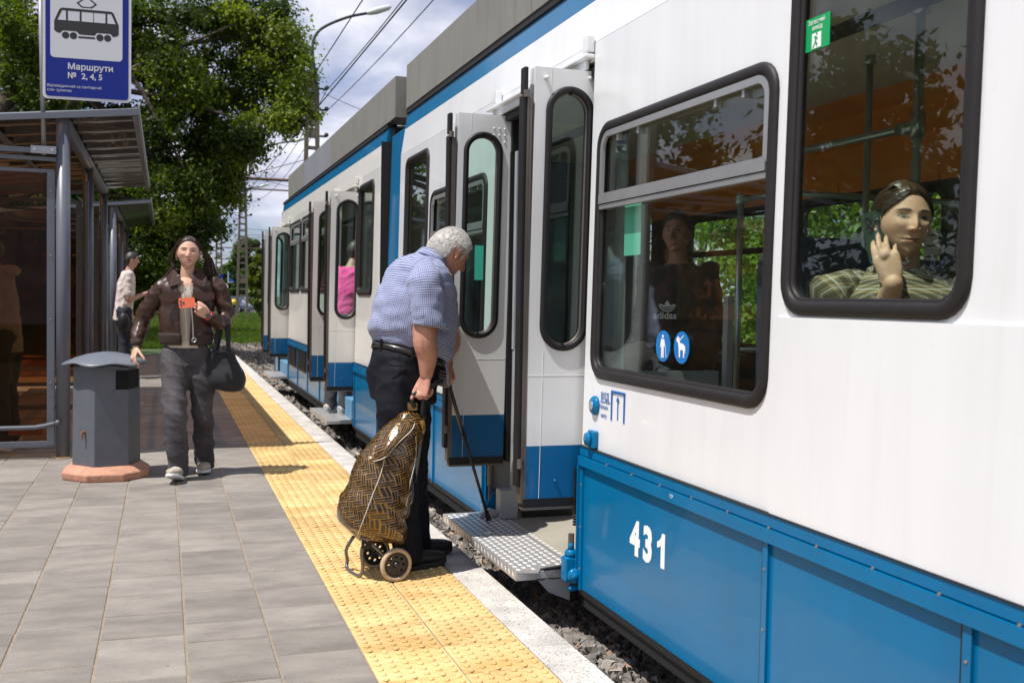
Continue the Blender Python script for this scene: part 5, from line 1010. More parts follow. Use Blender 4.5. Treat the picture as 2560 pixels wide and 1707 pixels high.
def head_points(M, s, male, n, k, age):
    T = np.linspace(.0001, PI-.0001, k+1)[:, None]; q_ = (np.arange(n)*2*PI/n)[None]; Ph = q_-.55*np.sin(q_)
    dx = np.sin(T)*np.sin(Ph); dy = np.sin(T)*np.cos(Ph); dz = np.cos(T)+0*Ph
    x = .0755*dx; y = .094*dy; z = .112*dz
    lo = smoothstep(.005, -.105, z); x *= 1-(.27 if not male else .18)*lo**1.25; x *= 1-.05*smoothstep(.02, .10, z)
    back = smoothstep(.2, -.7, dy/np.maximum(.2, np.sin(T))); y = y+back*smoothstep(-.01, -.10, z)*.045
    fr = smoothstep(.15, .9, dy); y = np.where(dy > 0, y*(1-.12*fr), y)
    g = lambda cx, cz, sx, sz: np.exp(-((x-cx)/sx)**2-((z-cz)/sz)**2)*(dy > .1)
    gs = lambda cx, cz, sx, sz: g(cx, cz, sx, sz)+g(-cx, cz, sx, sz)
    y = y+fr*.012*smoothstep(-.035, -.10, z)
    nose = np.exp(-(x/(.0085+.0045*smoothstep(.02, -.02, z)))**2)*smoothstep(.036, -.016, z)*smoothstep(-.031, -.021, z); y = y+nose*(.0165 if not male else .027)*(dy > 0)
    y = y+gs(.0125, -.021, .0055, .0055)*.0075-gs(.031, .015, .017, .0125)*.0115+gs(.031, .0125, .0115, .0065)*.0062+gs(.030, .034, .022, .007)*(.003 if not male else .006)+gs(.044, -.008, .018, .018)*.0045-gs(.050, -.045, .016, .02)*.0025
    y = y+g(0, -.0465, .019, .0045)*.0050+g(0, -.0570, .017, .0052)*.0062-g(0, -.0517, .024, .0018)*.004-g(0, -.069, .020, .006)*.0034+g(0, -.090, .016, .012)*.007-g(0, -.037, .004, .006)*.0015-gs(.026, -.052, .004, .004)*.002
    if age: y = y-gs(.026, -.040, .004, .022)*.003*age+gs(.045, -.055, .014, .02)*.006*age-gs(.031, -.004, .014, .004)*.0025*age
    return np.stack([x, y, z], -1).reshape(-1, 3)
def head_faces(n, k): return [(i*n+j, (i+1)*n+j, (i+1)*n+(j+1) % n, i*n+(j+1) % n) for i in range(k) for j in range(n)]
def head_shell(mb, M, s=1., male=False, n=72, k=60, age=0.):
    P = head_points(M, s, male, n, k, age)*s; Mn = np.array(M)[:3]; W_ = P@Mn[:, :3].T+Mn[:, 3]
    mb.add([V3(p) for p in W_], head_faces(n, k))
    for sd in (-1, 1):  # ears
        c = M @ V3((sd*.0760*s, -.008*s, -.004*s)); Mr = M.to_3x3() @ Matrix.Rotation(R(sd*-20), 3, 'Z') @ Matrix.Rotation(R(8), 3, 'X')
        mb.ell(c, (.0055*s, .016*s, .029*s), 14, 10, Mr.to_4x4()); mb.tube([c+Mr @ V3((sd*.004*s, .016*s*math.sin(a), .027*s*math.cos(a))) for a in np.linspace(-2.6, .9, 14)], .0036*s, 7); mb.ell(c+Mr @ V3((0, .004*s, -.025*s)), .0070*s, 8, 6)
def skin_body(mb, M, s, vox, it=2, male=False, age=0., n=230, k=190):
    """limbs, torso and neck fused into one surface, with the finely modelled head joined on"""
    me = remesh(mb, vox, it); hb = MB(); head_shell(hb, M, s, male, n, k, age); bm = bmesh.new(); bm.from_mesh(me)
    m2 = bpy.data.meshes.new('t'); m2.from_pydata(hb.v, [], hb.f); bm.from_mesh(m2); bm.to_mesh(me); bm.free(); bpy.data.meshes.remove(m2); me.update(); return me
def scalp(x, y, z, fh=.072):
    d = np.minimum((z-.020)-(y-.030)*((fh-.020)/.032), 9); up_ = d*.5                       # above the temple line
    side_ = np.where(z > .030, np.maximum(up_, np.minimum(.030-y, .03)), np.where(z > -.03, np.maximum(np.minimum(-.028-y, .03), np.minimum(np.minimum(up_, y-.016), z+.012)), np.minimum(-.030-y, z+.078))); return side_
def scalp_hair(M, s, m, parent, male=False, age=0., h=.008, fh=.072, n=150, k=130, seed=1):
    """hair shell grown from the scalp area of the head"""
    P = head_points(M, s, male, n, k, age); d = scalp(P[:, 0], P[:, 1], P[:, 2], fh); keep = d > -.001; nr = P/np.array([.0755, .094, .112])**2; nr /= np.linalg.norm(nr, axis=1)[:, None]
    r = np.random.default_rng(seed); gr = np.zeros(len(P))
    for q in range(5): gr += np.sin(np.arctan2(P[:, 0], P[:, 2]+.05)*r.uniform(30, 70)+P[:, 1]*r.uniform(-40, 40)+r.random()*6)*.2
    off = h*smoothstep(-.001, .014, d)*(1+.10*gr)+.0006; Q = (P+nr*off[:, None])*s; Mn = np.array(M)[:3]; W_ = Q@Mn[:, :3].T+Mn[:, 3]
    F_ = [f for f in head_faces(n, k) if keep[list(f)].all()]; used = np.unique(np.array(F_)); mp = -np.ones(len(P), int); mp[used] = np.arange(len(used))
    me = bpy.data.meshes.new('hair'); me.from_pydata(W_[used].tolist(), [], [tuple(int(mp[i]) for i in f) for f in F_]); me.update(); return link('hair', me, m, parent, smooth=True)
def local(co, M): Mi = np.array(M.inverted()); return co@Mi[:3, :3].T+Mi[:3, 3]
def face_paint(M, s, lip=(.42, .13, .11), brow=(.05, .03, .02), cheek=None, browy=.0325, bt=.0040, lid=None, iris=(.07, .04, .02), hair=None, fh=.072, open_=.0046):
    def fn(co, c):
        L = local(co, M)/s; x, y, z = L[:, 0], L[:, 1], L[:, 2]; fr = y > .045; ax = np.abs(x)
        def put(m, col, a=1.):
            m = np.clip(m, 0, 1)[:, None]*a; c[:, :3] = c[:, :3]*(1-m)+np.array(col)*m
        if cheek: put(fr*np.exp(-((z+.018)/.022)**2-((ax-.044)/.02)**2), cheek, .35)
        put((y > .02)*(z > -.035)*(z < .0)*(ax < .016)*np.exp(-((z+.020)/.010)**2), (c[:, :3].mean(0)*np.array([1.1, .85, .8])), .4)
        ul = .0082-.0016*np.cos(x*420)*np.exp(-(x/.008)**2); put(fr*(ax < .0235)*np.exp(-(np.maximum(0, (z+.0515)/ul-.55)/.35)**2)*(z > -.0517)*(1-smoothstep(.012, .0235, ax)*.75), lip, .85)
        put(fr*(ax < .022)*(z <= -.0515)*np.exp(-(np.maximum(0, (-.0515-z)/.0095-.6)/.3)**2)*(1-smoothstep(.010, .022, ax)*.8), lip, .85)
        put(fr*np.exp(-((z+.0517)/.0011)**2-(ax/.0215)**6), np.array(lip)*.25, .9)
        put(fr*(ax < .012)*np.exp(-((z+.0285)/.0016)**2-((ax-.0068)/.0032)**2), (.08, .03, .02), .85)
        bz = browy+.0022*np.sin(np.clip((ax-.014)/.036, 0, 1)*PI)-.002*smoothstep(.035, .05, ax); th_ = bt*(1-.55*smoothstep(.028, .050, ax)); put(fr*np.exp(-((z-bz)/th_)**4)*(smoothstep(.0125, .0165, ax)*(1-smoothstep(.046, .052, ax))), brow, .92)
        ex = (ax-.0312)/.0150; h = np.clip(1-ex**2, 0, 1)**.75; zc = .0128+.0012*ex; dz_ = z-zc; inn = fr*(np.abs(ex) < 1)*(dz_ < open_*h)*(dz_ > -open_*.80*h)
        if lid: put(fr*np.exp(-((dz_-.004)/.005)**2-(ex/1.1)**4), lid, .5)
        put(fr*np.exp(-((dz_-open_*h-.0028)/.0009)**2-(ex)**6), c[:, :3].mean(0)*.35, .6)  # shading of the upper eyelid crease, painted into the skin tone
        put(inn*1., (.24, .20, .17)); qd = np.hypot((ax-.0312), (z-.0135)); put(inn*(qd < .0060), iris); put(inn*(qd < .0027), (.01, .01, .01))
        put(fr*np.exp(-((dz_-open_*h)/.0011)**2)*(np.abs(ex) < 1.08), (.012, .008, .006), .95); put(fr*np.exp(-((dz_+open_*.8*h)/.0007)**2)*(np.abs(ex) < 1.), (.10, .05, .04), .5)
        put((ax > .068)*(np.abs(y+.006) < .03)*(np.abs(z) < .035)*1., (c[:, :3].mean(0)*np.array([1.05, .78, .72])), .4)
        if hair: put(((scalp(x, y, z, fh) > .0005)*(z > -.08)*(y < .075)*(ax < .085)*(np.abs(z) < .13)*(y > -.13))*1., hair, .95)
    return fn
def hand(mb, wrist, d, palm, thumb, s=1., curls=((20, 30, 20),)*4, th=(35, 20, 15), spread=4, thd=None):
    """wrist; d: direction to the knuckles; palm: where the palm faces; thumb: side of the thumb"""
    d = V3(d).normalized(); p = V3(palm); p = (p-p.dot(d)*d).normalized(); t = V3(thumb); t = (t-t.dot(d)*d-t.dot(p)*p).normalized(); w = V3(wrist)
    secs = []
    for (q, hw, hd) in ((-.02, .024, .017), (.0, .026, .0165), (.03, .036, .0155), (.065, .041, .0135), (.088, .040, .0105)): secs.append((w+d*q*s, t*hw*s, p*hd*s))
    loft(mb, resec(secs, 3), 18, closed_uv=False); mb.ell(w+d*.088*s, (.02*s,)*3, 8, 6); mb.ell(w+d*.028*s+t*.022*s+p*.008*s, .018*s, 10, 8)
    tips = []
    for i, (off, ln, r) in enumerate(((.031, .074, .0088), (.0105, .082, .0090), (-.010, .077, .0086), (-.029, .060, .0076))):
        a = R((1.5-i)*spread); dd = (d*math.cos(a)+t*math.sin(a)).normalized(); pos = w+d*(.086-.006*abs(i-1)-(.006 if i == 3 else 0))*s+t*off*s; pts = [pos-dd*.02*s, pos]; cur = 0; nrm = p
        for L_, c in zip((.44, .31, .25), curls[i]):
            cur += R(c); v = dd*math.cos(cur)+nrm*math.sin(cur); pos = pos+v*ln*L_*s; pts.append(pos)
        capsule(mb, pts, [r*s, r*s*1.02, r*s*.95, r*s*.88, r*s*.74], 10, 3); tips.append(pos)
    pos = w+d*.022*s+t*.026*s+p*.006*s; td = V3(thd).normalized() if thd is not None else (d*.72+t*.62+p*.32).normalized(); pts = [pos-td*.01*s, pos]; bend = (p*.7-t*.5).normalized(); cur = 0
    for L_, c in zip((.036, .032, .026), th):
        cur += R(c)*.6; v = (td*math.cos(cur)+bend*math.sin(cur)).normalized(); pos = pos+v*L_*s; pts.append(pos)
    capsule(mb, pts, [.0125*s, .0118*s, .0108*s, .0105*s, .0082*s], 10, 3); tips.append(pos); return tips
def foot(mb, an, toe, h=.07, w=.042):
    an, toe = V3(an), V3(toe); f = V3((toe.x-an.x, toe.y-an.y, 0)).normalized(); r = V3((f.y, -f.x, 0)); up = V3((0, 0, 1))
    zb = an.z-h; pts = [(an-f*.045-up*(h-.035), .022, .022), (an-up*(h-.04), .028, .028), (an+f*.05-up*(h-.03), .032, .02), (an.lerp(toe, .6)-up*.0, .026, .012), (an.lerp(toe, .75), .018, .008)]
    loft(mb, resec([(c, r*a, up*b) for c, a, b in pts], 3), 16, closed_uv=False)
def strands(name, n, root, path, r0, m, parent, seed, segs=7, sides=3, taper=.35, widen=1.0):
    """thin hair strands: root(rng)->point+data, path(data,t)->point"""
    r = random.Random(seed); mb = MB(); V = []; Fq = []
    for i in range(n):
        dt = root(r); pts = [V3(path(dt, k/segs)) for k in range(segs+1)]; rr_ = r0*r.uniform(.6, 1.4)
        base = len(V)
        for k, p in enumerate(pts):
            t_ = (pts[min(k+1, segs)]-pts[max(k-1, 0)]).normalized(); u = t_.orthogonal().normalized(); w = t_.cross(u); q = rr_*(1-(1-taper)*k/segs)
            for j in range(sides): a = 2*PI*j/sides; V.append(p+u*math.cos(a)*q*widen+w*math.sin(a)*q)
        for k in range(segs):
            for j in range(sides): Fq.append((base+k*sides+j, base+k*sides+(j+1) % sides, base+(k+1)*sides+(j+1) % sides, base+(k+1)*sides+j))
    mb.add(V, Fq); return mb.build(name, m, parent, smooth=True)
def shoe(name, an, toe, m, parent, msole=None, h=.085, lift=0., lab=None):
    an, toe = V3(an), V3(toe); f = (toe-an); f.z = 0; f.normalize(); r = V3((f.y, -f.x, 0)); T = (V3((toe.x, toe.y, toe.z))-V3((an.x, an.y, an.z-h))); pit = math.atan2(T.z, math.hypot(T.x, T.y)); fw = (f*math.cos(pit)+V3((0, 0, math.sin(pit)))); up = r.cross(fw)*1.0; up = up if up.z > 0 else -up
    o = an-up*h; L = (toe-o).length; mb = MB()
    secs = [(-.075, .004, .03, .05), (-.068, .034, .045, .055), (-.02, .042, .052, .062), (.03, .043, .052, .058), (L*.45, .047, .040, .046), (L*.75, .050, .033, .036), (L*.93, .040, .027, .030), (L+.015, .010, .016, .022)]
    loft(mb, resec([(o+fw*q+up*(c*.6+.018), r*a, up*(b*.85)) for q, a, b, c in secs], 4), 24, closed_uv=False); s_ = mb.build(name, m, parent, smooth=True)
    ms = MB(); out = [o+fw*q*1.0+r*a*1.06*sg for sg in (1, -1) for q, a in ([(q_, a_) for q_, a_, _, _ in secs][::sg])]
    n = len(out); ms.add([p for p in out]+[p+up*.024 for p in out], [tuple(range(n-1, -1, -1)), tuple(range(n, 2*n))]+[(i, (i+1) % n, n+(i+1) % n, n+i) for i in range(n)]); ms.build('sole', msole or m, s_, bevel=.006); 
    mc = MB(); mc.ell(an+up*.0, (.046, .046, .02), 18, 8); return s_
def cloth_uv(name, scale_c, cols, kind='check'):
    """woven pattern from the UV map (metres)"""
    if name in MATS: return MATS[name]
    m = bpy.data.materials.new(name); m.use_nodes = True; nt = m.node_tree; N = nt.nodes.new; L = nt.links.new; b = nt.nodes['Principled BSDF']; b.inputs['Roughness'].default_value = .85; b.inputs['Specular IOR Level'].default_value = .2; b.inputs['Sheen Weight'].default_value = .15
    uv = N('ShaderNodeUVMap'); sp = N('ShaderNodeSeparateXYZ'); L(uv.outputs[0], sp.inputs[0])
    def op(o, a, bb=None, c=None):
        n = N('ShaderNodeMath'); n.operation = o
        for i, q in enumerate((a, bb, c)):
            if q is None: continue
            if isinstance(q, (int, float)): n.inputs[i].default_value = q
            else: L(q, n.inputs[i])
        return n.outputs[0]
    def band(src, period, lo, hi, off=0.): fr = op('FRACT', op('MULTIPLY_ADD', src, 1/period, off)); return op('MULTIPLY', op('GREATER_THAN', fr, lo), op('LESS_THAN', fr, hi))
    def mixc(f, A, B):
        x = N('ShaderNodeMix'); x.data_type = 'RGBA'; L(f, x.inputs[0]) if not isinstance(f, (int, float)) else setattr(x.inputs[0], 'default_value', f)
        for i, q in ((6, A), (7, B)):
            if isinstance(q, tuple): x.inputs[i].default_value = (*q, 1)
            else: L(q, x.inputs[i])
        return x.outputs[2]
    U, V = sp.outputs[0], sp.outputs[1]; P = scale_c
    if kind == 'check':
        a = band(U, P, 0, .5); c = band(V, P, 0, .56); col = mixc(op('MULTIPLY', op('ADD', op('MULTIPLY', a, .36), op('MULTIPLY', c, .64)), 1.0), cols[0], cols[1])
        col = mixc(op('MULTIPLY', band(U, P*4, .0, .08), .7), col, cols[2])
    else:
        col = cols[0]; col = mixc(op('MULTIPLY', band(U, P, .0, .42), .55), col, cols[1]); col = mixc(op('MULTIPLY', band(V, P, .0, .40), .55), col, cols[1]); col = mixc(op('MULTIPLY', band(U, P, .62, .68), .85), col, cols[2]); col = mixc(op('MULTIPLY', band(V, P, .66, .72), .85), col, cols[2]); col = mixc(op('MULTIPLY', band(U, P, .78, .81), .8), col, cols[1]); col = mixc(op('MULTIPLY', band(V, P, .80, .83), .8), col, cols[1])
    L(col, b.inputs['Base Color']); n = N('ShaderNodeTexNoise'); n.inputs['Scale'].default_value = 14; tc = N('ShaderNodeTexCoord'); L(tc.outputs['Object'], n.inputs['Vector']); bp = N('ShaderNodeBump'); bp.inputs['Strength'].default_value = .35; bp.inputs['Distance'].default_value = .01; L(n.outputs[0], bp.inputs['Height']); L(bp.outputs[0], b.inputs['Normal'])
    MATS[name] = m; return m
def arm_pts(sh, el, wr): return [V3(sh), V3(sh).lerp(V3(el), .5)+V3((0, 0, 0)), V3(el), V3(el).lerp(V3(wr), .5), V3(wr)]

M_SKIN = skin_mat('skin', (.5, .3, .2))
# generic background figure --------------------------------------------------
def figure(label, pos, face, h, shirt, trous, hair, skin=(.50, .29, .20), sit=False, arm=None, long_sleeve=False, hoodie=False, shoes=(.5, .5, .5), bend=0., hairlong=False, name='person', gr=None):
    s = h/1.75; P0 = V3(pos); f = V3((math.cos(face), math.sin(face), 0)); r = V3((f.y, -f.x, 0)); up = V3((0, 0, 1))
    def q(fx, rx, z): return P0+(f*fx+r*rx+up*z)*s
    lean = bend
    hip = (0, .93) if not sit else (0, .48)
    ch = hip[1]+.40; nk = hip[1]+.56; hd = hip[1]+.68
    lx = lambda z: lean*(z-hip[1])
    mb = MB(); sec = [(hip[1]-.06, .13, .10), (hip[1]+.05, .155, .105), (hip[1]+.18, .14, .095), (hip[1]+.34, .165, .11), (hip[1]+.48, .17, .09), (hip[1]+.56, .07, .06)]
    loft(mb, resec([(q(lx(z), 0, z), r*a*s, f*b*s) for z, a, b in sec], 4), 20, closed_uv=False)
    hc = q(lx(hd)+.03+lean*.1, 0, hd+.04); M = head_frame(hc, f*math.cos(lean*1.2)-up*math.sin(lean*1.2)*1., up*math.cos(lean)+f*math.sin(lean)); capsule(mb, [q(lx(nk), 0, nk-.03), hc-up*.05*s], [.055*s, .05*s]); 
    arms = []
    for sd in (-1, 1):
        sh = q(lx(ch+.12), sd*.17, ch+.12); 
        if arm and sd == arm[0]: el, wr = q(*arm[1]), q(*arm[2])
        else: el, wr = q(lx(ch)-.03, sd*.21, ch-.17), q(.08, sd*.20, ch-.41)
        capsule(mb, arm_pts(sh, el, wr), [.048*s, .042*s, .036*s, .033*s, .024*s], 10); hand(mb, wr, wr-el, f if not arm else up, f, s, ((35, 40, 30),)*4); arms.append((sh, el, wr))
        if sit: k, a = q(.42, sd*.10, .50), q(.40, sd*.10, .09)
        else: k, a = q(.02, sd*.09, .50), q(-.02, sd*.10, .09)
        capsule(mb, [q(0, sd*.09, hip[1]), k, a], [.08*s, .055*s, .038*s], 10); foot(mb, a, a+f*.17*s-up*.06*s)
    o = link('body', skin_body(mb, M, s, .011*s, 2, True, n=90, k=76), M_SKIN, None, smooth=True); o.name = name; tone(o.data, skin, face_paint(M, s)); tag(o, label, 'person', gr)
    cm = mat('cloth_'+shirt[0], shirt[1], .85, noise_amt=.12, noise_scale=12, sheen=.1); tm_ = mat('cloth_'+trous[0], trous[1], .85, noise_amt=.12, noise_scale=14)
    mb = MB(); sec = [(hip[1]-.12, .165, .125), (hip[1]+.02, .175, .125), (hip[1]+.18, .17, .12), (hip[1]+.34, .185, .125), (hip[1]+.50, .185, .10), (hip[1]+.565, .09, .075)]
    loft(mb, resec([(q(lx(z), 0, z), r*a*s, f*b*s) for z, a, b in sec], 4), 24, closed_uv=False)
    for sh, el, wr in arms:
        e = wr if long_sleeve else sh.lerp(el, .75); capsule(mb, [sh, sh.lerp(el, .7), el, wr] if long_sleeve else [sh, sh.lerp(el, .4), e], [.065*s, .062*s, .055*s, .04*s] if long_sleeve else [.066*s, .066*s, .07*s], 12)
    if hoodie: mb.ell(q(lx(nk)-.07, 0, nk-.01), (.11*s, .11*s, .06*s), 14, 8)
    sh_ = link('shirt', wrinkle(remesh(mb, .014*s, 3), .02, 22, 3), cm, o, smooth=True)
    mb = MB()
    for sd in (-1, 1):
        if sit: pts, rr_ = [q(-.02, sd*.09, hip[1]), q(.2, sd*.10, .53), q(.43, sd*.10, .51), q(.42, sd*.10, .3), q(.40, sd*.10, .10)], [.12*s, .10*s, .085*s, .075*s, .065*s]
        else: pts, rr_ = [q(0, sd*.085, hip[1]), q(.01, sd*.09, .7), q(.02, sd*.09, .50), q(0, sd*.095, .3), q(-.02, sd*.10, .08)], [.115*s, .098*s, .08*s, .072*s, .068*s]
        capsule(mb, pts, rr_, 14)
    link('trousers', wrinkle(remesh(mb, .014*s, 3), .02, 20, 5), tm_, o, smooth=True)
    for sd in (-1, 1):
        a = q(.40, sd*.10, .09) if sit else q(-.02, sd*.10, .09); shoe('shoe', a, a+f*.19*s-up*.06*s, mat('shoe_%d' % int(shoes[0]*100), shoes, .7), o)
    hm = mat('hair_'+hair[0], hair[1], .5, noise_amt=.3, noise_scale=80); scalp_hair(M, s, hm, o, True, h=.013, n=90, k=80)
    return o, q, M, arms
# ------------------------------------------------------------------ the old man boarding
def old_man():
    global SKN
    Yc = 5.0; f = V3((.96, .28, 0)).normalized(); r = V3((f.y, -f.x, 0)); up = V3((0, 0, 1)); SK = (.50, .245, .165); SKN = SK
    c = lambda px, py, dr=0.: PY(px, py, Yc+dr*r.y)     # point seen at that place, dr metres to his right
    def sec(px, py, hd, hw, tilt, dr=0.):
        t = R(tilt); fv = f*math.cos(t)-up*math.sin(t); return (c(px, py), r*hw, fv*hd)
    body = MB()
    loft(body, resec([sec(1010, 930, .11, .13, 5), sec(1020, 880, .13, .14, 14), sec(1034, 830, .16, .15, 12), sec(1040, 775, .15, .155, 10), sec(1048, 720, .13, .16, 15), sec(1058, 680, .09, .15, 22), sec(1072, 655, .05, .07, 30)], 4), 24, closed_uv=False)
    hs = 1.06; hc = c(1126, 634); pit = R(38); hf = f*math.cos(pit)-up*math.sin(pit); hu = up*math.cos(pit)+f*math.sin(pit); M = head_frame(hc, hf, hu)
    capsule(body, [c(1066, 668), c(1088, 660), c(1108, 652)], [.066, .062, .060], 16); 
    # right arm with the trolley handle
    sh = c(1058, 698, .20); el = c(1060, 852, .25); wr = c(1066, 936, .235)
    capsule(body, [sh, sh.lerp(el, .5)+f*.01, el+f*.004, el.lerp(wr, .45)+f*.012, wr], [.060, .060, .056, .050, .032], 18, 5)
    HR = hand(body, wr-up*.004, (c(1050, 985, .235)-wr), f*.9+r*-.25, r*-.15-f*.5+up*-.35, 1.12, ((62, 75, 40), (66, 78, 42), (68, 80, 42), (66, 80, 40)), (15, 10, 5), 1, thd=(c(1018, 990, .27)-c(1046, 958, .25)))
    # left arm hidden in front, hand on the stick
    shl = c(1075, 700, -.19); ell = c(1128, 850, -.20); wrl = c(1112, 905, -.14)
    capsule(body, [shl, shl.lerp(ell, .5), ell, ell.lerp(wrl, .5), wrl], [.058, .055, .050, .042, .030], 14, 4)
    hand(body, wrl, c(1116, 935, -.14)-wrl, r*.9-f*.3, -f, 1.08, ((50, 75, 45),)*4, (20, 30, 20), 1)
    hips = {1: c(1002, 935, .09), -1: c(1022, 930, -.09)}; kn = {1: c(1003, 1170, .10), -1: c(1028, 1160, -.10)}; an = {1: c(1020, 1358, .11), -1: c(1040, 1330, -.12)}
    an[1].z = .095; an[-1].z = .095
    for s in (1, -1): capsule(body, [hips[s], hips[s].lerp(kn[s], .5)-f*.01, kn[s], kn[s].lerp(an[s], .5), an[s]], [.085, .075, .055, .048, .036], 14); foot(body, an[s], an[s]+f*.17-up*.07)
    o = link('person', skin_body(body, M, hs, .0042, 3, True, 1.), M_SKIN, None, smooth=True)
    blot = np.random.default_rng(4)
    fp = face_paint(M, hs, lip=(.40, .17, .14), brow=(.42, .38, .34), cheek=(.55, .20, .15), bt=.0045, open_=.003)
    def fn(co, cc):
        fp(co, cc); w = np.zeros(len(co))
        for k in range(7): w += np.sin(co@(blot.normal(size=3)*75)+blot.random()*6)
        m = np.clip((w-1.0)/3, 0, 1)*.65; m *= (co[:, 2] < 1.3); cc[:, :3] = cc[:, :3]*(1-m[:, None])+np.array([.36, .15, .10])*m[:, None]
        lo = np.clip((.98-co[:, 2])/.08, 0, 1)*.35; cc[:, :3] = cc[:, :3]*(1-lo[:, None])+np.array([.62, .30, .24])*lo[:, None]
    tone(o.data, SK, fn, .10); tag(o, 'old man with white hair in a blue checked shirt stooping toward the open tram door', 'person')
    # shirt: torso and sleeves keep their weave
    CH = cloth_uv('blue_check', .0092, [(.52, .57, .70), (.035, .05, .20), (.16, .07, .18)])
    mb = MB(); S = [sec(1028, 880, .184, .176, 19), sec(1030, 866, .197, .188, 16), sec(1030, 840, .212, .198, 13), sec(1037, 790, .208, .202, 9), sec(1045, 742, .188, .205, 12), sec(1051, 704, .160, .205, 18), sec(1058, 678, .125, .190, 24), sec(1066, 662, .085, .150, 28), sec(1078, 650, .066, .078, 34)]
    loft(mb, resec(S, 7), 64, cap=False); sh_me = mb
    slv = [(c(1060, 690, .13), r*.02+up*.085, f*.085), (c(1062, 700, .20), r*.065+up*.035, f*.092), (c(1066, 738, .235), r*.064, f*.088), (c(1071, 780, .25), r*.066, f*.092), (c(1075, 817, .258), r*.068-up*.0, f*.094-up*.012)]
    loft(mb, resec(slv, 6), 40, cap=False)
    slv = [(c(1070, 690, -.12), r*.02+up*.085, f*.085), (c(1080, 705, -.20), r*.064+up*.035, f*.090), (c(1098, 760, -.215), r*.066, f*.090), (c(1112, 815, -.225), r*.068, f*.094)]
    loft(mb, resec(slv, 6), 32, cap=False)
    me = mb.build('shirt', CH, o, smooth=True)
    def msk(co): return np.clip((co[:, 2]-1.0)/.03, .2, 1)
    wrinkle(me.data, .017, 16, 12, axis=(.35, .1, .8), mask=msk); wrinkle(me.data, .010, 34, 13, axis=(.5, .2, .6))
    so = me.modifiers.new('s', 'SOLIDIFY'); so.thickness = .003; so.offset = 0
    # front tail of the shirt hanging over the belt
    mb = MB(); v = []; uv = []
    A = [S[1], S[0], sec(1038, 905, .186, .16, 24), sec(1046, 925, .180, .14, 30)]
    for i, (cc_, u_, w_) in enumerate(A):
        for j in range(25):
            t = -1.15+2.3*j/24-.25; v.append(cc_+w_*math.cos(t)*1.015+u_*math.sin(t)*1.015); uv.append((t*.2, -i*.035))
    mb.add(v, [(i*25+j, i*25+j+1, (i+1)*25+j+1, (i+1)*25+j) for i in range(3) for j in range(24)], uv); ft = mb.build('shirt_tail', CH, o, smooth=True); so = ft.modifiers.new('s', 'SOLIDIFY'); so.thickness = .003
    # collar and yoke seam
    mb = MB(); v = []; uv = []
    for i, (k, q) in enumerate(((1.0, 0), (1.08, .018), (1.22, -.012), (1.28, -.03))):
        cc_, u_, w_ = S[-1]; ax = (up*math.cos(R(34))+f*math.sin(R(34)))
        for j in range(41):
            t = .35+(2*PI-.7)*j/40; v.append(cc_+(w_*math.cos(t)+u_*math.sin(t))*k+ax*(q+.012)); uv.append((t*.07, i*.02))
    mb.add(v, [(i*41+j, i*41+j+1, (i+1)*41+j+1, (i+1)*41+j) for i in range(3) for j in range(40)], uv); co_ = mb.build('collar', CH, o, smooth=True); so = co_.modifiers.new('s', 'SOLIDIFY'); so.thickness = .003
    # trousers
    mb = MB(); loft(mb, resec([sec(1008, 1000, .165, .185, 2), sec(1008, 940, .178, .19, 4), sec(1016, 905, .178, .185, 12), sec(1025, 881, .180, .176, 18)], 4), 32, closed_uv=False)
    for s in (1, -1):
        pts = [hips[s]-up*.02, hips[s].lerp(kn[s], .45)-f*.015, kn[s], kn[s].lerp(an[s], .5)-f*.006, an[s]-up*.02]; capsule(mb, pts, [.122, .118, .096, .084, .082], 24, 6)
    me = remesh(mb, .008, 4); wrinkle(me, .022, 9, 21, axis=(.9, .1, .35)); wrinkle(me, .010, 24, 22, axis=(.6, .1, .8)); co = coords(me); co[:, 2] = np.maximum(co[:, 2], .035); setco(me, co)
    tr_ = link('trousers', me, mat('navy_trousers', (.0055, .006, .011), .75, spec=.25, noise_amt=.15, noise_scale=30), o, smooth=True)
    pk = MB(); pts = [c(962, 907, .19), c(985, 914, .20), c(1010, 912, .19)]; pk.tube(catmull([p-r*-.012 for p in pts], 5), .0035, 6); pk.build('back_pocket', mat('navy_trousers', ()), tr_)
    mb = MB(); bs = resec([sec(1021, 896, .188, .184, 18), sec(1025, 883, .189, .184, 18)], 2)
    v = []; n = 64
    for (cc_, u_, w_), o_ in ((bs[0], 0), (bs[0], .004), (bs[-1], .004), (bs[-1], 0)):
        for j in range(n): t = 2*PI*j/n; d_ = w_*math.cos(t)+u_*math.sin(t); v.append(cc_+d_*(1+o_/.18))
    mb.add(v, [(i*n+j, i*n+(j+1) % n, (i+1)*n+(j+1) % n, (i+1)*n+j) for i in range(3) for j in range(n)]); bl = mb.build('belt', mat('black_leather', (.012, .011, .011), .32, coat=.2), o, smooth=True)
    for t in (2.0, 2.9, 4.0, 1.35): cc_, u_, w_ = bs[1]; p = cc_+(w_*math.cos(t)+u_*math.sin(t))*1.035; q_ = MB(); q_.tube([p+up*.028, p-up*.028], .007, 6); q_.build('belt_loop', mat('navy_trousers', ()), bl)
    for s in (1, -1): shoe('shoe', an[s], an[s]+f*.20-up*.082, mat('black_shoe', (.012, .012, .014), .6), o, mat('black_sole', (.02, .02, .02), .8), .093)
    # white hair
    HM = mat('white_hair', (.70, .675, .64), .55, noise_amt=.12, noise_scale=60)
    scalp_hair(M, hs, HM, o, True, 1., h=.011, fh=.066)
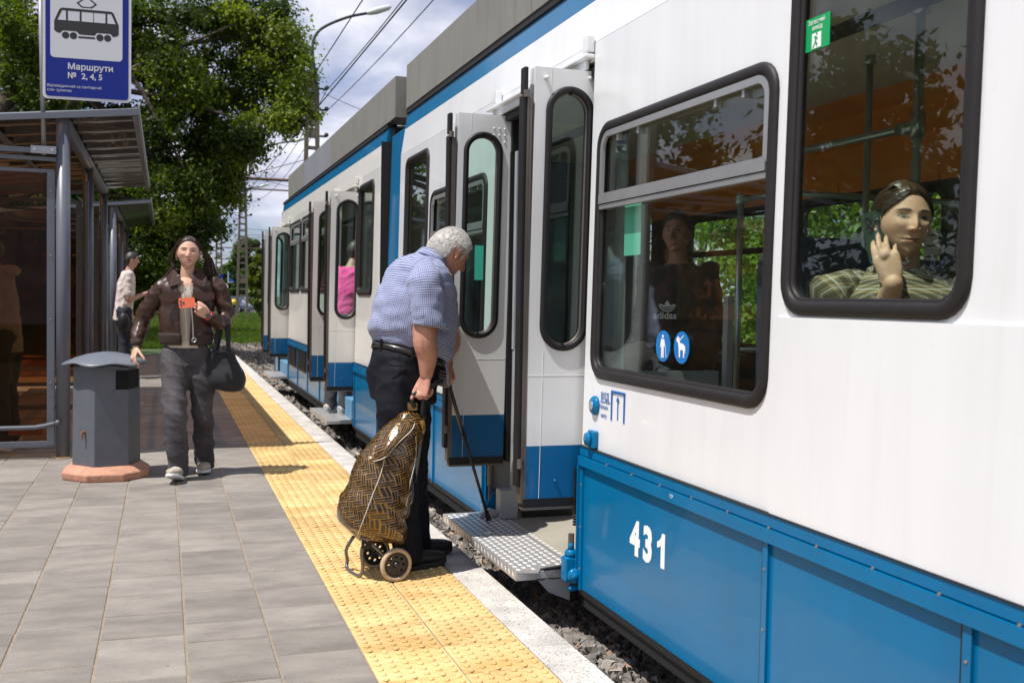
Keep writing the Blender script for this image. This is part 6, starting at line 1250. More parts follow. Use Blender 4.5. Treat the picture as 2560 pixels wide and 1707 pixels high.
    def root(rg):
        while True:
            th = rg.uniform(0, PI*.72); ph = rg.uniform(0, 2*PI); d = V3((math.sin(th)*math.sin(ph), math.sin(th)*math.cos(ph), math.cos(th))); p = V3((.079*d.x, -.004+.100*d.y, .004+.114*d.z))
            if (p.y > .040 and p.z < .078) or (p.z < .012 and p.y > -.034 and p.y < .022) or (p.z < .0 and p.y > .03) or (p.z < -.02 and p.y > -.03) or p.z < -.055: continue
            return (p, d, rg.uniform(.014, .028), rg.gauss(0, .25), rg.gauss(0, .25))
    def path(dt, t):
        p, d, ln, a, b = dt; q = (p+d*.006+(V3((a*.25, -.45+b*.15, -.65+.65*max(0, p.z/.1)))*ln*t)+d*ln*(.16*t-.16*t*t))*hs; return M @ q
    strands('hair_strand', 6500, root, path, .0008, HM, o, 5, 5)['kind'] = 'stuff'
    # eyebrow tuft and eye on the visible side
    return o, c, r, f
MAN, mc, mr_, mf_ = old_man()

# ------------------------------------------------------------------ walking stick
st_a, st_b = mc(1109, 918, -.14), V3((1.632, 5.20, .153))
cn = thing('walking_stick', 'thin black walking stick planted on the folding step by the old man', 'walking stick')
ax = (st_b-st_a).normalized(); mb = MB(); mb.tube([st_a, st_a.lerp(st_b, .45)], .0105, 12); mb.tube([st_a.lerp(st_b, .44), st_b-ax*.02], .0085, 12); mb.build('shaft', mat('stick_black', (.012, .012, .012), .3, coat=.4), cn, smooth=True, auto=True)
mb = MB(); mb.tube([st_a.lerp(st_b, .43), st_a.lerp(st_b, .46)], .0125, 12); mb.build('collar', mat('stick_black', ()), cn); mb = MB(); mb.tube([st_b-ax*.05, st_b-ax*.02, st_b], [.010, .013, .015], 12); mb.build('rubber_tip', M_RUB, cn)
mb = MB(); hp = st_a-ax*.01; mb.tube(catmull([hp+ax*.03, hp, hp-mf_*.02+V3((0, 0, .015)), hp-mf_*.07+V3((0, 0, .012)), hp-mf_*.11], 4), .0125, 10); mb.build('handle', mat('stick_black', ()), cn, smooth=True)

# ------------------------------------------------------------------ shopping trolley
def herring():
    m = bpy.data.materials.new('gold_brown_vinyl'); m.use_nodes = True; nt = m.node_tree; N = nt.nodes.new; L = nt.links.new; b = nt.nodes['Principled BSDF']; b.inputs['Roughness'].default_value = .22; b.inputs['Coat Weight'].default_value = .6; b.inputs['Coat Roughness'].default_value = .12
    uv = N('ShaderNodeUVMap'); mp = N('ShaderNodeMapping'); mp.inputs['Rotation'].default_value = (0, 0, R(12)); mp.inputs['Scale'].default_value = (42, 42, 1); L(uv.outputs[0], mp.inputs[0]); sp = N('ShaderNodeSeparateXYZ'); L(mp.outputs[0], sp.inputs[0])
    def op(o, a, bb=None, c=None):
        n = N('ShaderNodeMath'); n.operation = o
        for i, q in enumerate((a, bb, c)):
            if q is None: continue
            if isinstance(q, (int, float)): n.inputs[i].default_value = q
            else: L(q, n.inputs[i])
        return n.outputs[0]
    x, y = sp.outputs[0], sp.outputs[1]; ix, iy = op('FLOOR', x), op('FLOOR', y); fx, fy = op('FRACT', x), op('FRACT', y)
    k = op('FLOORED_MODULO', op('SUBTRACT', ix, iy), 4); hz = op('LESS_THAN', k, 1.5)
    def edge(v, w=.17): return op('MAXIMUM', op('LESS_THAN', v, w), 0)
    # horizontal bricks: gold line above; vertical bricks: gold line at left, and at brick ends
    k0 = op('LESS_THAN', k, .5); k3 = op('GREATER_THAN', k, 2.5)
    h1 = op('MULTIPLY', hz, op('MAXIMUM', edge(fy, .20), op('MULTIPLY', k0, edge(fx, .16))))
    v1 = op('MULTIPLY', op('SUBTRACT', 1, hz), op('MAXIMUM', edge(fx, .20), op('MULTIPLY', k3, edge(fy, .16))))
    hk = op('MULTIPLY', hz, op('MULTIPLY', op('GREATER_THAN', fy, .48), op('LESS_THAN', fy, .64)))
    vk = op('MULTIPLY', op('SUBTRACT', 1, hz), op('MULTIPLY', op('GREATER_THAN', fx, .48), op('LESS_THAN', fx, .64)))
    ln = op('MAXIMUM', op('MAXIMUM', h1, v1), op('MULTIPLY', op('MAXIMUM', hk, vk), .75))
    mx = N('ShaderNodeMix'); mx.data_type = 'RGBA'; L(ln, mx.inputs[0]); mx.inputs[6].default_value = (.016, .008, .005, 1); mx.inputs[7].default_value = (.30, .16, .03, 1); L(mx.outputs[2], b.inputs['Base Color']); L(op('MULTIPLY', ln, .35), b.inputs['Metallic'])
    n = N('ShaderNodeTexNoise'); n.inputs['Scale'].default_value = 17; n.inputs['Detail'].default_value = 4; tc = N('ShaderNodeTexCoord'); L(tc.outputs['Object'], n.inputs['Vector']); bp = N('ShaderNodeBump'); bp.inputs['Strength'].default_value = .5; bp.inputs['Distance'].default_value = .012; L(n.outputs[0], bp.inputs['Height']); L(bp.outputs[0], b.inputs['Normal']); L(bp.outputs[0], b.inputs['Coat Normal']); return m
def trolley():
    t = thing('shopping_trolley', 'brown and gold patterned shopping trolley on two cream tyred wheels', 'trolley'); HV = herring(); Yc = 4.80; c = lambda px, py, Y=Yc: PY(px, py, Y)
    xv, yv, up = V3((1, 0, 0)), V3((0, 1, 0)), V3((0, 0, 1))
    # bag from bottom to top: (left px, left py, right px, right py, half depth)
    rows = [(893, 1338, 1002, 1350, .085), (872, 1318, 1008, 1332, .118), (852, 1292, 1012, 1300, .128), (856, 1252, 1018, 1255, .130), (872, 1212, 1026, 1210, .125), (892, 1170, 1034, 1165, .115), (908, 1135, 1042, 1122, .100), (935, 1100, 1048, 1085, .075), (978, 1062, 1050, 1056, .050), (1012, 1034, 1045, 1036, .028)]
    S = []
    for (lx, ly, rx, ry, hd) in rows:
        a, b = c(lx, ly), c(rx, ry); S.append(((a+b)/2, yv*hd, (b-a)/2*-1, 2.6))
    mb = MB(); secs = [(p[0], p[1], p[2], 2.8) for p in resec(S, 6)]; loft(mb, secs, 64); bag = mb.build('bag', HV, t, smooth=True); wrinkle(bag.data, .026, 12, 31, axis=(.5, .2, .7)); wrinkle(bag.data, .012, 30, 32, axis=(.6, .1, .6))
    # flap over the top
    fl = MB(); v = []; uv = []; n = 30; rowsf = [(1008, 1030, 1048, 1040, .030), (975, 1052, 1052, 1056, .062), (950, 1078, 1046, 1066, .090), (930, 1110, 1010, 1092, .110), (911, 1147, 975, 1122, .122)]
    for i, (lx, ly, rx, ry, hd) in enumerate(rowsf):
        a, b = c(lx, ly), c(rx, ry); cc_ = (a+b)/2
        for j in range(n+1):
            th = -PI*.62+PI*1.24*j/n; p = cc_+(a-b)/2*1.08*math.cos(th)+yv*hd*1.12*math.sin(th); v.append(p); uv.append((th*.10, -i*.045))
    fl.add(v, [(i*(n+1)+j, i*(n+1)+j+1, (i+1)*(n+1)+j+1, (i+1)*(n+1)+j) for i in range(len(rowsf)-1) for j in range(n)], uv); fo = fl.build('flap', HV, t, smooth=True); wrinkle(fo.data, .010, 18, 33); so = fo.modifiers.new('s', 'SOLIDIFY'); so.thickness = .004
    CR_ = mat('cream_piping', (.62, .58, .46), .5)
    fv = [fo.data.vertices[(len(rowsf)-1)*(n+1)+j].co.copy() for j in range(n+1)]+[fo.data.vertices[i*(n+1)+0].co.copy() for i in range(len(rowsf)-2, 0, -1)][:0]
    pp = [fo.data.vertices[i*(n+1)].co.copy() for i in range(len(rowsf)-1)]; mb = MB(); mb.tube(catmull(pp+fv, 3), .0023, 6); mb.build('flap_piping', CR_, fo, smooth=True)
    def piping(pts, Ys): mb = MB(); mb.tube(catmull([c(x, y, q) for (x, y), q in zip(pts, Ys)], 6), .0022, 6); mb.build('piping', CR_, bag, smooth=True)
    piping([(893, 1340), (912, 1290), (932, 1235), (950, 1190), (960, 1150), (965, 1112)], [4.695, 4.66, 4.662, 4.67, 4.685, 4.705]); piping([(1002, 1345), (1012, 1285), (1025, 1210), (1038, 1150), (1040, 1100), (1034, 1070)], [4.72, 4.70, 4.70, 4.71, 4.725, 4.75])
    mb = MB(); v, f_ = fill2d([rrect(0, 0, .045, .035, .006)], .03); q0 = c(1030, 1016); mb.add([q0+V3((p[0], p[2], p[1])) for p in v], f_); mb.build('carry_strap', HV, t, bevel=.004)
    mb = MB(); pts = [c(1048, 1052, 4.77), c(1052, 1070, 4.765), c(1050, 1085, 4.765)]; mb.tube(pts, [.022, .026, .020], 12); mb.build('strap_loop', HV, t, smooth=True)
    # frame
    FR = mat('trolley_steel', (.16, .16, .165), .35, metal=.6); wn = c(990, 1406, 4.70); wf = c(937, 1378, 4.955); RW = .078; wn.z = RW+.002; wf.z = RW+.002
    HG = mat('grip_black', (.015, .015, .017), .38, bump=.3, bump_scale=90)
    mb = MB(); base = c(1040, 1120, 4.80); mb.tube(catmull([c(1000, 1350, 4.83), c(1035, 1200, 4.85), c(1052, 1090, 4.83), c(1058, 1040, 4.81)], 6), .011, 12); mb.build('frame_tube', FR, t, smooth=True)
    mb = MB(); mb.tube(catmull([c(1054, 1045, 4.80), c(1058, 1005, 4.80), c(1066, 976, 4.80), c(1084, 960, 4.80), c(1101, 953, 4.81)], 6), .0155, 14); mb.ell(c(1101, 953, 4.81), .0155); mb.build('handle', HG, t, smooth=True)
    mb = MB(); mb.tube(catmull([c(1060, 1000, 4.80), c(1050, 985, 4.785), c(1035, 984, 4.78), c(1030, 1000, 4.785), c(1036, 1018, 4.79)], 5), .012, 10); mb.build('handle_loop', HG, t, smooth=True)
    mb = MB(); mb.tube([c(900, 1345, 4.72), c(1006, 1352, 4.72)], .008, 8); mb.tube([c(900, 1345, 4.90), c(1006, 1352, 4.90)], .008, 8); mb.tube([c(1000, 1352, 4.72), c(1000, 1352, 4.90)], .008, 8); mb.build('base_frame', FR, t)
    g1, g2 = PZ(856, 1402, .012), PZ(878, 1428, .012); mb = MB(); mb.tube(catmull([c(884, 1340, 4.90), c(866, 1372, 4.92), V3((.845, 4.965, .05)), V3((.842, 4.94, .012)), V3((.872, 4.80, .012)), V3((.885, 4.775, .05)), c(905, 1378, 4.75), c(914, 1350, 4.74)], 6), .0085, 10); mb.build('stand_leg', FR, t, smooth=True)
    mb = MB(); mb.tube([wn, wf], .006, 8); mb.tube([c(925, 1355, 4.74), wn.lerp(wf, .15)], .008, 8); mb.tube([c(925, 1355, 4.90), wf], .008, 8); mb.build('axle', FR, t)
    mb = MB(); q0 = c(916, 1356, 4.735); mb.box((q0.x-.022, q0.y-.012, q0.z-.028), (q0.x+.022, q0.y+.012, q0.z+.028)); mb.build('hinge_plate', M_RUB, t, bevel=.005); mb = MB(); [mb.cyl((q0.x+dx, q0.y-.012, q0.z+dz), (q0.x+dx, q0.y-.017, q0.z+dz), .004, 8) for dx, dz in ((0, .015), (-.01, -.005))]; mb.build('rivet', M_ALU, t)
    TY, HB = mat('cream_tyre', (.46, .36, .24), .75, noise_amt=.2, noise_scale=50), mat('hub_black', (.022, .022, .024), .4)
    ad = (wf-wn).normalized()
    for w in (wn, wf):
        z = ad; x = z.orthogonal().normalized(); y = z.cross(x); Mw = Matrix((( x.x, y.x, z.x, 0), (x.y, y.y, z.y, 0), (x.z, y.z, z.z, 0), (0, 0, 0, 1)))
        mb = MB(); mb.lathe([(.060, -.009), (.062, -.013), (.068, -.0145), (.075, -.011), (RW, -.004), (RW, .004), (.075, .011), (.068, .0145), (.060, .011), (.058, .0), (.060, -.009)], w, 40, Mw); wh = mb.build('wheel', TY, t, smooth=True)
        hb = MB(); v, f_ = fill2d([[(.060*math.cos(a), .060*math.sin(a)) for a in np.linspace(0, 2*PI, 41)[:-1]]]+[[(.037*math.cos(b)+.0075*math.cos(a)*(1.0), .037*math.sin(b)+.0075*math.sin(a)) for a in np.linspace(0, -2*PI, 11)[:-1]] for b in [2*PI*k/8 for k in range(8)]], .010); hb.add([V3(w)+Mw.to_3x3() @ V3(p) for p in v], f_); hb.lathe([(.0001, -.017), (.012, -.016), (.016, -.010), (.018, -.004)], w, 20, Mw); hb.lathe([(.050, -.005), (.052, -.009), (.058, -.009), (.060, -.005)], w, 36, Mw, cap=False); hb.build('hub', HB, wh)
trolley()
# ------------------------------------------------------------------ the walking woman
def walking_woman():
    global SKN
    Yc = 7.85; f = V3((-.10, -1, 0)).normalized(); r = V3((f.y, -f.x, 0)); up = V3((0, 0, 1)); SK = (.62, .37, .26); SKN = SK
    c = lambda px, py, df=0.: PY(px, py, Yc+df*f.y)
    def sec(px, py, hw, hd, tilt=0., df=0., roll=0.):
        t = R(tilt); rr_ = r*math.cos(R(roll))+up*math.sin(R(roll)); return (c(px, py, df), rr_*hw, (f*math.cos(t)-up*math.sin(t))*hd)
    body = MB()
    loft(body, resec([sec(467, 900, .14, .09), sec(467, 868, .125, .085), sec(466, 830, .108, .080), sec(466, 790, .120, .090), sec(467, 745, .145, .105), sec(467, 712, .150, .085), sec(467, 696, .085, .06)], 4), 24, closed_uv=False)
    hs = 1.03; hc = c(471, 633, .02); M = head_frame(hc, f*.99+V3((.10, 0, -.01)), up+V3((.03, 0, 0)))
    capsule(body, [c(467, 702, -.01), c(468, 685, 0), c(470, 660, .0)], [.056, .048, .048], 16); 
    shR, elR, wrR = c(418, 714, 0), c(358, 797, -.10), c(340, 868, .02)
    capsule(body, [shR, elR, wrR], [.038, .034, .024], 14); hand(body, wrR, c(333, 895, .05)-wrR, V3((.75, .35, -.2)), f, .98, ((18, 25, 15), (22, 30, 15), (25, 32, 18), (28, 35, 18)), (10, 10, 8), 3)
    shL, elL, wrL = c(534, 716, 0), c(560, 796, .03), c(522, 790, .22)
    capsule(body, [shL, elL, wrL], [.038, .034, .024], 14); hand(body, wrL, c(488, 766, .27)-wrL, V3((-.4, .9, .35)), V3((.35, 0, 1)), .98, ((35, 45, 30), (35, 48, 30), (36, 50, 30), (38, 50, 30)), (20, 30, 15), 2, thd=V3((-.45, -.25, .85)))
    hip = {1: c(443, 880, 0), -1: c(497, 880, 0)}; kn = {1: c(436, 1025, .17), -1: c(507, 1030, .02)}; an = {1: c(447, 1168, .17), -1: c(512, 1162, -.16)}
    an[-1].z = .10; toe = {1: an[1]+f*.19+V3((-.03, 0, -.025)), -1: an[-1]+f*.17-up*.08}
    for s in (1, -1): capsule(body, [hip[s], kn[s], an[s]], [.08, .052, .036], 14); foot(body, an[s], toe[s])
    o = link('person', skin_body(body, M, hs, .0040, 2), M_SKIN, None, smooth=True)
    tone(o.data, SK, face_paint(M, hs, lip=(.50, .16, .14), brow=(.05, .028, .02), cheek=(.66, .30, .24), lid=(.30, .15, .11), hair=(.04, .019, .012), fh=.086, iris=(.03, .018, .012), open_=.0036), .02); tag(o, 'young woman in brown leather jacket and black jeans walking toward the camera', 'person')
    # cream top and bare midriff line
    mb = MB(); loft(mb, resec([sec(467, 868, .16, .108), sec(466, 838, .122, .096), sec(466, 795, .126, .100), sec(467, 745, .150, .114), sec(467, 716, .135, .095)], 4), 28, cap=False); link('top', wrinkle(mb.build('tmp_', None).data, .006, 30, 3), mat('cream_knit', (.66, .56, .42), .9), o, smooth=True); bpy.data.objects.remove(bpy.data.objects['tmp_'])
    # leather jacket: open front shell + sleeves
    LE = mat('brown_leather', (.052, .024, .017),   .37, spec=.42, coat=.06, noise_amt=.2, noise_scale=25, bump=.08, bump_scale=120)
    S = resec([sec(466, 852, .172, .125), sec(466, 838, .170, .128), sec(466, 815, .178, .134), sec(466, 780, .178, .134), sec(467, 745, .186, .132), sec(467, 716, .180, .114), sec(467, 700, .150, .092), sec(467, 690, .095, .080)], 5)
    def front(mb_, a0, a1, secs, n, k=1.0):
        v = []; 
        for i, (cc_, u_, w_) in enumerate(secs):
            g = a0(i/(len(secs)-1)) if callable(a0) else a0
            for j in range(n+1): t = g+(a1(i/(len(secs)-1)) if callable(a1) else a1-g)*0+((2*PI-g-(a1(i/(len(secs)-1)) if callable(a1) else a1))-0)*j/n; v.append(cc_+(w_*math.cos(t)+u_*math.sin(t))*k)
        mb_.add(v, [(i*(n+1)+j, i*(n+1)+j+1, (i+1)*(n+1)+j+1, (i+1)*(n+1)+j) for i in range(len(secs)-1) for j in range(n)])
    mb = MB(); front(mb, lambda q: .10+.25*q, lambda q: .16+.16*q, S, 72); jk = mb.build('jacket', LE, o, smooth=True); wrinkle(jk.data, .022, 13, 41, axis=(.5, .1, .9)); wrinkle(jk.data, .008, 32, 42); so = jk.modifiers.new('s', 'SOLIDIFY'); so.thickness = .006; so.offset = 0
    def sleeve(pts, rs, seed):
        mb = MB(); capsule(mb, pts, rs, 22, 7); me = remesh(mb, .008, 3); wrinkle(me, .020, 13, seed, axis=(.3, .1, .95)); wrinkle(me, .009, 30, seed+1); link('sleeve', me, LE, o, smooth=True)
    sleeve([c(418, 706), c(404, 722), c(376, 762, -.05), c(357, 798, -.10), c(346, 836, -.03), c(341, 855, .01)], [.052, .066, .071, .068, .060, .044], 51)
    sleeve([c(535, 706), c(548, 724), c(560, 762), c(563, 797, .03), c(549, 803, .12), c(531, 794, .20)], [.052, .065, .070, .066, .058, .042], 61)
    RB_ = mat('brown_rib', (.045, .028, .022), .85, bump=.6, bump_scale=160, stretch=(1, 1, .1))
    for a, b in ((c(342, 850, .0), c(340, 866, .02)), (c(540, 797, .17), c(520, 789, .225))): mb = MB(); mb.tube([a, b], [.040, .034], 20); mb.build('cuff', RB_, jk, smooth=True)
    mb = MB(); front(mb, .12, .18, resec([sec(466, 860, .166, .120), sec(466, 848, .176, .130), sec(466, 832, .183, .136)], 3), 64, 1.02); wb = mb.build('waistband', RB_, jk, smooth=True); so = wb.modifiers.new('s', 'SOLIDIFY'); so.thickness = .008
    # collar, pocket flaps, zip
    for sd in (1, -1):
        n_ = [c(467+sd*-22, 690, .09), c(467+sd*-40, 700, .10), c(467+sd*-62, 693, .04), c(467+sd*-52, 668, .0), c(467+sd*-26, 668, .06)]; x = sd
        pts = [c(467-sd*10, 706, .115), c(467-sd*44, 718, .125), c(467-sd*50, 692, .07), c(467-sd*34, 672, .02), c(467-sd*24, 682, .06)]
        mb = MB(); b_ = [p-f*.012 for p in pts]; mb.add(pts+b_, [(0, 1, 2, 3, 4), (9, 8, 7, 6, 5)]+[(i, 5+i, 5+(i+1) % 5, (i+1) % 5) for i in range(5)]); cl = mb.build('collar', mat('matte_leather', (.050, .026, .020), .75, spec=.2), jk)
        q0 = 467-sd*42; fl = [c(q0-27, 735, .148), c(q0+27, 729, .150), c(q0+27, 742, .158), c(q0+3 if sd > 0 else q0-3, 756, .162), c(q0-27, 748, .155)] if sd > 0 else [c(q0-27, 729, .150), c(q0+27, 733, .148), c(q0+27, 748, .155), c(q0-3, 752, .162), c(q0-27, 742, .158)]
        mb = MB(); b_ = [p-f*.02 for p in fl]; mb.add(fl+b_, [(4, 3, 2, 1, 0), (5, 6, 7, 8, 9)]+[(i, (i+1) % 5, 5+(i+1) % 5, 5+i) for i in range(5)]); mb.build('pocket_flap', mat('matte_leather', ()), jk)
    back = MB(); front(back, 1.0, 1.0, resec([sec(467, 700, .10, .075), sec(468, 682, .075, .068), sec(468, 672, .078, .072)], 3), 30); cb = back.build('collar', LE, jk, smooth=True); so = cb.modifiers.new('s', 'SOLIDIFY'); so.thickness = .01
    for x0, x1, x2 in ((461, 462, 466), (477, 478, 482)): mb = MB(); mb.tube(catmull([c(x0, 712, .135), c(x1, 760, .16), c(x2, 810, .155), c(x2+1, 850, .14)], 5), .0045, 6); mb.build('zip', M_ALU, jk)
    mb = MB(); mb.tube([c(485, 850, .15)+V3((.014*math.cos(a), 0, .014*math.sin(a))) for a in np.linspace(0, 2*PI, 13)[:-1]], .004, 6, closed=True); mb.build('zip_ring', M_ALU, jk)
    # jeans
    mb = MB(); loft(mb, resec([sec(468, 915, .165, .115), sec(468, 885, .168, .116), sec(468, 862, .158, .110), sec(467, 845, .140, .105)], 4), 28, closed_uv=False)
    capsule(mb, [hip[1], c(435, 950, .06), kn[1], c(441, 1100, .18), c(446, 1172, .165)], [.100, .102, .092, .086, .082], 22, 6); capsule(mb, [hip[-1], c(500, 950, .02), kn[-1], c(509, 1100, -.06), c(512, 1158, -.13)], [.098, .095, .082, .078, .078], 22, 6)
    me = remesh(mb, .008, 3); wrinkle(me, .026, 10, 71, axis=(.7, .1, .6)); wrinkle(me, .010, 26, 72, axis=(.6, .1, .8)); co = coords(me); co[:, 2] = np.maximum(co[:, 2], .028); setco(me, co)
    DM = mat('washed_black_denim', (.066, .061, .066), .9, noise_amt=.55, noise_scale=5, bump=.3, bump_scale=250); link('jeans', me, DM, o, smooth=True)  # broad mottling: washed fade plus lighter highlights put into the colour
    CS, WS = mat('sneaker_canvas', (.42, .37, .29), .9), mat('sneaker_sole', (.72, .72, .72), .6)
    for s in (1, -1):
        s_ = shoe('sneaker', an[s], toe[s]+f*.02, CS, o, WS, .09); mb = MB()
        for k in range(3): p = an[s].lerp(toe[s], .5+.12*k)+up*.022; mb.tube([p+r*.026, p+up*.008, p-r*.026], .005, 6)
        mb.build('shoelace', WS, s_)
    # watch, earrings
    wp = c(515, 785, .235); mb = MB(); dw = (c(488, 766, .27)-wrL).normalized(); mb.tube([wrL+dw*.0+u_ for u_ in [(dw.orthogonal().normalized()*math.cos(a)+dw.cross(dw.orthogonal().normalized())*math.sin(a))*.030 for a in np.linspace(0, 2*PI, 17)[:-1]]], .007, 8, closed=True); wt = mb.build('watch_strap', mat('red_strap', (.62, .02, .02), .4), o, smooth=True)
    mb = MB(); mb.cyl(wrL+f*.026, wrL+f*.038, .019, 20); mb.build('watch_face', mat('watch_black', (.01, .01, .012), .15, coat=.8), wt)
    for sd in (-1, 1): p = M @ V3((sd*.078*hs, -.002, -.040*hs)); mb = MB(); mb.tube([p+V3((.006*math.cos(a), 0, .010*math.sin(a))) for a in np.linspace(0, 2*PI, 11)[:-1]], .002, 5, closed=True); mb.build('earring', mat('gold', (.8, .55, .2), .2, metal=1), o)
    # long hair, parted in the middle, blown to her left
    HM = mat('dark_brown_hair', (.040, .019, .012), .38, noise_amt=.3, noise_scale=60)
    scalp_hair(M, hs, HM, o, h=.007, fh=.086)
    def root(rg):
        sd = rg.choice((-1, 1)); y = rg.uniform(-.080, .058); return (sd, y, rg.random(), rg.gauss(0, 1), rg.gauss(0, 1))
    def path(dt, t):
        # local +x is her right, which is on the left in the picture
        sd, y, q, a, b = dt; yy_ = y*.92; zt = lambda x_, y_: .1225*math.sqrt(max(.02, 1-(x_/.088)**2-(y_/.106)**2)); A = V3((sd*.002, yy_, zt(0, yy_))); o_ = .004+.007*q
        bx_ = .030+.030*b if False else .045; B = V3((sd*(bx_+o_), yy_*.86-.004, zt(bx_, yy_*.86)-.004)); C_ = V3((sd*(.084+2*o_), y*.40-.014, .020)); C2 = V3((sd*(.090+3*o_)-(.012+.03*q if sd < 0 else 0), y*.30-.026, -.035))
        if sd > 0: D = V3((.090+.012*q+.004*a, -.045+.016*b, -.10)); E = V3((.115+.045*q+.008*a, -.06+.02*b, -.175-.03*q))
        else: D = V3((-.118-.060*q+.006*a, -.045+.016*b, -.10)); E = V3((-.165-.075*q+.010*a, -.05+.02*b, -.215-.05*abs(b)))
        P_ = catmull([B, C_, C2, D, E], 4); x = t*(len(P_)-1); i = min(int(x), len(P_)-2); p = P_[i].lerp(P_[i+1], x-i); return M @ (p*hs)
    hs_ = strands('hair_strand', 3000, root, path, .0026, HM, o, 9, 12); hs_['kind'] = 'stuff'
    # phone
    ph = MB(); n_ = (f*.97+up*.12+V3((.1, 0, 0))).normalized(); ux = (V3((1, 0, .10))-V3((1, 0, .10)).dot(n_)*n_).normalized(); uy = n_.cross(ux); q0 = c(467, 757, .265); v, ff = fill2d([rrect(0, 0, .145, .070, .012)], .008); ph.add([q0+ux*p[0]*.75+uy*p[1]+n_*p[2] for p in v], ff); p_ = ph.build('phone', mat('phone_orange', (.85, .16, .06), .3, coat=.4), None, bevel=.002); tag(p_, 'orange mobile phone in the left hand of the walking woman', 'phone')
    for dx, dy in ((-.04, .012), (-.04, -.012), (-.022, 0)): mb = MB(); e = q0+ux*dx+uy*dy; mb.cyl(e+n_*.003, e+n_*.0065, .008, 14); mb.build('lens', mat('lens_black', (.01, .01, .015), .1, coat=1), p_)
    # tote bag on her left forearm
    BK = mat('black_canvas', (.010, .010, .013), .8, noise_amt=.2, noise_scale=30, sheen=.15)
    bs = resec([sec(562, 975, .010, .05, 0, .05, 8), sec(560, 968, .125, .075, 0, .05, 8), sec(558, 940, .150, .080, 0, .05, 10), sec(552, 905, .130, .060, 0, .05, 5), sec(548, 882, .105, .030, 0, .05, 0)], 5)
    mb = MB(); loft(mb, bs, 36, closed_uv=False, exp=2.5); bg = mb.build('tote_bag', BK, None, smooth=True); wrinkle(bg.data, .022, 13, 81, axis=(.3, .1, .9)); wrinkle(bg.data, .010, 28, 82); tag(bg, 'black canvas tote bag hanging from the left arm of the walking woman', 'bag')
    for x0, x1, dd in ((528, 549, .11), (575, 566, .11), (534, 556, .0), (572, 570, .0)):
        mb = MB(); pts = catmull([c(x0, 905, dd), c((x0+x1)/2, 860, dd), c(x1, 800, .09)], 5); v = []
        for p in pts: v += [p-r*.016, p+r*.016, p+r*.016-f*.004, p-r*.016-f*.004]
        mb.add(v, [(i*4+j, i*4+(j+1) % 4, (i+1)*4+(j+1) % 4, (i+1)*4+j) for i in range(len(pts)-1) for j in range(4)]); mb.build('strap', BK, bg, smooth=True)
walking_woman()

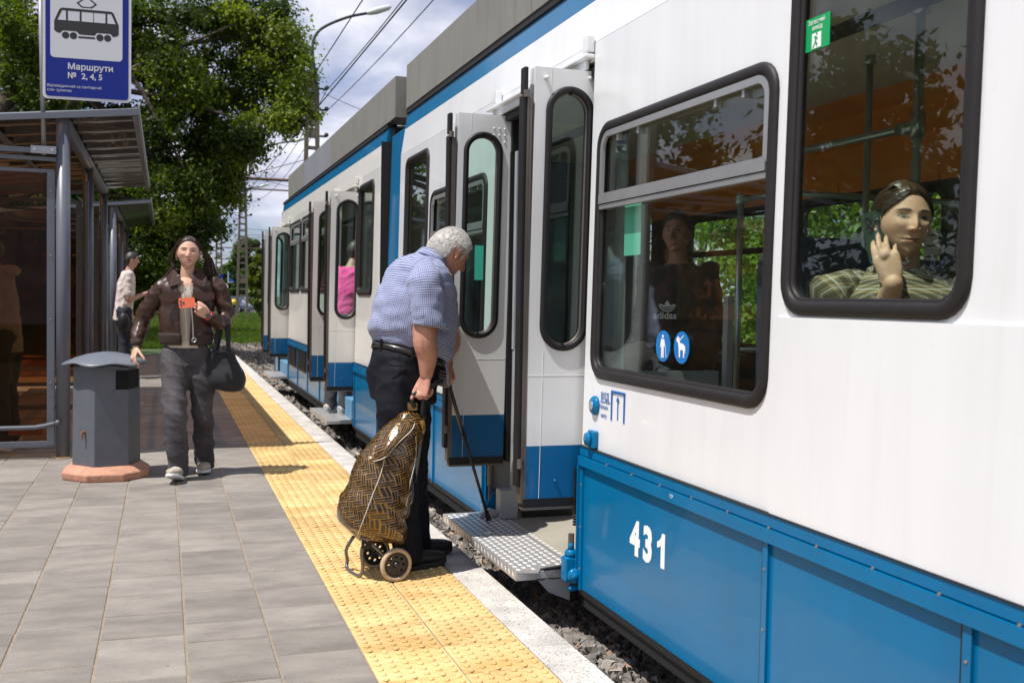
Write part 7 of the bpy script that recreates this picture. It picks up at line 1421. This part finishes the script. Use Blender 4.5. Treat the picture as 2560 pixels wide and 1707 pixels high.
# ------------------------------------------------------------------ the passenger at the near window
def passenger():
    global SKN
    SK = (.72, .44, .29); SKN = SK; X0 = 1.98; up = V3((0, 0, 1)); hx = lambda px, py, dx=0.: PX(px, py, X0+dx)
    f = V3((-.52, -.78, -.03)); f.normalize()           # face toward the glass, a little forward
    hc = hx(2258, 556, .0); toC = (CAMP-hc).normalized(); side_ = toC.cross(up).normalized()  # picture-left as seen by the camera
    f = (toC*math.cos(R(24))-side_*math.sin(R(24))); f.z = -.06; f.normalize()
    if True:
        # screen right = -side_? choose the sign that turns the face to picture right
        rt = CR.copy(); rt.z = 0; rt.normalize(); f = (V3((toC.x, toC.y, 0)).normalized()*math.cos(R(22))+rt*math.sin(R(22))); f.z = -.05; f.normalize()
    hs = .955; M = head_frame(hc, f, up+rt*.06); r = M.to_3x3() @ V3((1, 0, 0))
    body = MB(); bf = (f+rt*-.25); bf.z = 0; bf.normalize(); br = V3((bf.y, -bf.x, 0))
    P_ = lambda a, b, z: hc+bf*a+br*b+up*(z+(.042 if z < -.1 else 0))
    capsule(body, [P_(-.01, 0, -.06), P_(-.03, 0, -.13), P_(-.05, 0, -.19)], [.052, .052, .062], 18)
    loft(body, resec([(P_(-.06, 0, -.75), br*.15, bf*.10), (P_(-.06, 0, -.60), br*.15, bf*.11), (P_(-.05, 0, -.42), br*.15, bf*.11), (P_(-.05, 0, -.27), br*.17, bf*.09), (P_(-.05, 0, -.20), br*.10, bf*.06)], 4), 24, closed_uv=False); 
    wr = hx(2234, 708, -.085); kn_ = hx(2214, 640, -.10); sh = P_(-.05, .16, -.25); el = hx(2205, 800, -.03)
    capsule(body, [sh, el, el.lerp(wr, .5), wr], [.05, .042, .034, .026], 16)
    tips = hand(body, wr, kn_-wr, -toC*.95+rt*.2, -rt, .92, ((12, 28, 16), (10, 22, 14), (12, 26, 16), (18, 34, 20)), (5, 10, 5), -.5, thd=up*.8-rt*.3-toC*.45)
    shl = P_(-.05, -.16, -.26); ell = P_(.02, -.20, -.52); wrl = ell+V3((.06, -.16, -.16)); capsule(body, [shl, ell, wrl], [.05, .042, .026], 12); hand(body, wrl, V3((.1, -1, -.3)), V3((1, 0, 0)), V3((0, 0, 1)), .9)
    for s in (1, -1): hp_ = P_(-.03, s*.07, -.72); capsule(body, [hp_, hp_+V3((.08, -.36, .02)), hp_+V3((.10, -.40, -.30))], [.075, .055, .04], 12)
    o = link('person', skin_body(body, M, hs, .0030, 2, n=300, k=250), M_SKIN, None, smooth=True)
    tone(o.data, SK, face_paint(M, hs, lip=(.42, .17, .13), brow=(.06, .035, .02), cheek=(.62, .33, .22), lid=(.30, .16, .10), iris=(.035, .03, .018), hair=(.055, .032, .016), fh=.080), .02); tag(o, 'young woman in a plaid shirt telephoning behind the tram window, hair combed back', 'person')
    T = cloth_uv('plaid', .040, [(.34, .27, .14), (.022, .024, .022), (.50, .55, .52)], 'plaid')
    mb = MB(); loft(mb, resec([(P_(-.06, 0, -.74), br*.20, bf*.15), (P_(-.06, 0, -.55), br*.20, bf*.15), (P_(-.055, 0, -.40), br*.205, bf*.145), (P_(-.05, 0, -.28), br*.20, bf*.12), (P_(-.05, 0, -.215), br*.14, bf*.095), (P_(-.04, 0, -.175), br*.075, bf*.07)], 6), 60, cap=False)
    sh_ = mb.build('shirt', T, o, smooth=True); wrinkle(sh_.data, .016, 16, 91)
    def tubeuv(pts, rs, seed):
        mb = MB(); pp = catmull(pts, 7); m_ = len(pp); secs = []
        for i, p in enumerate(pp):
            t = (pp[min(i+1, m_-1)]-pp[max(i-1, 0)]).normalized(); u = t.cross(toC).normalized(); w = u.cross(t); q = float(np.interp(i/(m_-1)*(len(rs)-1), range(len(rs)), rs)); secs.append((p, u*q, w*q))
        loft(mb, secs, 36, cap=False); s_ = mb.build('sleeve', T, o, smooth=True); wrinkle(s_.data, .020, 20, seed)
    tubeuv([P_(-.05, .12, -.215), P_(-.03, .19, -.27), hx(2150, 740, -.03), hx(2170, 790, -.04), hx(2205, 775, -.05), hx(2216, 738, -.05)], [.060, .082, .080, .070, .058, .044], 95)
    tubeuv([P_(-.05, -.12, -.215), shl, ell, wrl], [.06, .08, .07, .05], 97)
    # collar flaps and tee with lettering
    for s in (1, -1): mb = MB(); q = [P_(.035, s*.035, -.20), P_(.075, s*.06, -.30), P_(.03, s*.115, -.26), P_(-.06, s*.085, -.17), P_(-.01, s*.06, -.155)]; b_ = [p-bf*.008 for p in q]; mb.add(q+b_, [(0, 1, 2, 3, 4), (9, 8, 7, 6, 5)]+[(i, 5+i, 5+(i+1) % 5, (i+1) % 5) for i in range(5)], [(p[0]*.1, p[1]*.1) for p in [(0, 0), (0, 1), (.6, 1), (.9, .3), (.4, 0)]*2]); mb.build('collar', T, sh_)
    mb = MB(); v = []
    for i, (z, a, b) in enumerate(((-.46, .155, .125), (-.38, .152, .128), (-.30, .118, .118), (-.235, .080, .088), (-.205, .066, .070))):
        for j in range(17): t = -.95+1.9*j/16; v.append(P_(-.05+a*math.cos(t)*1.02, b*math.sin(t)*.75, z))
    mb.add(v, [(i*17+j, i*17+j+1, (i+1)*17+j+1, (i+1)*17+j) for i in range(4) for j in range(16)]); te = mb.build('tee', mat('tee_sage', (.16, .17, .12), .9), o, smooth=True)
    e = P_(.115, .035, -.375); text('tee_print', 'T IN', .036, M_BLACKINK, lambda u, v, w: e+(-br)*u+up*v+bf*(.006+w-.9*u*u), te, bold=.001)
    # pulled back hair
    HM = mat('brown_hair', (.055, .032, .016), .33, noise_amt=.3, noise_scale=60)
    scalp_hair(M, hs, HM, o, h=.008, fh=.080, n=220, k=190)
    def root(rg): sd = rg.choice((-1, 1)); return (sd, rg.random(), rg.gauss(0, 1), rg.gauss(0, 1), rg.random())
    def path(dt, t):
        sd, q, a, b, e_ = dt
        if e_ < .5: A = V3((sd*.002, .050-.10*q, .105+.0*q)) ; A.z = .118-.55*max(0, A.y)**1.15-2.5*min(0, A.y)**2; B = V3((sd*.050, .030-.09*q, .078)); C_ = V3((sd*.066, -.035-.03*q, .02))
        else: A = V3((sd*(.012+.052*q), .056-.030*q*q, .084-.062*q)); B = V3((sd*(.048+.024*q), .015-.01*q, .085-.06*q)); C_ = V3((sd*.066, -.045, .03-.04*q))
        n_ = lambda p: p*1.0
        D = V3((sd*.03, -.098, -.02)); P4 = catmull([A, B, C_, D], 3); x = t*(len(P4)-1); i = min(int(x), len(P4)-2); p = P4[i].lerp(P4[i+1], x-i)
        c0 = V3((0, -.014, .016)); d = p-c0; k = math.sqrt((d.x/.084)**2+(d.y/.098)**2+(d.z/.1065)**2); d = d/k*(1.0+.010*abs(a)); return M @ ((c0+d)*hs)
    hs_ = strands('hair_strand', 1500, root, path, .0013, HM, o, 19, 9); hs_['kind'] = 'stuff'
    mb = MB(); mb.ell(M @ V3((0, -.115, -.02)), (.035, .035, .04), 16, 12); mb.build('hair_bun', HM, o, smooth=True)
    # phone against the ear
    ea = M @ V3((.079*hs, .010, -.02)); q0 = hx(2194, 592, -.070); n_ = (toC*.86-rt*.50).normalized(); uy = (up*.93+rt*-.25); uy = (uy-uy.dot(n_)*n_).normalized(); ux = uy.cross(n_); v, ff = fill2d([rrect(0, 0, .070, .145, .011)], .008); mb = MB(); mb.add([q0+ux*p[0]+uy*p[1]*1.0+n_*p[2] for p in v], ff); p_ = mb.build('phone', mat('phone_green', (.035, .06, .045), .2, coat=.5), None, bevel=.002); tag(p_, 'dark green mobile phone held to the ear of the window passenger', 'phone')
    for dx, dy in ((-.016, .050), (-.016, .026), (.012, .038)): mb = MB(); e = q0+ux*dx+uy*dy; mb.lathe([(.010, 0), (.010, .003), (.007, .0035), (.0001, .003)], e+n_*.0035, 16, n_.to_track_quat('Z', 'Y').to_matrix().to_4x4()); mb.build('lens', mat('lens_black', ()), p_)
    for s, tp in zip((.0075,)*4, tips): 
        mb = MB(); mb.ell(tp+toC*.0055, (.0045, .0045, .0062), 8, 6); mb.build('fingernail', mat('nail_pink', (.62, .42, .38), .2, coat=.6), o, smooth=True)
passenger()

# ------------------------------------------------------------------ people in the background
o, q, M, a = figure('person in a beige hooded jacket standing behind the brown glass of the nearest shelter', (-1.24, 9.5, 0), PI*.93, 1.74, ('beige', (.20, .185, .165)), ('black', (.02, .02, .022)), ('black', (.02, .015, .012)), long_sleeve=True, hoodie=True, skin=(.45, .26, .18), shoes=(.62, .58, .52), bend=.12)
p_ = PY(309, 640, 17.0); o, q, M, a = figure('man in a pale short sleeved shirt looking at a phone beside the second shelter', (p_.x, 17.0, 0), R(8), 1.92, ('pale', (.62, .52, .48)), ('navy', (.015, .018, .03)), ('dark', (.02, .016, .014)), arm=(1, (.06, .20, 1.10), (.30, .10, 1.20)), skin=(.50, .28, .2), bend=.10)
ph = MB(); e = q(.40, .08, 1.22); ph.box((e.x-.05, e.y-.03, e.z-.01), (e.x+.05, e.y+.03, e.z)); tag(ph.build('phone', mat('lens_black', ()), None, bevel=.002), 'black phone held by the man beside the second shelter', 'phone')
mb = MB(); e = q(-.02, .22, .78); mb.ell(e, (.09, .08, .16), 16, 12); tag(mb.build('shoulder_bag', M_RUB, None, smooth=True), 'black bag at the hip of the man beside the second shelter', 'bag')
o, q, M, a = figure('passenger in a bright pink shirt climbing into the middle tram door', (1.66, 10.38, .15), R(35), 1.72, ('pink', (.82, .085, .33)), ('grey', (.06, .06, .07)), ('brown', (.05, .03, .02)), bend=.25, skin=(.5, .3, .22))
e = q(-.02, .1, 1.36); text('shirt_print', 'ROCK YOUR DAY', .032, M_BLACKINK, lambda u, v, w: e+V3((.45*u, .9*u*0+.0, v))+V3((-.16, -.14, -.06-w)), o) if False else None
o, q, M, a = figure('dark haired passenger in a black shirt with white logo inside the tram near the door', (2.46, 4.72, .55), R(225), 1.62, ('blacksport', (.014, .014, .016)), ('black2', (.012, .012, .014)), ('black', (.02, .015, .012)), sit=True, long_sleeve=True, skin=(.34, .17, .12))
def logo(par, O, ux, uz, n_, s):
    W_ = M_WHITEINK; mb = MB()
    def leaf(a, L_, w): return [(0, 0)]+[(math.sin(a)*L_*t+math.cos(a)*w*math.sin(PI*t), math.cos(a)*L_*t-math.sin(a)*w*math.sin(PI*t)) for t in (.25, .5, .75, 1)]+[(math.sin(a)*L_*t-math.cos(a)*w*math.sin(PI*t), math.cos(a)*L_*t+math.sin(a)*w*math.sin(PI*t)) for t in (.75, .5, .25)]
    for a_ in (-.85, 0, .85):
        v, f = fill2d([leaf(a_, 1.0, .27)], .01)
        mb.add([O+ux*p[0]*s+uz*p[1]*s+n_*(.002+p[2]*.02) for p in v], f)
    lg = mb.build('trefoil_logo', W_, par); mb = MB()
    for k in range(3): mb.add([O+ux*x*s+uz*z*s+n_*.0035 for x, z in ((-.9, .10+.14*k), (.9, .10+.14*k), (.9, .16+.14*k), (-.9, .16+.14*k))], [(0, 1, 2, 3)])
    mb.build('logo_stripe', mat('cloth_blacksport', ()), lg); text('logo_text', 'adidas', s*.85, W_, lambda u, v, w: O+ux*(u-1.25*s)+uz*(v-.62*s)+n_*(.003+w), lg, bold=s*.02)
lo = q(.0, 0, .48+.30); n_ = CAMP-lo; n_.z = 0; n_.normalize(); ux = V3((-n_.y, n_.x, 0)); ux = ux if ux.dot(CR) > 0 else -ux
logo(o, lo+n_*.150-ux*.05, ux, V3((0, 0, 1)), n_, .055)
